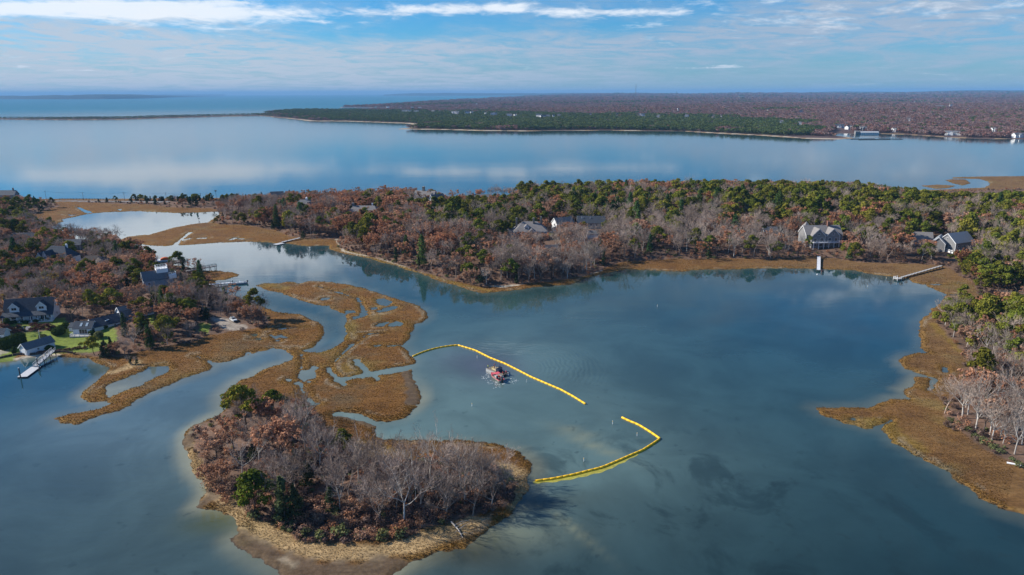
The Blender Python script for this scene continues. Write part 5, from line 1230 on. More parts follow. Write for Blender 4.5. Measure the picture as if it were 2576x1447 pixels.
# ------------------------------------------------------------------ foliage and bark
L_ = {}
L_['pine'] = leafy('pine_needles', (0.068, 0.098, 0.016), (0.14, 0.165, 0.025), (0.215, 0.18, 0.028), .2, .35)
L_['white_pine'] = leafy('white_pine_needles', (0.032, 0.085, 0.032), (0.065, 0.125, 0.042), (0.11, 0.15, 0.04), .2, .3)
L_['cedar'] = leafy('cedar_foliage', (0.028, 0.046, 0.022), (0.052, 0.075, 0.032), (0.065, 0.07, 0.03), .12, .3)
L_['oak'] = leafy('russet_oak_leaves', (0.32, 0.135, 0.066), (0.45, 0.215, 0.12), (0.36, 0.235, 0.165), .3, .28)
L_['redoak'] = leafy('red_leaves', (0.22, 0.045, 0.035), (0.30, 0.075, 0.05), (0.24, 0.10, 0.05), .3, .2)
L_['yellow'] = leafy('yellow_leaves', (0.30, 0.19, 0.030), (0.42, 0.29, 0.05), (0.24, 0.17, 0.05), .3, .25)
L_['olive'] = leafy('olive_shrub_leaves', (0.115, 0.125, 0.045), (0.19, 0.19, 0.08), (0.10, 0.12, 0.055), .2, .25)
L_['brush'] = leafy('bare_brush', (0.10, 0.068, 0.055), (0.17, 0.115, 0.095), (0.13, 0.075, 0.062), .1, .3)
L_['box'] = leafy('clipped_hedge_leaves', (0.028, 0.050, 0.016), (0.055, 0.085, 0.024), (0.05, 0.075, 0.02), .1, .2)
L_['barberry'] = leafy('dark_red_shrub_leaves', (0.10, 0.045, 0.038), (0.19, 0.095, 0.075), (0.13, 0.07, 0.06), .2, .25)
def bark(name, c, v): 
    m_, b, o = new_mat(name)
    g = b.n('ShaderNodeNewGeometry').outputs['Random Per Island']
    oi = b.n('ShaderNodeObjectInfo').outputs['Random']
    s_ = b.m('MULTIPLY', b.ramp(oi, 0, 1, 1 - v, 1 + v, False), b.ramp(g, 0, 1, .75, 1.25, False))
    d = b.n('ShaderNodeBsdfDiffuse'); b.set(d.inputs[0], b.mix(1.0, tuple(c), b.comb(s_, s_, s_), 'MULTIPLY'))
    b.nt.links.new(d.outputs[0], o.inputs[0]); return m_
L_['twig'] = bark('grey_twigs', (0.335, 0.262, 0.218), .36)
L_['pale'] = bark('pale_grey_bark', (0.42, 0.385, 0.35), .3)
L_['bark'] = bark('dark_bark', (0.105, 0.082, 0.07), .25)
L_['pinebark'] = bark('pine_bark', (0.10, 0.078, 0.068), .25)

class TB:
    """tree builder: branches as tapered prisms, leaves as loose little faces; all in arrays"""
    def __init__(s): s.v, s.f = [], []
    def limb(s, p0, p1, r0, r1, n=4):
        d = p1 - p0; L = np.linalg.norm(d)
        if L < 1e-6: return
        d = d / L; a = np.cross(d, [.3, .2, .93]); a /= np.linalg.norm(a) + 1e-9; b = np.cross(d, a)
        k = len(s.v)
        for p, r_ in ((p0, r0), (p1, r1)):
            for i in range(n):
                t = 2 * math.pi * i / n; s.v.append(p + (a * math.cos(t) + b * math.sin(t)) * r_)
        for i in range(n): s.f.append((k + i, k + (i + 1) % n, k + n + (i + 1) % n, k + n + i))
    def twig(s, p0, p1, w_, rg):
        d = p1 - p0; a = np.cross(d, [rg.uniform(-1, 1), rg.uniform(-1, 1), rg.uniform(-.4, 1)]); a = a / (np.linalg.norm(a) + 1e-9) * w_
        k = len(s.v); s.v += [p0 - a, p0 + a, p1 + a * .25, p1 - a * .25]; s.f.append((k, k + 1, k + 2, k + 3))
    def leaves(s, c, rad, n, size, rg, up=.35, shell=.65, squash=1.0):
        for _ in range(n):
            d = np.array([rg.gauss(0, 1), rg.gauss(0, 1), rg.gauss(up, 1)]); d /= np.linalg.norm(d) + 1e-9
            q = c + d * np.array(rad) * rg.uniform(shell, 1.06)
            nr = d + np.array([rg.gauss(0, .55), rg.gauss(0, .55), rg.gauss(.25, .55)]); nr /= np.linalg.norm(nr) + 1e-9
            a = np.cross(nr, [rg.uniform(-1, 1), rg.uniform(-1, 1), rg.uniform(-1, 1)]); a /= np.linalg.norm(a) + 1e-9; b = np.cross(nr, a)
            z = size * rg.uniform(.6, 1.4); k = len(s.v)
            for u_, w_ in ((-1, -.6), (.7, -1), (1, .6), (-.6, 1)): s.v.append(q + a * u_ * z * rg.uniform(.35, .65) + b * w_ * z * rg.uniform(.35, .65) * squash)
            s.f.append((k, k + 1, k + 2, k + 3))
    def arr(s): return np.array(s.v), np.array(s.f)
V3 = lambda *a: np.array(a, float)
def grow(tb, p, d, L, r_, lev, rg, tips, spread=.75, n_sub=(3, 5), up=.25, nseg=3, tmin=.35):
    """recursive branch; returns tips"""
    q, dd = p, d / np.linalg.norm(d); pts = [p]
    for i in range(nseg):
        dd = dd + V3(rg.gauss(0, .14), rg.gauss(0, .14), rg.gauss(up * .3, .10)); dd /= np.linalg.norm(dd)
        q2 = q + dd * L / nseg; tb.limb(q, q2, r_ * (1 - .75 * i / nseg), r_ * (1 - .75 * (i + 1) / nseg), 4 if lev > 1 else 3); q = q2; pts.append(q)
    if lev <= 0:
        tips.append((q, dd)); return
    for j in range(rg.randint(*n_sub)):
        t = rg.uniform(tmin, 1.0) * nseg; i = min(int(t), nseg - 1); b0 = pts[i] + (pts[i + 1] - pts[i]) * (t - i)
        nd = dd * .75 + V3(rg.gauss(0, spread), rg.gauss(0, spread), rg.gauss(up, spread * .6))
        grow(tb, b0, nd, L * rg.uniform(.5, .75), r_ * .5, lev - 1, rg, tips, spread, n_sub, up, max(2, nseg - 1), .3)
    tips.append((q, dd))

def t_pine(seed, hgt_=11.5, wide=4.6, low=.42, mat='pine'):
    rg = random.Random(seed); tr, cr = TB(), TB(); lean = V3(rg.gauss(0, .05), rg.gauss(0, .05), 1)
    p = V3(0, 0, -.8); pts = [p]
    for i in range(5):
        q = V3(lean[0] * (i + 1) * hgt_ / 5.6 + rg.gauss(0, .12), lean[1] * (i + 1) * hgt_ / 5.6 + rg.gauss(0, .12), (i + 1) * hgt_ * .94 / 5); tr.limb(pts[-1], q, .21 * (1 - i * .17), .21 * (1 - (i + 1) * .17), 6); pts.append(q)
    nb = rg.randint(17, 22)
    for j in range(nb):
        u_ = low + (1 - low) * (j + rg.random()) / nb; z = u_ * hgt_
        i = min(int(u_ * 5 / .96), 4); b0 = pts[i] + (pts[i + 1] - pts[i]) * .5; b0[2] = min(b0[2], z - .2)
        prof = math.sin(math.pi * min(1, max(.10, (u_ - low + .12) / (1.10 - low)))) ** .75
        a = rg.uniform(0, 6.283); rr_ = wide * prof * rg.uniform(.45, 1.0) * (.85 if u_ > .85 else 1)
        c = V3(b0[0] + rr_ * math.cos(a), b0[1] + rr_ * math.sin(a), z + rg.uniform(-.2, .4))
        tr.limb(b0, c, .07, .03, 3)
        s_ = rg.uniform(.95, 1.55) * (wide / 3.6) ** .5
        cr.leaves(c, (s_, s_, s_ * .62), int(52 * s_), .56, rg, .55, .6)
    cr.leaves(pts[-1] + V3(0, 0, .1), (1.1, 1.1, .8), 46, .5, rg, .5, .4)
    return tr.arr(), cr.arr(), 'pinebark', mat
def t_conifer(seed, hgt_=13, wide=3.2, mat='white_pine'):
    rg = random.Random(seed); tr, cr = TB(), TB()
    tr.limb(V3(0, 0, -.8), V3(0, 0, hgt_ * .95), .2, .03, 6)
    n = int(hgt_ * 1.3)
    for i in range(n):
        u_ = .12 + .86 * i / n; z = u_ * hgt_; rr_ = wide * (1 - u_) ** .8 + .25
        m = rg.randint(4, 6); a0 = rg.uniform(0, 6.28)
        for j in range(m):
            a = a0 + 6.283 * j / m + rg.gauss(0, .2); q = rr_ * rg.uniform(.65, 1.05); e = V3(q * math.cos(a), q * math.sin(a), z - .12 * q + .2)
            if q > 1.2: tr.limb(V3(0, 0, z), e, .05, .02, 3)
            c = e * V3(.66, .66, 1); s_ = .35 + .34 * q
            cr.leaves(c, (s_, s_, .38), int(10 + 6 * q), .46, rg, .3, .3)
    cr.leaves(V3(0, 0, hgt_ * .97), (.3, .3, .6), 12, .35, rg, .3, .3)
    return tr.arr(), cr.arr(), 'pinebark', mat
def t_cedar(seed, hgt_=8, wide=1.7, mat='cedar'):
    rg = random.Random(seed); tr, cr = TB(), TB()
    tr.limb(V3(0, 0, -.8), V3(rg.gauss(0, .15), rg.gauss(0, .15), hgt_ * .9), .16, .03, 5)
    for i in range(16):
        u_ = .06 + .92 * (i + rg.random()) / 16; rr_ = wide * (1.08 - u_) ** .65 * rg.uniform(.7, 1.1); a = rg.uniform(0, 6.28)
        cr.leaves(V3(rr_ * .45 * math.cos(a), rr_ * .45 * math.sin(a), u_ * hgt_), (rr_ * .7, rr_ * .7, hgt_ * .11), 46, .42, rg, .2, .5)
    return tr.arr(), cr.arr(), 'bark', mat
def t_oak(seed, hgt_=10, wide=5.2, mat='oak', dens=1.0, leafsize=.40):
    rg = random.Random(seed); tr, cr = TB(), TB(); tips = []
    fork = hgt_ * rg.uniform(.22, .34); tr.limb(V3(0, 0, -.8), V3(rg.gauss(0, .1), rg.gauss(0, .1), fork), .24, .18, 6)
    for j in range(rg.randint(5, 7)):
        a = 6.283 * j / 6 + rg.gauss(0, .3); el_ = rg.uniform(.5, 1.25)
        grow(tr, V3(0, 0, fork * rg.uniform(.8, 1)), V3(math.cos(a) * math.cos(el_), math.sin(a) * math.cos(el_), math.sin(el_)), hgt_ * rg.uniform(.42, .6), .12, 2, rg, tips, .55, (3, 4), .22)
    for q, d in tips:
        if rg.random() > .95 * dens: continue
        s_ = rg.uniform(.55, 1.05)
        q = q.copy(); q[:2] *= min(1.0, wide / (np.linalg.norm(q[:2]) + 1e-6)); q[2] = min(q[2], hgt_)
        cr.leaves(q, (s_, s_, s_ * .75), int(15 * dens + 4), leafsize * 1.08, rg, .3, .2)
    return tr.arr(), cr.arr(), 'bark', mat
def t_bare(seed, hgt_=11, wide=4.2, pale=False, twigs=7, some_leaves=0.0, upright=1.0):
    rg = random.Random(seed); tr, cr = TB(), TB(); tips = []
    fork = hgt_ * rg.uniform(.25, .42); top = V3(rg.gauss(0, .35), rg.gauss(0, .35), fork); tr.limb(V3(0, 0, -.8), V3(top[0] * .4, top[1] * .4, fork * .5), .23, .19, 6); tr.limb(V3(top[0] * .4, top[1] * .4, fork * .5), top, .19, .15, 6)
    n = rg.randint(4, 6)
    for j in range(n):
        a = 6.283 * j / n + rg.gauss(0, .35); el_ = rg.uniform(.6, 1.3) * upright
        grow(tr if j < 9 else cr, top - V3(0, 0, rg.uniform(0, fork * .25)), V3(math.cos(a) * math.cos(el_), math.sin(a) * math.cos(el_), math.sin(el_)), hgt_ * rg.uniform(.40, .56), .115, 2, rg, tips, .55, (3, 4), .28)
    lt = TB()
    for q, d in tips:
        for _ in range(twigs):
            nd = d + V3(rg.gauss(0, .6), rg.gauss(0, .6), rg.gauss(.25, .45)); nd /= np.linalg.norm(nd); e = q + nd * rg.uniform(.6, 1.5)
            cr.twig(q - d * rg.uniform(0, .8), e, .030, rg); 
            for _k in range(2): cr.twig(e - nd * rg.uniform(.1, .6), e + V3(rg.gauss(0, .4), rg.gauss(0, .4), rg.gauss(.3, .3)), .022, rg)
    return tr.arr(), cr.arr(), 'pale' if pale else 'twig', 'twig'
def t_shrub(seed, mat='brush', hgt_=2.0, wide=1.8, n=150, size=.34, twigs=40):
    rg = random.Random(seed); tr, cr = TB(), TB()
    for j in range(5):
        a = rg.uniform(0, 6.28); q = wide * .5 * rg.random() ** .5; c = V3(q * math.cos(a), q * math.sin(a), hgt_ * rg.uniform(.35, .6)); s_ = wide * rg.uniform(.42, .65)
        cr.leaves(c, (s_, s_, hgt_ * .42), n // 5, size, rg, .4, .55)
    for _ in range(twigs):
        a, e = rg.uniform(0, 6.28), rg.uniform(.5, 1.4); L = hgt_ * rg.uniform(.7, 1.15); tr.twig(V3(rg.gauss(0, .2), rg.gauss(0, .2), -.2), V3(math.cos(a) * math.cos(e) * L, math.sin(a) * math.cos(e) * L, math.sin(e) * L), .03, rg)
    return tr.arr(), cr.arr(), 'twig', mat
def shapes(name, gens):
    out_ = []
    for (tv, tf), (cv_, cf), tm_, cm in gens:
        t = np_mesh('trunk', tv, tf, L_[tm_]); c = np_mesh('crown', cv_, cf, L_[cm])
        j = np_mesh(name, np.concatenate([tv, cv_]), np.concatenate([tf, cf + len(tv)]), [L_[tm_], L_[cm]])
        j.polygons.foreach_set('material_index', np.concatenate([np.zeros(len(tf), np.int32), np.ones(len(cf), np.int32)]))
        out_.append((t, c, j))
    return out_
SP = {
    'pine_tree': shapes('pine', [t_pine(1), t_pine(2, 10.5, 5.2, .38), t_pine(3, 12.5, 4.2, .48), t_pine(4, 9.5, 4.8, .32), t_pine(5, 11, 5.6, .5)]),
    'white_pine_tree': shapes('white_pine', [t_conifer(11), t_conifer(12, 14.5, 3.8), t_conifer(13, 11, 3.4)]),
    'cedar_tree': shapes('cedar', [t_cedar(21, 8, 2.1), t_cedar(22, 7, 2.6), t_cedar(23, 9, 1.9), t_cedar(24, 6, 2.9)]),
    'russet_oak': shapes('oak', [t_oak(31), t_oak(32, 11, 5.8), t_oak(33, 9, 5.0, dens=.8), t_oak(34, 10.5, 5.4, dens=.6), t_oak(35, 9.5, 5.4)]),
    'red_tree': shapes('red', [t_oak(36, 7, 2.8, 'redoak')]),
    'yellow_tree': shapes('yellow', [t_oak(37, 9, 4.2, 'yellow', .8), t_oak(38, 8, 3.6, 'yellow', .6)]),
    'bare_tree': shapes('bare', [t_bare(41), t_bare(42, 12, 4.5), t_bare(43, 10), t_bare(44, 11.5, twigs=5), t_bare(45, 9.5, 4.6)]),
    'pale_tree': shapes('pale', [t_bare(51, 11, pale=True, twigs=4), t_bare(52, 12.5, pale=True, twigs=3), t_bare(53, 9.5, pale=True, twigs=4), t_bare(54, 10.5, pale=True, twigs=3, upright=1.15)]),
    'brown_shrub': shapes('brush', [t_shrub(61), t_shrub(62, hgt_=2.6, wide=2.2, n=180), t_shrub(63, hgt_=1.5, wide=1.7)]),
    'olive_shrub': shapes('olive', [t_shrub(64, 'olive', 2.0, 1.9, 190, .34, 14), t_shrub(65, 'olive', 1.6, 1.6, 160, .32, 14)]),
    'russet_shrub': shapes('russet_shrub', [t_shrub(66, 'oak', 2.4, 2.1, 150, .34, 40), t_shrub(67, 'oak', 3.2, 2.4, 190, .36, 40)]),
    'dark_red_shrub': shapes('dark_red_shrub', [t_shrub(68, 'barberry', 1.7, 1.9, 200, .3, 20)]),
}
WORDS = {'pine_tree': 'pine tree', 'white_pine_tree': 'pine tree', 'cedar_tree': 'cedar tree', 'russet_oak': 'oak tree', 'red_tree': 'tree', 'yellow_tree': 'tree', 'bare_tree': 'bare tree', 'pale_tree': 'bare tree',
         'brown_shrub': 'shrub', 'olive_shrub': 'shrub', 'russet_shrub': 'shrub', 'dark_red_shrub': 'shrub'}
def tree(kind, var, loc, s_, rz, label, group=None, sz=1.0):
    t, c, j = SP[kind][var % len(SP[kind])]
    o = empty(kind, loc, rz, label, WORDS[kind], group); o.scale = (s_, s_, s_ * sz)
    link('trunk' if 'shrub' not in kind else 'stems', t, o); link('crown' if 'shrub' not in kind else 'foliage', c, o)
    return o
TREES_AT = []
def ft(kind, px, py, s_, label, var=None, sz=1.0, group=None):
    """a tree the photograph singles out"""
    g_ = G(px, py); v = rng.randrange(9) if var is None else var
    o = tree(kind, v, g_, s_, rng.uniform(0, 6.28), label, group, sz); TREES_AT.append((g_.x, g_.y, 2.2 * s_)); return o
Ez = lambda x, y: (ZO['E'][0] + x * ZO['E'][2], ZO['E'][1] + y * ZO['E'][2])
Fz = lambda x, y: (ZO['F'][0] + x * ZO['F'][2], ZO['F'][1] + y * ZO['F'][2])
Gz = lambda x, y: (ZO['G'][0] + x * ZO['G'][2], ZO['G'][1] + y * ZO['G'][2])
Iz = lambda x, y: (ZO['I'][0] + x * ZO['I'][2], ZO['I'][1] + y * ZO['I'][2])
Cz = lambda x, y: (ZO['C'][0] + x * ZO['C'][2], ZO['C'][1] + y * ZO['C'][2])
# the wooded islet
def islet_part(x, y): return ('south ' if y > 760 else 'north ' if y < 520 or (x > 1300 and y < 700) else 'middle ') + ('western part' if x < 800 else 'centre' if x < 1450 else 'eastern half' if x < 1950 else 'eastern end')
for k_, x, y, s_, lb in (
    ('pine_tree', 655, 375, .98, 'big yellow green pine at the north west corner of the wooded islet'), ('pine_tree', 840, 275, .72, 'small dark green pine behind the russet oak on the wooded islet'), ('pine_tree', 590, 262, .66, 'thin olive pine by the mud edge of the wooded islet'),
    ('russet_oak', 825, 380, .95, 'russet oak between the two pines of the wooded islet'), ('russet_oak', 880, 590, .98, 'russet oak in the middle of the wooded islet'), ('russet_oak', 560, 520, .82, 'orange brown oak above the sand flat of the wooded islet'), ('russet_oak', 450, 560, .7, 'sparse russet oak by the western sand of the islet'), ('russet_oak', 445, 780, .6, 'small tawny oak at the south west shoulder of the islet'),
    ('pine_tree', 1305, 575, .62, 'golden green pine alone where the islet woods meet the marsh'), ('cedar_tree', 980, 650, .78, 'dark rounded cedar in the middle of the wooded islet'), ('pine_tree', 705, 905, .80, 'tall slim yellow green pine near the islet\'s southern grass'), ('cedar_tree', 905, 1000, 1.15, 'tall dark cedar on the southern edge of the wooded islet'), ('cedar_tree', 985, 985, .98, 'dark cedar beside the tallest cedar of the wooded islet'), ('cedar_tree', 1060, 760, .85, 'slender grey green cedar behind the tall cedars of the islet'), ('cedar_tree', 1215, 900, .68, 'short dark cedar under the spreading bare tree of the islet'), ('cedar_tree', 690, 560, .6, 'small dark cedar among bare branches in the west of the islet')):
    ft(k_, *Ez(x, y), s_ * 1.3, lb)
ft('pale_tree', *Ez(1275, 900), .98, 'broad spreading bare tree with a clean trunk in the middle of the islet', 0)
ft('pale_tree', *Ez(1880, 700), 1.0, 'tallest crooked bare tree standing above the marsh of the islet', 1)
ft('pale_tree', *Ez(735, 600), 1.0, 'big pale bare tree below the yellow green pine of the islet', 3)
for x, y, s_ in ((1540, 995, .95), (1705, 1000, .92), (1815, 900, .95), (1990, 955, .85), (2165, 945, .9), (2290, 905, .75), (1480, 800, .9), (1630, 810, .95), (2000, 730, .9), (2090, 760, .95), (2230, 800, .85), (1400, 720, .85), (2380, 800, .6), (1580, 690, .85), (1730, 700, .9), (1140, 640, .8), (1090, 520, .8), (860, 860, .9), (1020, 420, .85), (930, 330, .8), (1060, 300, .75), (1340, 850, .8), (1900, 830, .85), (2110, 860, .8), (1260, 660, .75), (620, 700, .7), (1650, 900, .75), (1420, 900, .7), (980, 800, .75), (1800, 770, .85), (1190, 790, .7), (2330, 720, .7), (1530, 640, .7)):
    ft('pale_tree' if rng.random() < .5 else 'bare_tree', *Ez(x, y), s_ * rng.uniform(1.02, 1.22), 'bare grey tree with crooked branches on the ' + islet_part(x, y) + ' of the wooded islet', None, 1.0, 'bare trees on the wooded islet')
for _ in range(420):
    if len([1 for q in TREES_AT if q[2] == 1.11]) >= 34: break
    x, y = (rng.uniform(1200, 2420), rng.uniform(560, 960)) if rng.random() < .75 else (rng.uniform(600, 1250), rng.uniform(330, 800))
    g_ = g0(*Ez(x, y)); X_, Y_ = np.array([g_[0]]), np.array([g_[1]])
    if sd_poly(X_, Y_, U[3][0])[0] < 3.5 or any((q[0] - g_[0]) ** 2 + (q[1] - g_[1]) ** 2 < 9 for q in TREES_AT): continue
    if y > 870 and 800 < x < 1350: continue
    ft('bare_tree' if x < 1300 or rng.random() < .4 else 'pale_tree', *Ez(x, y), rng.uniform(.7, 1.05), 'thin grey tree among the bare trees on the ' + islet_part(x, y) + ' of the wooded islet', None, 1.0, 'bare trees on the wooded islet')
    TREES_AT[-1] = (TREES_AT[-1][0], TREES_AT[-1][1], 1.11)
for k_, x, y, s_, lb in (('olive_shrub', 1140, 1110, 1.6, 'big grey green shrub on the southern shore of the islet'), ('olive_shrub', 1045, 1080, 1.3, 'grey green shrub west of the big one on the islet shore'), ('olive_shrub', 1280, 1075, 1.4, 'grey green shrub east of the big one on the islet shore'), ('olive_shrub', 1565, 1100, 1.2, 'pale green shrub by itself on the islet\'s southern shore'), ('olive_shrub', 1670, 1085, 1.2, 'dull green shrub beside the dark bank of the islet'), ('olive_shrub', 705, 960, 1.1, 'olive shrub below the slim pine of the islet'), ('olive_shrub', 1400, 1095, .9, 'low olive shrub between the islet\'s shore shrubs'), ('olive_shrub', 900, 1040, .9, 'low olive shrub below the tall dark cedar of the islet')):
    ft(k_, *Ez(x, y), s_, lb)
# a fallen bleached tree on the islet's southern shore
g_ = G(*Ez(2020, 1000)); e_ = Vector((*g0(*Ez(2110, 1112), .2), .2)) - g_
o = empty('fallen_tree', g_, 0, 'bleached fallen tree reaching into the water from the islet bank', 'fallen tree')
MB().tube([(0, 0, .7), e_ * .5 + Vector((.2, 0, .7)), e_], [.20, .15, .05], 6).build('trunk', M['dead'], o)
for t, dx_, dy_ in ((.35, 2.4, 1.6), (.5, 3.2, 2.6), (.6, -1.2, -1.4), (.75, 1.6, -.4), (.2, 3.8, 1.4)):
    q = e_ * t + Vector((.1, 0, .6)); MB().tube([q, q + Vector((dx_ * .5, dy_ * .4, .7)), q + Vector((dx_, dy_, .5))], [.09, .06, .02], 5).build('branch', M['dead'], o)
# by the houses on the western cove
for k_, p_, s_, lb, v in (
    ('russet_oak', K(1330, 560), 1.3, 'big round bronze oak between the cape house and the ranch house', 1), ('cedar_tree', K(2310, 850), 1.2, 'tall dark cedar at the east end of the lawn', 2), ('pine_tree', Lz(410, 1350), .7, 'flat topped yellow green pine at the east end of the lawn', 3), ('cedar_tree', Lz(420, 1470), 1.0, 'grey green cedar below the flat topped yellow green pine', 1), ('cedar_tree', K(1930, 1230), 1.15, 'broad dark cedar beside the little beach', 3), ('cedar_tree', K(2060, 1180), .9, 'dark cedar leaning against the broad cedar by the beach', 0),
    ('pine_tree', Lz(930, 1020), .86, 'big dark green round pine east of the houses', 4), ('pine_tree', Lz(1370, 1090), .62, 'green pine behind the brown oaks near the gravel', 1), ('cedar_tree', Lz(1590, 1130), .95, 'dark cedar beside the gravel turning place', 3), ('cedar_tree', Lz(1500, 1120), .85, 'dark cedar west of the one beside the gravel', 1), ('russet_oak', Lz(880, 1270), .8, 'reddish oak on the green lawn below the big round pine', 0), ('russet_oak', Lz(1250, 1240), .85, 'pale brown oak on the lawn west of the gravel', 2), ('russet_oak', Lz(1400, 1230), .72, 'small brown oak nearest the gravel', 4), ('russet_oak', Lz(330, 880), .98, 'orange oak behind the gambrel wing', 0), ('bare_tree', Lz(2030, 1080), .62, 'bare grey tree standing behind the white SUV', 1), ('bare_tree', Lz(1850, 1070), .7, 'bare tree at the back of the gravel turning place', 2), ('bare_tree', Lz(1300, 850), 1.0, 'large bare tree above the big round pine', 1),
    ('yellow_tree', Az(520, 1170), 1.0, 'golden yellow tree behind the cape house', 0), ('yellow_tree', Az(20, 1340), .8, 'yellow tree west of the cape house', 1), ('yellow_tree', Az(130, 1190), .8, 'yellowing bush tree northwest of the cape house', 1), ('white_pine_tree', Az(180, 1060), .75, 'bright green pine at the western margin of the woods', 0), ('russet_oak', Az(390, 790), .85, 'round red brown oak behind the dark roofed gabled house', 4), ('pine_tree', Az(690, 890), .62, 'green pine between the dark roofed and brown roofed houses', 0), ('pine_tree', Az(940, 760), .72, 'green pine by the inlet behind the brown roofed house', 2), ('cedar_tree', Az(1290, 1170), .85, 'dark blue green cedar beside the blue grey house', 2), ('pine_tree', Az(1360, 1050), .95, 'tall pine on a bare stem behind the blue grey house', 2), ('pine_tree', Az(1150, 1000), .9, 'dark green pine west of the blue grey house', 1), ('russet_oak', Az(950, 1120), 1.05, 'wide russet oak west of the blue grey house', 1), ('russet_oak', Az(1420, 1290), .9, 'russet oak below the blue grey house', 3),
    ('bare_tree', Bz(1330, 800), .36, 'thin bare sapling on the sandy mound by the marsh pool', 1), ('cedar_tree', Bz(1310, 775), .45, 'small grey cedar on the sandy mound by the marsh pool', 0), ('cedar_tree', Bz(1375, 770), .42, 'smaller grey cedar on the sandy mound by the marsh pool', 1)):
    ft(k_, *p_, s_, lb, v)
# the eastern bank
for i, (x, y, s_) in enumerate(((2085, 545, 1.15), (2250, 655, 1.2), (2475, 795, 1.0), (2330, 640, .8), (2230, 600, .85), (2360, 690, .7), (2100, 480, .7), (2550, 700, .8), (1990, 330, .7))):
    ft('pale_tree', *Gz(x, y), s_, ['tall white barked tree at the front of the eastern bank', 'white barked tree with twin stems above the olive bushes', 'leaning white barked tree near the white driftwood'][i] if i < 3 else 'slim white barked tree on the eastern bank', None, 1.0, None if i < 3 else 'slim white trees on the eastern bank')
for x, y, s_ in ((1910, 500, .9), (1830, 470, .8), (2010, 570, 1.1), (2080, 640, 1.1), (2170, 690, 1.1), (2250, 740, .9), (2330, 780, .8), (2450, 860, .8), (1790, 360, .8), (1830, 300, .8), (2520, 920, .9), (2130, 600, 1.0)):
    ft('olive_shrub', *Gz(x, y), s_, 'olive green bush edging the eastern marsh', None, 1.0, 'olive bushes along the eastern marsh')
for x, y, s_, lb in ((1765, 650, 1.05, 'dark pine leaning over the eastern marsh point'), (1930, 655, 1.05, 'broad pine second from the eastern marsh point'), (2060, 640, 1.0, 'broad pine third from the eastern marsh point'), (1940, 440, .85, 'light green pine behind the leaning pine of the eastern point'), (2230, 560, 1.1, 'tall pine behind the pines of the eastern point'), (2290, 860, 1.15, 'large dark pine above the white trunks of the eastern bank'), (2420, 640, 1.1, 'pine in the thick of the eastern grove'), (2500, 860, 1.1, 'pine at the southern end of the eastern grove'), (2330, 700, 1.1, 'pine in front of the eastern grove'), (2400, 290, 1.15, 'tall green pine behind the wide eastern marsh'), (2470, 280, 1.1, 'tall pine with a bare stem behind the eastern marsh')):
    ft('pine_tree', *Fz(x, y), s_, lb)
# the northern peninsula
for k_, p_, s_, lb, v in (('white_pine_tree', Hz(2340, 520), 1.05, 'dark blue green conifer rising above the peninsula oaks', 0), ('bare_tree', Hz(990, 700), 1.05, 'fan shaped pale grey bare tree on the peninsula shore', 4), ('pine_tree', Hz(700, 595), 1.05, 'dark pine on a tall bare stem above the pond dock', 2), ('pine_tree', Hz(535, 540), 1.0, 'tall pine west of the dark pine above the pond dock', 2), ('cedar_tree', Hz(535, 640), .9, 'dark blue cedar on the shore at the root of the pond dock', 3), ('russet_oak', Hz(2220, 1110), .95, 'bright orange oak near the sandy point', 0), ('cedar_tree', Hz(1470, 880), 1.1, 'narrow green cedar on the peninsula\'s southern shore', 2), ('cedar_tree', Iz(165, 1140), .95, 'dark cedar at the edge of the sandy point', 2), ('cedar_tree', Iz(1040, 960), 1.1, 'dark cedar beside the gap in the northern shore', 2), ('russet_oak', Iz(75, 530), .95, 'orange oak west of the hipped mansion', 1), ('russet_oak', Iz(1015, 450), .9, 'red brown oak behind the solar roofed house', 4), ('pine_tree', Iz(1130, 500), .9, 'bright yellow green pine east of the solar roofed house', 3), ('pine_tree', Iz(850, 640), .8, 'golden green pine in front of the solar roofed house', 1), ('pine_tree', Iz(640, 700), .95, 'dark green round pine below the white gabled house', 4), ('red_tree', Iz(1310, 390), 1.0, 'crimson tree among the green pines of the ridge', 0), ('red_tree', Iz(2520, 530), .9, 'crimson bush tree at the edge of the pine belt', 0), ('white_pine_tree', Iz(740, 440), 1.15, 'tall dark pine behind the white gabled house', 1), ('white_pine_tree', Iz(970, 430), 1.1, 'green layered pine behind the solar roofed house', 0), ('white_pine_tree', Iz(1440, 440), 1.15, 'tall layered dark green pine on the ridge', 1), ('white_pine_tree', Iz(1780, 580), 1.1, 'dark layered pine in the middle of the pine belt', 2), ('cedar_tree', Iz(2100, 880), 1.1, 'silvery green rounded cedar at the northern marsh', 3), ('pine_tree', Iz(2300, 800), .95, 'pale green pine beside the twin gabled house', 0), ('pine_tree', Jz(80, 880), .95, 'olive green spreading pine by the straight dock', 4), ('pine_tree', Jz(410, 790), .72, 'small green pine in front of the twin gabled house', 0), ('white_pine_tree', Jz(690, 560), .85, 'dark cone shaped tree behind the brick chimney', 2), ('pine_tree', Jz(1250, 850), 1.05, 'tall yellow green pine between the eastern houses', 2), ('pine_tree', Jz(2420, 1200), 1.2, 'tall pine in front of the eastern grove\'s trunks', 2)):
    ft(k_, *p_, s_, lb, v)
for i, (x, y, s_) in enumerate(((1940, 255, .55), (2010, 255, .6), (2050, 255, .9), (2200, 250, .85), (2310, 250, 1.0), (2420, 250, 1.0), (2480, 248, 1.15), (2545, 248, 1.0), (2600, 248, .95))):
    ft('bare_tree' if i not in (2, 4) else 'russet_oak', *Hz(x, y), s_, 'umbrella shaped bare tree silhouetted against the bay', None, 1.0, 'bare trees in a row against the bay')
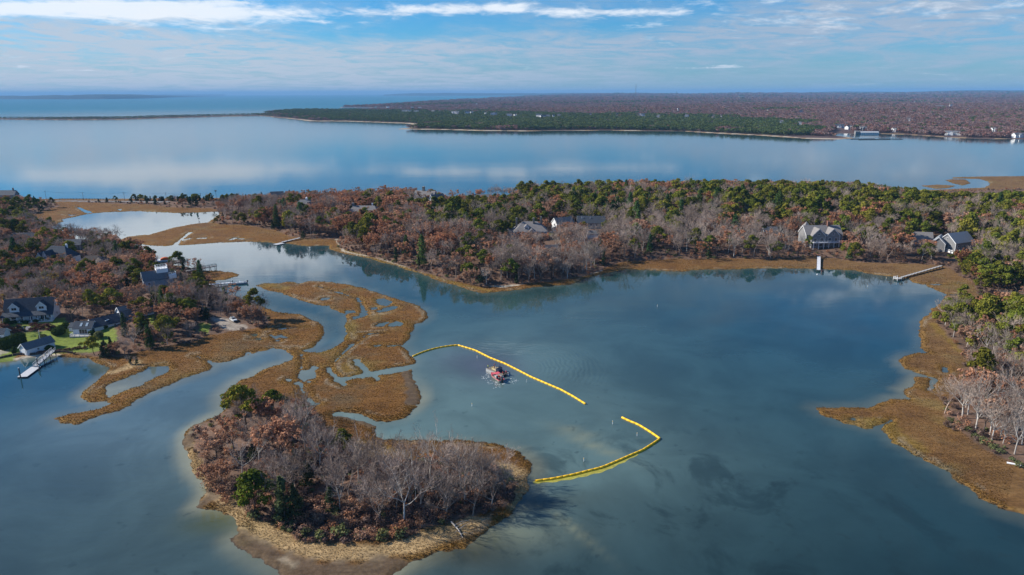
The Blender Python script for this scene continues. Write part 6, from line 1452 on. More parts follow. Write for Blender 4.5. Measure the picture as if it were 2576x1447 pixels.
for x, y, s_, lb in ((1370, 290, 1.25, 'large red brown oak on the skyline by the bay'), (1160, 300, 1.1, 'brown oak on the skyline above the long roofed house'), (1560, 280, 1.25, 'pale brown oak on the skyline before the tall chimney'), (1760, 300, 1.15, 'dense red brown oak in front of the gambrel house'), (880, 320, 1.05, 'brown oak east of the cupola house'), (740, 330, 1.0, 'tall bare limbed oak just east of the cupola house')):
    ft('russet_oak', *Hz(x, y), s_, lb)

# clipped garden hedge, bushes and the shrub terrace by the houses
def clipped(name, label, p_, sx, sy, sz_, mat='box', rz=0.0, box=False, cat='bush', group=None):
    g_ = G(*p_); rg = random.Random(int(p_[0] * 7)); tb = TB()
    n = int(70 * (sx * sy + sx * sz_ + sy * sz_) ** .8) + 60
    if box:
        for _ in range(int(n * 1.6)):
            u_ = [rg.uniform(-1, 1) for _ in range(3)]; k_ = rg.choice((0, 0, 1, 1, 2, 2)); u_[k_] = rg.choice((-1, 1)) if k_ < 2 else 1
            tb.leaves(V3(u_[0] * sx, u_[1] * sy, (u_[2] * .5 + .5) * sz_), (.12, .12, .12), 1, .34, rg, 0, .5)
    else: tb.leaves(V3(0, 0, sz_ * .5), (sx, sy, sz_ * .55), n, .30, rg, .2, .9)
    v, f = tb.arr(); v[:, 2] = np.maximum(v[:, 2], -.2)
    core = MB()
    k_ = len(v)
    if box: core.box((0, 0, sz_ * .48), (sx * 1.9, sy * 1.9, sz_ * .95))
    else:
        R_ = [(.75, .04), (.93, .3), (.88, .6), (.55, .88), (.12, .98)]
        core.add([(sx * a * math.cos(6.283 * j / 10), sy * a * math.sin(6.283 * j / 10), sz_ * h_) for a, h_ in R_ for j in range(10)], [(i * 10 + j, i * 10 + (j + 1) % 10, i * 10 + 10 + (j + 1) % 10, i * 10 + 10 + j) for i in range(4) for j in range(10)])
    cv_ = np.array(core.v); cf = np.array(core.f)
    me = np_mesh(name, np.concatenate([v, cv_]), np.concatenate([f, cf + k_]), L_[mat])
    o = link(name, me); o.location = g_; o.rotation_euler = (0, 0, rz); tag(o, label, cat, group); TREES_AT.append((g_.x, g_.y, sx)); return o
clipped('hedge', 'tall square clipped hedge beside the drive', K(235, 1035), 2.0, 5.0, 4.4, 'box', R(-20), True, 'hedge')
clipped('round_bush', 'large dark round bush on the lawn west of the ranch house', K(1075, 820), 3.0, 2.4, 3.0); clipped('round_bush', 'smaller dark bush behind the large one by the ranch house', K(1120, 740), 2.0, 1.8, 2.2)
clipped('round_bush', 'clipped bronze green ball of a bush east of the white deck', K(1820, 885), 1.9, 1.9, 3.0, 'olive'); clipped('round_bush', 'dark round bush at the corner of the white deck', K(1690, 820), 1.5, 1.4, 1.8)
clipped('round_bush', 'low round bush above the gangway', K(905, 1095), 1.9, 1.5, 1.7); clipped('round_bush', 'flat bronze bush on a stem beside the flagpole', K(795, 915), 1.9, 1.5, 2.4, 'olive'); clipped('cone_bush', 'small dark cone shaped bush at the boathouse corner', K(265, 1170), 1.0, 1.0, 2.8)
clipped('cone_bush', 'dark cone shaped bush at the west end of the porch', K(135, 640), 1.4, 1.4, 3.0)
clipped('round_bush', 'dark bush against the long wall of the ranch house', K(1930, 705), 1.4, 1.2, 1.6); clipped('round_bush', 'dark bush by the side door of the ranch house', K(2005, 660), 1.3, 1.2, 1.7); clipped('round_bush', 'dark bush left of the ranch house\'s west wing'.replace('left of', 'beside'), K(1215, 700), 1.5, 1.4, 2.6)
for i, (x, y) in enumerate(((290, 605), (400, 595), (470, 610), (660, 590), (760, 575), (860, 560), (220, 615))): clipped('porch_bush', 'low clipped bush in the row below the porch rail', K(x, y), 1.3, .9, 1.2, 'box', group='bushes below the porch')
for i, (x, y, s_) in enumerate(((120, 690, 1.2), (210, 720, 1.2), (375, 690, 1.3), (590, 660, 1.5), (700, 670, 1.2), (890, 680, 1.8), (50, 760, 1.2), (180, 775, 1.1), (320, 770, 1.3), (410, 755, 1.0), (580, 740, 1.2), (680, 720, 1.1), (790, 715, 1.1), (900, 735, 1.1), (980, 700, 1.0), (20, 680, 1.4))):
    ft('dark_red_shrub', *K(x, y), s_ * .85, 'dark red shrub on the planted terrace below the cape house', None, .8, 'shrubs on the terrace')
for x, y, s_ in ((1080, 1130, 1.0), (1180, 1120, 1.0), (1280, 1105, 1.0), (1380, 1090, 1.0), (1480, 1075, 1.1), (1580, 1080, 1.0), (720, 1165, 1.0), (820, 1160, .9), (1040, 1150, .9)):
    ft('dark_red_shrub', *K(x, y), s_ * .8, 'dark red brush in the strip above the little beach', None, .9, 'brush above the beach')

# ------------------------------------------------------------------ the rest of the woods: where trees stand, and of which kind
PB = {  # picture places where a kind is common: x, y, reach x, reach y, weight
    'pine_tree': [(1750, 545, 380, 34, 2.3), (2450, 760, 160, 150, 1.8), (2400, 540, 260, 60, 1.6), (1080, 560, 120, 40, .9), (2250, 490, 300, 22, 1.0), (1400, 500, 130, 30, .9), (40, 560, 70, 40, .7), (1330, 600, 70, 30, .5), (2050, 520, 200, 25, .7), (1200, 570, 220, 38, 1.2), (2100, 560, 260, 30, .8)],
    'white_pine_tree': [(1650, 530, 200, 25, .45), (30, 690, 50, 30, .4), (1960, 540, 60, 18, .5)],
    'cedar_tree': [(470, 508, 180, 9, 3.0), (570, 545, 30, 30, .6), (330, 830, 90, 60, .35), (60, 520, 60, 15, .7)],
    'russet_oak': [(900, 520, 260, 30, 1.1), (1250, 640, 170, 60, .7), (1030, 625, 130, 50, 1.0), (1700, 470, 420, 13, 1.2), (2300, 590, 200, 35, .9), (240, 700, 170, 70, .45), (2400, 880, 200, 60, .3)],
    'bare_tree': [(1250, 660, 240, 60, 1.2), (1700, 600, 300, 35, 1.2), (2250, 620, 250, 30, .8), (640, 530, 90, 30, .9), (100, 640, 130, 60, 1.0), (450, 720, 160, 70, 1.2), (1200, 480, 300, 14, .7)],
    'pale_tree': [(2500, 1030, 140, 150, 1.8), (1420, 680, 130, 35, .9), (1800, 620, 220, 25, .5), (2400, 660, 120, 30, .7)],
    'brown_shrub': [(2480, 1000, 150, 200, .8), (560, 820, 110, 60, 1.2), (60, 545, 80, 40, .9), (1000, 680, 200, 60, .4)],
}
for _ in range(1): pass
KN = list(PB)
BASEW = {'pine_tree': .22, 'white_pine_tree': .04, 'cedar_tree': .05, 'russet_oak': .42, 'bare_tree': .26, 'pale_tree': .05, 'brown_shrub': .10}
nr = np.random.RandomState(3)
cand = []
for (y0_, y1_, st_) in ((200, 420, 5.6), (420, 640, 7.2), (640, 840, 8.2)):
    gx, gy = np.meshgrid(np.arange(-640, 760, st_), np.arange(y0_, y1_, st_))
    cand.append(np.stack([gx.ravel() + nr.uniform(-.48, .48, gx.size) * st_, gy.ravel() + nr.uniform(-.48, .48, gx.size) * st_], -1))
gx, gy = np.meshgrid(np.arange(-520, -200, 3.4), np.arange(640, 800, 3.4)); q_ = np.stack([gx.ravel() + nr.uniform(-1.5, 1.5, gx.size), gy.ravel() + nr.uniform(-1.5, 1.5, gx.size)], -1)
qx, qy = to_px(q_[:, 0], q_[:, 1], np.zeros(len(q_))); cand.append(q_[(qx > 262) & (qx < 645) & (qy < 511.5)])
cand = np.concatenate(cand)
cand = cand[np.abs(np.arctan2(cand[:, 0], cand[:, 1])) < R(38.5)]
def filt(c):
    z, s_, ui = hgt(c[:, 0], c[:, 1])
    ok = (ui > .6) & (s_ > 2.0)
    for P in LAWN: ok &= sd_poly_near(c[:, 0], c[:, 1], P, 9) < -1.5
    for P in DRIVE: ok &= sd_poly_near(c[:, 0], c[:, 1], P, 9) < -1.5
    ok &= d_line(c[:, 0], c[:, 1], ROAD, 40) > 6.0
    for x, y, r_, f_ in CLEAR:
        rh = math.hypot(x, y); ux, uy = x / rh, y / rh
        u_ = (c[:, 0] - x) * ux + (c[:, 1] - y) * uy; v_ = np.abs(-(c[:, 0] - x) * uy + (c[:, 1] - y) * ux)
        ok &= ~((u_ < r_ * .72) & (u_ > -f_ - r_ * .3) & (v_ < r_ * .86))
    for x, y, r_ in TREES_AT: ok &= (c[:, 0] - x) ** 2 + (c[:, 1] - y) ** 2 > (r_ * .8) ** 2
    return c[ok], z[ok], ui[ok]
isl = wpoly('E 200,100 2600,100 2600,1343 200,1343')
cand = cand[sd_poly(cand[:, 0], cand[:, 1], isl) < 0]
cand, cz_, cui = filt(cand)
pxs, pys = to_px(cand[:, 0], cand[:, 1], cz_)
W_ = []
for kn in KN:
    w_ = np.full(len(cand), BASEW[kn])
    for x, y, sx, sy, a in PB[kn]: w_ = w_ + a * np.exp(-((pxs - x) / sx) ** 2 - ((pys - y) / sy) ** 2)
    w_ = w_ * (.35 + 1.5 * np.clip(.5 + 1.1 * fbm(cand[:, 0] / 26, cand[:, 1] / 26, 100 + 7 * KN.index(kn), 3), 0, 1) ** 1.6)
    W_.append(w_)
W_ = np.array(W_); W_[KN.index('cedar_tree')] *= 1
caus = (pys < 512) & (pxs < 640)                         # the causeway: low cedars and brush only, thinning out to the west
W_[:, caus] = 0.01; W_[KN.index('cedar_tree'), caus] = 1.6; W_[KN.index('brown_shrub'), caus] = .35; W_[KN.index('pine_tree'), caus] = .75
lft = (pxs < 620) & (pys > 540); W_[KN.index('russet_oak'), lft] *= .55; W_[KN.index('pine_tree'), lft] *= 1.2
W_ /= W_.sum(0)
kid = (W_.cumsum(0) < nr.uniform(0, 1, len(cand))).sum(0)
dens = np.clip(.86 + .35 * fbm(cand[:, 0] / 20, cand[:, 1] / 20, 77, 2), 0, 1)
dens = np.where(caus, np.where(pxs < 268, .10, .95) * (cand[:, 1] > 0), dens)
keepc = nr.uniform(0, 1, len(cand)) < dens
cand, cz_, cui, pxs, pys, kid, caus = [q[keepc] for q in (cand, cz_, cui, pxs, pys, kid, caus)]
scl = nr.uniform(.85, 1.38, len(cand)) * np.where(cui < 6, .82, 1.0) * np.where(np.hypot(cand[:, 0], cand[:, 1]) > 470, 1.12, 1.0) * np.where(caus, .85, 1.0) * np.where((pxs < 1000) & (pys < 540), .88, 1.0)
lowbay = np.array([(620 < a < 1290) and b_ < 505 for a, b_ in zip(pxs, pys)])
scl = np.where((pxs < 640) & (pys > 540), scl * .76, scl)
scl = np.where(caus & (kid == KN.index('pine_tree')), scl * .7, scl)
scl = np.where(lowbay & (kid != KN.index('russet_oak')), scl * .55, scl)
LOS = 3.0
hts = {'pine_tree': 12.0, 'white_pine_tree': 13.5, 'cedar_tree': 8.0, 'russet_oak': 11.0, 'bare_tree': 12.5, 'pale_tree': 12.5, 'brown_shrub': 2.2}
hk = np.array([hts[k_] for k_ in KN])[kid]
for x, y, r_, f_ in CLEAR:
    rh = math.hypot(x, y); ux, uy = x / rh, y / rh; tn = CAM_H / rh
    u_ = -((cand[:, 0] - x) * ux + (cand[:, 1] - y) * uy); v_ = np.abs(-(cand[:, 0] - x) * uy + (cand[:, 1] - y) * ux)
    c_ = (u_ > 0) & (u_ < 75) & (v_ < r_ * 1.0 + 2)
    mx_ = (LOS if r_ > 4 else .8) * (1.9 if (rh > 480 and r_ > 4) else 1.0) + np.maximum(u_ - r_ * .4, 0) * tn
    scl = np.where(c_, np.minimum(scl, mx_ / hk), scl)
SKX = [-200, 0, 130, 280, 640, 700, 860, 950, 1090, 1125, 1285, 1310, 1560, 1900, 2140, 2250, 2330, 2400, 2480, 2576, 2800]
SKY_ = [488, 488, 492, 488, 486, 480, 474, 468, 476, 491, 490, 458, 453, 452.5, 457, 469, 479, 484, 485, 480, 478]
lim = np.interp(pxs, SKX, SKY_) + nr.exponential(3.5, len(pxs))
gv = (pxs > 2320) & (pys > 735) & (pys < 880); lim = np.where(gv, np.maximum(lim, np.interp(pxs, [2320, 2480, 2576], [750, 744, 730]) + nr.exponential(4, len(pxs))), lim)
for _ in range(3):
    tp = to_px(cand[:, 0], cand[:, 1], cz_ + hk * scl * .97)[1]
    bs = to_px(cand[:, 0], cand[:, 1], cz_)[1]
    scl = np.where(tp < lim, scl * np.clip((bs - lim) / np.maximum(bs - tp, .1), .05, 1), scl)
okk = scl > .30
cand, cz_, cui, pxs, pys, kid, caus, scl = [q[okk] for q in (cand, cz_, cui, pxs, pys, kid, caus, scl)]
MARKS = [(lb, *G(*p_)[:2]) for lb, p_ in (('the cape house', (70, 800)), ('the ranch house', K(1525, 800)), ('the boathouse', K(440, 1180)), ('the blue grey house', (363, 728)), ('the dark roofed gabled house', (135, 664)), ('the brown roofed house', (228, 672)),
    ('the gravel turning place', (570, 805)), ('the railed pier', (500, 680)), ('the slate cottage', (183, 625)), ('the dark cottage', (57, 608)), ('the causeway house', (16, 503)), ('the osprey pole', (545, 506)), ('the cream house', (693, 506)), ('the cupola house', (764, 528)), ('the long roofed house', (913, 545)),
    ('the gambrel house', (1072, 516)), ('the glass roofed cottage', (1212, 507)), ('the hipped mansion', (1335, 600)), ('the white gabled house', (1422, 580)), ('the solar roofed house', (1487, 576)), ('the pool house', (1384, 636)), ('the sandy point', (1240, 715)), ('the gap in the northern shore', (1570, 672)),
    ('the garden cottage', (1939, 597)), ('the twin gabled house', (2076, 618)), ('the grey cottage', (2322, 618)), ('the pale roofed house', (2424, 630)), ('the long boardwalk', (2370, 668)), ('the pond gangway', (755, 598)), ('the eastern marsh point', (2345, 820)), ('the white driftwood', (2553, 1165)), ('the wide eastern marsh', (2470, 740)),
    ('the crimson ridge tree', (1586, 525)), ('the dark ridge conifer', (1214, 570)), ('the fan shaped bare tree', (877, 615)), ('the eastern grove', (2530, 880)))]
MARKS += [('the middle of the skyline', 250.0, 760.0), ('the eastern skyline', 430.0, 740.0), ('the eastern hill', 560.0, 640.0), ('the western margin', -330.0, 480.0)]
def whereat(x, y):
    i = min(range(len(MARKS)), key=lambda j: (MARKS[j][1] - x) ** 2 + (MARKS[j][2] - y) ** 2)
    lb, mx_, my_ = MARKS[i]; rh = math.hypot(mx_, my_); u_ = ((x - mx_) * mx_ + (y - my_) * my_) / rh; v_ = ((x - mx_) * my_ - (y - my_) * mx_) / rh
    d = math.hypot(u_, v_); far_ = 'close ' if d < 22 else '' if d < 50 else 'well ' if d < 90 else 'far '
    a = math.atan2(u_, v_); s_ = ('east of', 'behind and east of', 'behind', 'behind and west of', 'west of', 'in front and west of', 'in front of', 'in front and east of')[int(round(a / (math.pi / 4))) % 8]
    return far_ + s_ + ' ' + lb
def region(px, py):
    if px > 2330 and py > 720: return 'on the eastern bank'
    if px < 620 and py > 540: return 'in the woods round the western houses'
    if py < 540 and px < 640: return 'by the causeway and pond'
    if py > 585 and px < 1500: return 'on the wooded point'
    if py > 560: return 'behind the northern marsh'
    if px > 1290: return 'on the wooded ridge'
    return 'round the bay side houses'
LB = {'pine_tree': 'rounded green pine ', 'white_pine_tree': 'layered dark pine ', 'cedar_tree': 'dark cedar ', 'russet_oak': 'russet leaved oak ', 'bare_tree': 'leafless grey tree ', 'pale_tree': 'leafless pale tree ', 'brown_shrub': 'brown bare shrub '}
sun_pos = None
def scatter(name, label, pts, scales, rots, ids, meshes):
    """one object of stuff: copies of the given meshes stood at the points"""
    col_ = bpy.data.collections.new(name + '_shapes')
    for i, me in enumerate(meshes):
        col_.objects.link(bpy.data.objects.new('%s_shape_%02d' % (name, i), me))
    me = bpy.data.meshes.new(name); me.vertices.add(len(pts)); me.vertices.foreach_set('co', np.ascontiguousarray(pts, np.float32).ravel())
    for an, ty, ar in (('scl', 'FLOAT', scales), ('rot', 'FLOAT', rots), ('ids', 'INT', ids)):
        me.attributes.new(an, ty, 'POINT').data.foreach_set('value', np.ascontiguousarray(ar, np.float32 if ty == 'FLOAT' else np.int32))
    o = link(name, me)
    ng = bpy.data.node_groups.new(name, 'GeometryNodeTree')
    ng.interface.new_socket('Geometry', in_out='INPUT', socket_type='NodeSocketGeometry'); ng.interface.new_socket('Geometry', in_out='OUTPUT', socket_type='NodeSocketGeometry')
    N = ng.nodes.new; a, z = N('NodeGroupInput'), N('NodeGroupOutput')
    ip, ci = N('GeometryNodeInstanceOnPoints'), N('GeometryNodeCollectionInfo')
    ci.inputs['Collection'].default_value = col_; ci.inputs['Separate Children'].default_value = True; ci.inputs['Reset Children'].default_value = True
    ip.inputs['Pick Instance'].default_value = True
    def attr(nm, ty):
        q = N('GeometryNodeInputNamedAttribute'); q.data_type = ty; q.inputs['Name'].default_value = nm; return q.outputs['Attribute']
    cx = N('ShaderNodeCombineXYZ'); er = N('FunctionNodeEulerToRotation')
    ln = ng.links.new
    ln(a.outputs[0], ip.inputs['Points']); ln(ci.outputs[0], ip.inputs['Instance']); ln(attr('ids', 'INT'), ip.inputs['Instance Index']); ln(attr('scl', 'FLOAT'), ip.inputs['Scale'])
    ln(attr('rot', 'FLOAT'), cx.inputs[2]); ln(cx.outputs[0], er.inputs[0]); ln(er.outputs[0], ip.inputs['Rotation']); ln(ip.outputs[0], z.inputs[0])
    md = o.modifiers.new('scatter', 'NODES'); md.node_group = ng
    return tag(o, label, None, None, 'stuff')
MAXN = {'pine_tree': 240, 'white_pine_tree': 60, 'cedar_tree': 190, 'russet_oak': 235, 'bare_tree': 225, 'pale_tree': 160, 'brown_shrub': 130}
rest_name = {'pine_tree': 'pine_woods', 'white_pine_tree': 'white_pine_woods', 'cedar_tree': 'cedar_woods', 'russet_oak': 'oak_woods', 'bare_tree': 'bare_woods', 'pale_tree': 'pale_woods', 'brown_shrub': 'brush_woods'}
depth = np.hypot(cand[:, 0], cand[:, 1])
for ki, kn in enumerate(KN):
    ii = np.nonzero(kid == ki)[0]
    inview = (pxs[ii] > 5) & (pxs[ii] < 2571)
    # largest in the picture first: near trees and those at the open edge of the woods
    score = scl[ii] / depth[ii] * np.where(cui[ii] < 9, 1.5, 1.0) * np.where(inview, 1, .01)
    ii = ii[np.argsort(-score)]
    for i in ii[:MAXN[kn]]:
        if not (5 < pxs[i] < 2571): continue
        rg_ = region(pxs[i], pys[i])
        tree(kn, nr.randint(9), (cand[i, 0], cand[i, 1], cz_[i]), scl[i], nr.uniform(0, 6.28), ('small ' if scl[i] < .85 else 'tall ' if scl[i] > 1.2 else '') + LB[kn] + whereat(cand[i, 0], cand[i, 1]), LB[kn].strip() + 's of the mixed woods', nr.uniform(.92, 1.1) * (.72 if caus[i] else 1))
    ii = np.concatenate([[i for i in ii[:MAXN[kn]] if not (5 < pxs[i] < 2571)], ii[MAXN[kn]:]]).astype(int)
    if len(ii):
        n = len(SP[kn]); scatter(rest_name[kn], LB[kn].strip() + 's massed through the woods', np.stack([cand[ii, 0], cand[ii, 1], cz_[ii]], -1), scl[ii], nr.uniform(0, 6.28, len(ii)), nr.randint(0, n, len(ii)), [q[2] for q in SP[kn]])
# undergrowth: low brush under and at the edge of the trees, on the islet too
ug = []
for x0_, x1_, y0_, y1_, st_ in ((-640, 760, 180, 480, 3.6), (-640, 760, 480, 820, 5.5), (-75, 45, 125, 260, 1.5)):
    gx, gy = np.meshgrid(np.arange(x0_, x1_, st_), np.arange(y0_, y1_, st_)); ug.append(np.stack([gx.ravel() + nr.uniform(-.5, .5, gx.size) * st_, gy.ravel() + nr.uniform(-.5, .5, gx.size) * st_], -1))
ug = np.concatenate(ug); ug = ug[np.abs(np.arctan2(ug[:, 0], ug[:, 1])) < R(38)]
uz, us_, uu = hgt(ug[:, 0], ug[:, 1]); ok = (uu > -.8) & (us_ > 1.5) & ((uu < 14) | (nr.uniform(0, 1, len(ug)) < .35)) & (nr.uniform(0, 1, len(ug)) < .8)
for P in LAWN + DRIVE: ok &= sd_poly_near(ug[:, 0], ug[:, 1], P, 9) < -.4
ok &= d_line(ug[:, 0], ug[:, 1], ROAD, 40) > 5.5
for x, y, r_, f_ in CLEAR: ok &= (ug[:, 0] - x) ** 2 + (ug[:, 1] - y) ** 2 > (r_ * .75) ** 2
ug, uz, uu = ug[ok], uz[ok], uu[ok]
shp = [q[2] for k_ in ('brown_shrub', 'russet_shrub', 'olive_shrub') for q in SP[k_]]
upx, upy = to_px(ug[:, 0], ug[:, 1], uz)
pk = nr.uniform(0, 1, len(ug)); ids = np.where(pk < .58, nr.randint(0, 3, len(ug)), np.where(pk < .88, nr.randint(3, 5, len(ug)), nr.randint(5, 7, len(ug))))
onisl = sd_poly(ug[:, 0], ug[:, 1], isl) > 0
scatter('undergrowth', 'brown and russet brush under and beside the trees', np.stack([ug[:, 0], ug[:, 1], uz], -1), nr.uniform(.45, 1.1, len(ug)) * np.where(onisl, .86, .85), nr.uniform(0, 6.28, len(ug)), ids, shp)
# small scrub on the western part of the islet
for x, y, s_ in ((360, 430, .9), (420, 480, 1.0), (470, 420, .9), (380, 560, 1.0), (480, 620, 1.1), (400, 660, 1.0), (520, 700, 1.1), (430, 720, 1.1), (400, 780, 1.0), (480, 800, 1.1), (560, 780, 1.1), (350, 500, .8), (560, 620, 1.1), (610, 830, 1.0), (520, 860, .9)):
    ft('russet_shrub', *Ez(x, y), s_, 'tawny scrub on the ' + islet_part(x, y) + ', ' + ('by the sand' if x < 420 else 'among the oaks' if x < 500 else 'below the bare branches'), None, 1.0, 'tawny scrub on the islet')

# ------------------------------------------------------------------ marsh grass: real tufts on the marsh ground
gmask = (zone == 0) & (qm(mud) < .5) & keep & (qm(S) > .25) & (np.abs(np.arctan2(qm(fx), qm(fy))) < R(38.5))
gq = quads[gmask]; qd = np.hypot(qm(fx), qm(fy))[gmask]
area = (qd * (th[1] - th[0])) * (qd * 0.00533)
want = area * np.clip(np.where(qd < 230, 3.6, np.where(qd < 330, 1.8, np.where(qd < 480, .5, .15))), 0, 4)
edge = qm(S)[gmask] < 3.0
want = want * np.where(edge, 1.7, 1.0)
cnt = np.floor(want + nr.uniform(0, 1, len(want))).astype(int)
rep = np.repeat(np.arange(len(gq)), cnt)
u1, u2 = nr.uniform(0, 1, len(rep)), nr.uniform(0, 1, len(rep))
Pq = GV[gq[rep]]; base_ = (Pq[:, 0] * (1 - u1)[:, None] + Pq[:, 1] * u1[:, None]) * (1 - u2)[:, None] + (Pq[:, 3] * (1 - u1)[:, None] + Pq[:, 2] * u1[:, None]) * u2[:, None]
cg = col[gq[rep]].mean(1)
nb = 3; N_ = len(rep)
bigger = np.where(qd[rep] > 330, 1.5, 1.0)
vv, ff, cc = [], [], []
for k_ in range(nb):
    a = nr.uniform(0, 6.28, N_); w_ = nr.uniform(.06, .16, N_) * bigger; h_ = nr.uniform(.14, .36, N_) * bigger ** .4 * (1 + .5 * (S[gq[rep, 0]] < 3)); lean = nr.uniform(-.35, .35, (N_, 2))
    d = np.stack([np.cos(a) * w_, np.sin(a) * w_, np.zeros(N_)], -1)
    top = base_ + np.stack([lean[:, 0], lean[:, 1], h_], -1)
    vv.append(np.stack([base_ - d - [0, 0, .1], base_ + d - [0, 0, .1], top], 1).reshape(-1, 3))
    t_ = nr.uniform(.78, 1.32, N_)[:, None]; cc.append(np.repeat(cg * t_, 3, 0))
vv, cc = np.concatenate(vv), np.concatenate(cc)
gt, b, o_ = new_mat('marsh_grass')
at = b.n('ShaderNodeAttribute', attribute_name='Col').outputs['Color']
d = b.n('ShaderNodeBsdfDiffuse'); b.set(d.inputs[0], at); t = b.n('ShaderNodeBsdfTranslucent'); b.set(t.inputs[0], at); mx = b.n('ShaderNodeMixShader'); mx.inputs[0].default_value = .3
b.nt.links.new(d.outputs[0], mx.inputs[1]); b.nt.links.new(t.outputs[0], mx.inputs[2]); b.nt.links.new(mx.outputs[0], o_.inputs[0])
me = np_mesh('marsh_grass', vv, np.arange(len(vv)).reshape(-1, 3), gt)
ca = me.color_attributes.new('Col', 'FLOAT_COLOR', 'POINT'); ca.data.foreach_set('color', np.concatenate([cc, np.ones((len(cc), 1))], 1).astype(np.float32).ravel())
tag(link('marsh_grass', me), 'rust brown cordgrass tufts covering the salt marsh', None, None, 'stuff')
print('CAUS', int(caus.sum()), 'TREES', [(kn, int((kid == i).sum())) for i, kn in enumerate(KN)], 'undergrowth', len(ug), 'tufts', N_)

# ------------------------------------------------------------------ across the bay: barrier spit, pine peninsula, wooded mainland
FA = wpoly('''P 652,291 705,297 780,305 859,305.5 960,309 1010,310.5 1034,312 1043,317 1030,321.5 988,325.3 1060,325.7 1126,327 1193,329 1309,330.5 1393,329.5 1526,329 1718,331.5 1818,336.5 1918,342 2018,349 2112,351.2 2148,348.2 2122,344 2110,341 2114,336.5 2200,337 2268,339 2368,345.5 2398,347 2485,350.5 2577,351 2800,356 3200,360
 3300,241 1600,241 1340,242.5 1318,243.6 1308,246.4 1225,248.4 1216,251 1159,252.5 1059,258 972,264 930,267 850,269.5 858,271 905,271.2 978,271.5 980,276 905,277.5 860,279 780,278 700,280 655,285''')
FS = wpoly('P -300,301 0,301.5 170,302.5 300,301.5 400,298 567,293.5 652,292 690,293 690,287 650,287.5 560,290 400,293.5 300,296.5 150,297.5 0,297.5 -300,297')
FP = wpoly('P 640,292 705,298 800,306 1000,312 1050,318 1060,327 1200,330 1500,330 1720,333 1900,342 2020,350 2116,352 2112,340 2060,325 2000,316 1900,307 1730,300 1500,296.5 1300,293 1100,287 1000,283 860,279 700,279')
SANDY = wpoly('P 705,297 780,304.5 859,305 960,308.5 1010,310 1034,312 1043,317 1030,321 990,325 1060,325.5 1126,327 1309,330 1526,329 1718,331.5 1818,336.5 1918,342 2018,349 2112,351 2148,348')
t2 = np.linspace(R(-41), R(41), 620); r2 = 1500.0 * (26000.0 / 1500.0) ** (np.arange(230) / 229.0)
T2, R2 = np.meshgrid(t2, r2); X2, Y2 = (R2 * np.sin(T2)).ravel(), (R2 * np.cos(T2)).ravel()
def far_sd(x, y):
    return np.maximum(sd_poly(x, y, FA), sd_poly_near(x, y, FS, 400)) + 14 * fbm(x / 90, y / 90, 301, 3)
def far_h(x, y, s_):
    r_ = np.hypot(x, y)
    base = 0.8 * sstep(0, 12, s_) + 3.5 * sstep(10, 160, s_)
    hill = np.clip(fbm(x / 1900, y / 1500, 302, 4) + .35, 0, 2) * 26 * sstep(150, 1500, s_) + sstep(7000, 20000, r_) * (42 + 38 * fbm(x / 4200, y / 3800, 303, 3)) * sstep(300, 2500, s_)
    return np.where(s_ > 0, base + hill, -2.0)
S2 = np.concatenate([far_sd(X2[i:i + 50000], Y2[i:i + 50000]) for i in range(0, len(X2), 50000)])
Z2 = far_h(X2, Y2, S2)
spit2 = sd_poly_near(X2, Y2, FS, 300) > -60
sandy2 = 1 - sstep(10, 26, d_line(X2, Y2, SANDY, 90) + 8 * fbm(X2 / 50, Y2 / 50, 304, 2))
i2 = np.arange(len(X2)).reshape(T2.shape); q2 = np.stack([i2[:-1, :-1], i2[:-1, 1:], i2[1:, 1:], i2[1:, :-1]], -1).reshape(-1, 4)
k2 = Z2[q2].max(1) > 0
u_, inv = np.unique(q2[k2], return_inverse=True)
c2 = np.tile(np.array([0.095, 0.062, 0.055]), (len(X2), 1)); c2 = c2 * (1 - .85 * sandy2[:, None]) + np.array([0.50, 0.42, 0.32]) * .85 * sandy2[:, None]
c2[S2 < 10] = (0.30, 0.21, 0.12)
me = np_mesh('far_shore', np.stack([X2, Y2, Z2], -1)[u_], inv.reshape(-1, 4), gm, True)
ca = me.color_attributes.new('Col', 'FLOAT_COLOR', 'POINT'); ca.data.foreach_set('color', np.concatenate([c2[u_], np.ones((len(u_), 1))], 1).astype(np.float32).ravel())
tag(link('far_shore_terrain', me), 'low wooded land across the bay with pale beaches', None, None, 'structure')

# hills on the horizon
def ridge(name, label, P, zmax, seed, thick=1500.0, mat=None):
    """P: picture points along the foot; built as a solid ridge with real depth"""
    foot = wpoly(P); pts = []
    for a, b_ in zip(foot[:-1], foot[1:]):
        for t in np.linspace(0, 1, 24, endpoint=False): pts.append(a + (b_ - a) * t)
    pts.append(foot[-1]); pts = np.array(pts); n = len(pts)
    u_ = np.linspace(0, 1, n); prof = np.interp(u_, np.linspace(0, 1, len(zmax)), zmax); prof = prof * (1 + .16 * fbm(u_ * 16, u_ * 0 + seed, seed, 4)) + 3 * vnoise(u_ * 140, u_ * 0, seed)
    rad = pts / np.linalg.norm(pts, axis=1)[:, None]
    V = []
    for f_, zz in ((0, -1), (.03, .25), (.35, .8), (.6, 1.0), (1.0, -.02)):
        q = pts + rad * thick * f_; V.append(np.stack([q[:, 0], q[:, 1], np.where(zz < 0, -3, prof * zz)], -1))
    V = np.concatenate(V); F = [(k * n + i, k * n + i + 1, (k + 1) * n + i + 1, (k + 1) * n + i) for k in range(4) for i in range(n - 1)]
    o = link(name, np_mesh(name, V, np.array(F), mat or hm, True)); return tag(o, label, None, None, 'structure')
hm = solid('distant_woods', (0.035, 0.045, 0.045), .95, .35, .004, spec=.05)
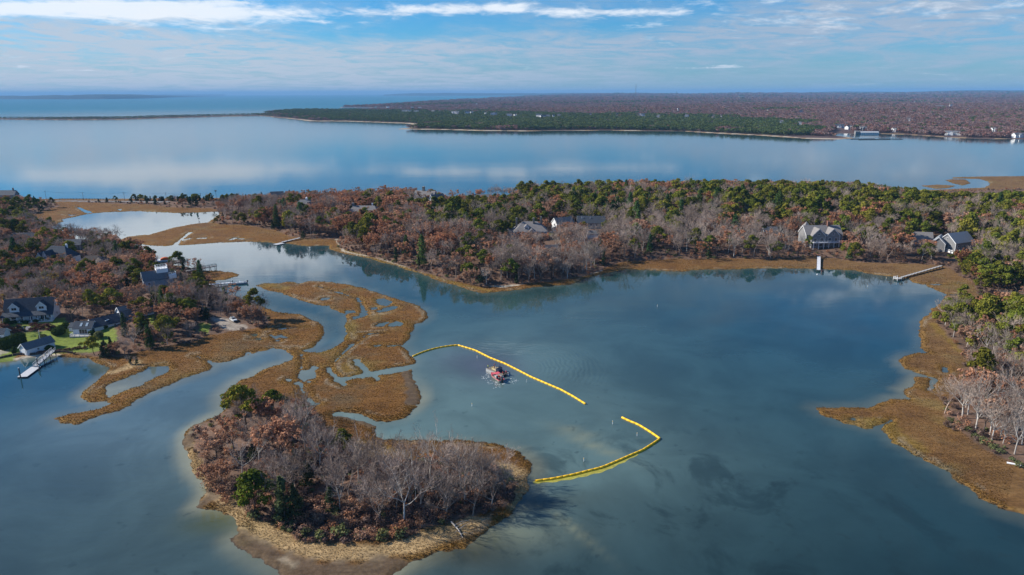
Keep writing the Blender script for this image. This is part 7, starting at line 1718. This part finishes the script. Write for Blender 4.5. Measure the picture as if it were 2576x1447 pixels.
ridge('hills', 'long low wooded island along the western horizon', 'P -260,250 0,249.5 150,250 260,249.5 380,247.5 460,244.5 570,242', [70, 72, 76, 82, 96, 90, 58, 30, 10], 5, 3000)
ridge('hills', 'faint farther tail of the western island', 'P 380,240.6 480,240.6 566,240.4', [95, 92, 80, 66], 6, 3000)
ridge('hills', 'dark headland on the horizon at the mouth of the sound', 'P 965,241.0 1050,241.2 1150,241.0 1330,241 1500,241', [40, 95, 105, 95, 85, 90], 7, 2500)
ridge('hills', 'faint land beyond the eastern woods', 'P 1960,239.6 2150,239.8 2400,239.6 2800,239.6', [60, 110, 80, 130, 110], 8, 4000)

# ------------------------------------------------------------------ far trees: one mass for the pines, one for the bare and russet woods
def clump(seed, mat, h_, w_, n=26, size=2.2):
    rg = random.Random(seed); tb = TB()
    for i in range(6):
        a = rg.uniform(0, 6.28); q = w_ * .5 * rg.random() ** .5; tb.leaves(V3(q * math.cos(a), q * math.sin(a), h_ * rg.uniform(.5, .78)), (w_ * .36, w_ * .36, h_ * .26), n // 2, size, rg, .5, .6)
    for i in range(5):
        a = 1.256 * i; tb.twig(V3(math.cos(a) * w_ * .2, math.sin(a) * w_ * .2, -1), V3(math.cos(a) * w_ * .3, math.sin(a) * w_ * .3, h_ * .8), .3, rg)
    v, f = tb.arr(); return np_mesh('clump', v, f, L_[mat])
L_['fpine'] = leafy('far_pine_needles', (0.052, 0.085, 0.030), (0.09, 0.125, 0.040), (0.12, 0.14, 0.042), .15, .22)
L_['foak'] = leafy('far_russet_leaves', (0.19, 0.09, 0.072), (0.235, 0.115, 0.09), (0.21, 0.14, 0.125), .2, .22)
L_['fbare'] = leafy('far_bare_branches', (0.185, 0.135, 0.125), (0.23, 0.17, 0.16), (0.20, 0.12, 0.105), .1, .2)
SHP = [clump(400 + i, 'fpine', 13, 12, 32, 2.2) for i in range(4)] + [clump(410 + i, 'foak', 12, 16, 34, 2.4) for i in range(3)] + [clump(420 + i, 'fbare', 11, 15, 34, 2.3) for i in range(3)]
FH = []     # far houses: px, py, width px -> cleared in front
for s_ in ('Z8 928,90,62 1060,98,58 1352,113,52 1900,146,122 2520,170,112',
           'R2 260,174,16 350,177,20 440,177,40 478,203,44 512,203,30 565,206,38 592,177,28 532,175,26 690,206,24 848,215,34 875,217,24 950,215,40 985,213,24 1090,220,20 1150,225,50 1265,234,40 1312,234,22 1488,241,40 1522,244,46 1560,243,26 1600,243,22 2080,232,18 2250,232,24 2275,235,30 2390,244,26 2540,193,14 1110,108,26 1140,106,22 1085,107,20 1185,103,20 1690,95,14 1020,148,16 1640,240,26 1750,186,10 740,203,16 1880,230,14',
           'R3 230,247,22 290,242,16 888,206,32 640,199,18 1700,273,24 884,303,30 1940,168,60 2022,159,26 30,240,30 1180,326,60 1640,206,0 2340,352,40 740,292,30 1745,132,10 2145,190,8 440,92,40'):
    k_ = {'Z8': (1886.7, 301.9, .26758), 'R2': (859.1, 213.8, .3335), 'R3': (1718.2, 213.8, .3335)}[s_.split()[0]]
    for t in s_.split()[1:]:
        a, b_, c = [float(q) for q in t.split(',')]
        if c: FH.append((k_[0] + a * k_[2], k_[1] + b_ * k_[2], c * k_[2]))
def far_pts(t0, t1, dt, r0, r1, fr):
    tt = np.arange(R(t0), R(t1), R(dt)); r_ = r0 * fr ** np.arange(int(math.log(r1 / r0) / math.log(fr)))
    a, b_ = np.meshgrid(tt, r_); a = a + nr.uniform(-.5, .5, a.shape) * R(dt); b_ = b_ * (1 + nr.uniform(-.5, .5, b_.shape) * (fr - 1))
    return (b_ * np.sin(a)).ravel(), (b_ * np.cos(a)).ravel()
fxs, fys = [], []
for a_ in ((-38, 38, .17, 1900, 3800, 1.007), (-38, 38, .15, 3800, 8000, 1.014), (-38, 38, .15, 8000, 25000, 1.03)):
    a, b_ = far_pts(*a_); fxs.append(a); fys.append(b_)
fxs, fys = np.concatenate(fxs), np.concatenate(fys)
fs_ = np.concatenate([far_sd(fxs[i:i + 50000], fys[i:i + 50000]) for i in range(0, len(fxs), 50000)])
fspit = sd_poly_near(fxs, fys, FS, 300) > -30
okf = np.where(fspit, fs_ > 14, fs_ > 26)
fxs, fys, fs_, fspit = fxs[okf], fys[okf], fs_[okf], fspit[okf]
fz_ = far_h(fxs, fys, fs_); fr_ = np.hypot(fxs, fys)
okf = np.ones(len(fxs), bool)
lots = []
for px, py, wp in FH:
    d = ray(px, py); ts = np.linspace(1700, 14000, 900); x_, y_ = d[0] * ts, d[1] * ts
    s_ = far_sd(x_, y_); zz = far_h(x_, y_, s_); below = np.nonzero((CAM_H + d[2] * ts <= np.maximum(zz, 0)) & (s_ > 4))[0]
    if not len(below): continue
    t = ts[below[0]]; X_, Y_ = d[0] * t, d[1] * t; wm = max(9.0, wp * (t * math.cos(math.atan((px - 1288) / FPX))) / FPX); lots.append((X_, Y_, float(zz[below[0]]), wm))
    rh = math.hypot(X_, Y_); ux, uy = X_ / rh, Y_ / rh; u_ = (fxs - X_) * ux + (fys - Y_) * uy; v_ = np.abs(-(fxs - X_) * uy + (fys - Y_) * ux)
    okf &= ~((u_ < 20) & (u_ > -min(420, 9.0 * rh / 105)) & (v_ < wm * .52 + 3))
pine_f = sd_poly(fxs, fys, FP) + 110 * fbm(fxs / 260, fys / 260, 311, 3) > 0
patch = fbm(fxs / 420, fys / 420, 312, 3)
rn = nr.uniform(0, 1, len(fxs))
edgew = (fs_ < 110) & (fbm(fxs / 150, fys / 150, 313, 2) > .15)
isp = (pine_f & ~edgew & (rn < .95)) | (~pine_f & (patch > .38) & (rn < .6)) | (rn < .05) | fspit
okf &= ~((fs_ < 60) & ~pine_f & ~fspit & (rn < .3))
fsc = nr.uniform(.75, 1.15, len(fxs)) * np.maximum(1, fr_ / 4600) ** .9 * np.where(fspit, .52, 1.0) * np.where(fr_ < 3800, .9, 1)
for nm, lb, mk, lo, hi in (('far_pines', 'dense green pine woods across the bay', isp, 0, 4), ('far_woods', 'russet and grey bare woods stretching to the horizon', ~isp, 4, 10)):
    m_ = okf & mk; n = int(m_.sum())
    scatter(nm, lb, np.stack([fxs, fys, fz_], -1)[m_], fsc[m_], nr.uniform(0, 6.28, n), nr.randint(0, hi - lo, n), SHP[lo:hi])
# far houses, each its own thing
WH = ('white', 'white', 'pale_siding', 'white', 'beige')
for i, (x, y, z, wm) in enumerate(lots):
    rg = random.Random(900 + i); near_ = math.hypot(x, y) < 2900
    lab = ['white waterfront house between bare trees on the far shore', 'house with a dark gabled roof beside the far boathouse', 'tall white gabled house above the stone shore across the bay', 'broad white house with twin roofs on its own lawn across the bay', 'white house with rows of windows at the eastern end of the far shore'][i] if i < 5 else 'small pale house among the distant woods across the bay'
    o = empty('far_house', (x, y, z), rg.uniform(-.5, .5) + math.atan2(-x, y) * .0, lab, 'house', None if i < 5 else 'distant houses across the bay')
    L = wm; ev = 6.2 if near_ else rg.uniform(4.5, 7); D = min(L * .7, 12)
    wl = 'navy' if i == 1 else WH[rg.randrange(5)] if i > 4 else 'white'
    wl = 'shingle' if i == 1 else wl
    block(o, 0, 0, 0, L, D, ev, ev + rg.uniform(3.2, 5), wl, 'grey_roof' if rg.random() < .7 else 'slate', wins=row('f', L * .92, max(2, int(L / 4)), 2.0, 1.4, 1.6) + row('f', L * .92, max(2, int(L / 4)), 4.7, 1.4, 1.4) if near_ else (), trim=near_, z0=-4)
    if near_ or rg.random() < .5: block(o, L * rg.uniform(-.25, .25), -D * .45, R(90), D * .7, L * .36, ev, ev + 3.4, wl, 'grey_roof', trim=False, z0=-4)
# the far boathouse, stone wall, oyster frames, moored things on the far shore
g_ = g0(2182, 338.3); o = empty('far_boathouse', (g_[0], g_[1] + 4, 1), R(-4), 'long low pale roofed boathouse at the water across the bay', 'boathouse')
block(o, 6, 0, 0, 44, 9, 3.4, 6.4, 'pale_siding', 'float', wins=row('f', 40, 9, 1.8, 2.2, 1.6)); block(o, -24, 1, 0, 10, 9, 5, 8, 'shingle', 'grey_roof', wins=row('f', 9, 2, 2.5, 2, 1.8))
for i, (px0, py0, px1, py1) in enumerate(((2128, 349.8, 2200, 349.2), (2140, 351.2, 2240, 350.6), (2160, 352.6, 2272, 351.4), (2210, 348.4, 2268, 350.0))):
    a, b_ = Vector((*g0(px0, py0), .3)), Vector((*g0(px1, py1), .3))
    o = empty('oyster_rack', a, 0, 'dark line of floating oyster gear off the far marsh, ' + ['first from the beach', 'second from the beach', 'third and longest', 'short one reaching east'][i], 'oyster gear', 'oyster gear off the far marsh')
    for j in range(14): MB().bar((b_ - a) * (j / 14), (b_ - a) * ((j + .85) / 14), 3.0, .5).build('cage', M['cloth'], o)
for i, (px, py, h_) in enumerate(((1599, 240.8, 0), (1701, 240.8, 0))):
    top = (211.5, 230.5)[i]; d = ray(px, 239.4); t = 9500 / d[1]; x, y = d[0] * t, d[1] * t; dz_ = ray(px, top); z1 = CAM_H + dz_[2] * (9500 / dz_[1])
    o = empty('radio_mast', (x, y, 0), 0, ['tall thin radio mast rising above the horizon woods', 'short radio mast on the horizon east of the tall one'][i], 'mast')
    wv = 4.0 - i; m_ = MB()
    for a in (0, 2.094, 4.188): m_.tube([(wv * math.cos(a), wv * math.sin(a), 0), (wv * .8 * math.cos(a), wv * .8 * math.sin(a), z1)], .9, 4)
    m_.build('lattice', M['wood'], o)['kind'] = 'stuff'
    for j in range(8): MB().box((0, 0, z1 * (j + 1) / 8.2), (wv * 1.8, wv * 1.8, 2)).build('platform', M['wood'], o)

# ------------------------------------------------------------------ air
hb = MB().box((0, 30000, 117.0), (124000, 70000, 246.0)).build('haze', None)
hb.data.materials.clear()
hmz, b, o_ = new_mat('pale_haze'); v = b.n('ShaderNodeVolumePrincipled'); v.inputs['Color'].default_value = (0.24, 0.50, 0.84, 1); v.inputs['Density'].default_value = 4.2e-5; v.inputs['Anisotropy'].default_value = 0.0
b.nt.links.new(v.outputs[0], o_.inputs['Volume']); hb.data.materials.append(hmz)
tag(hb, 'thin pale haze over the bay and far shore', None, None, 'stuff')
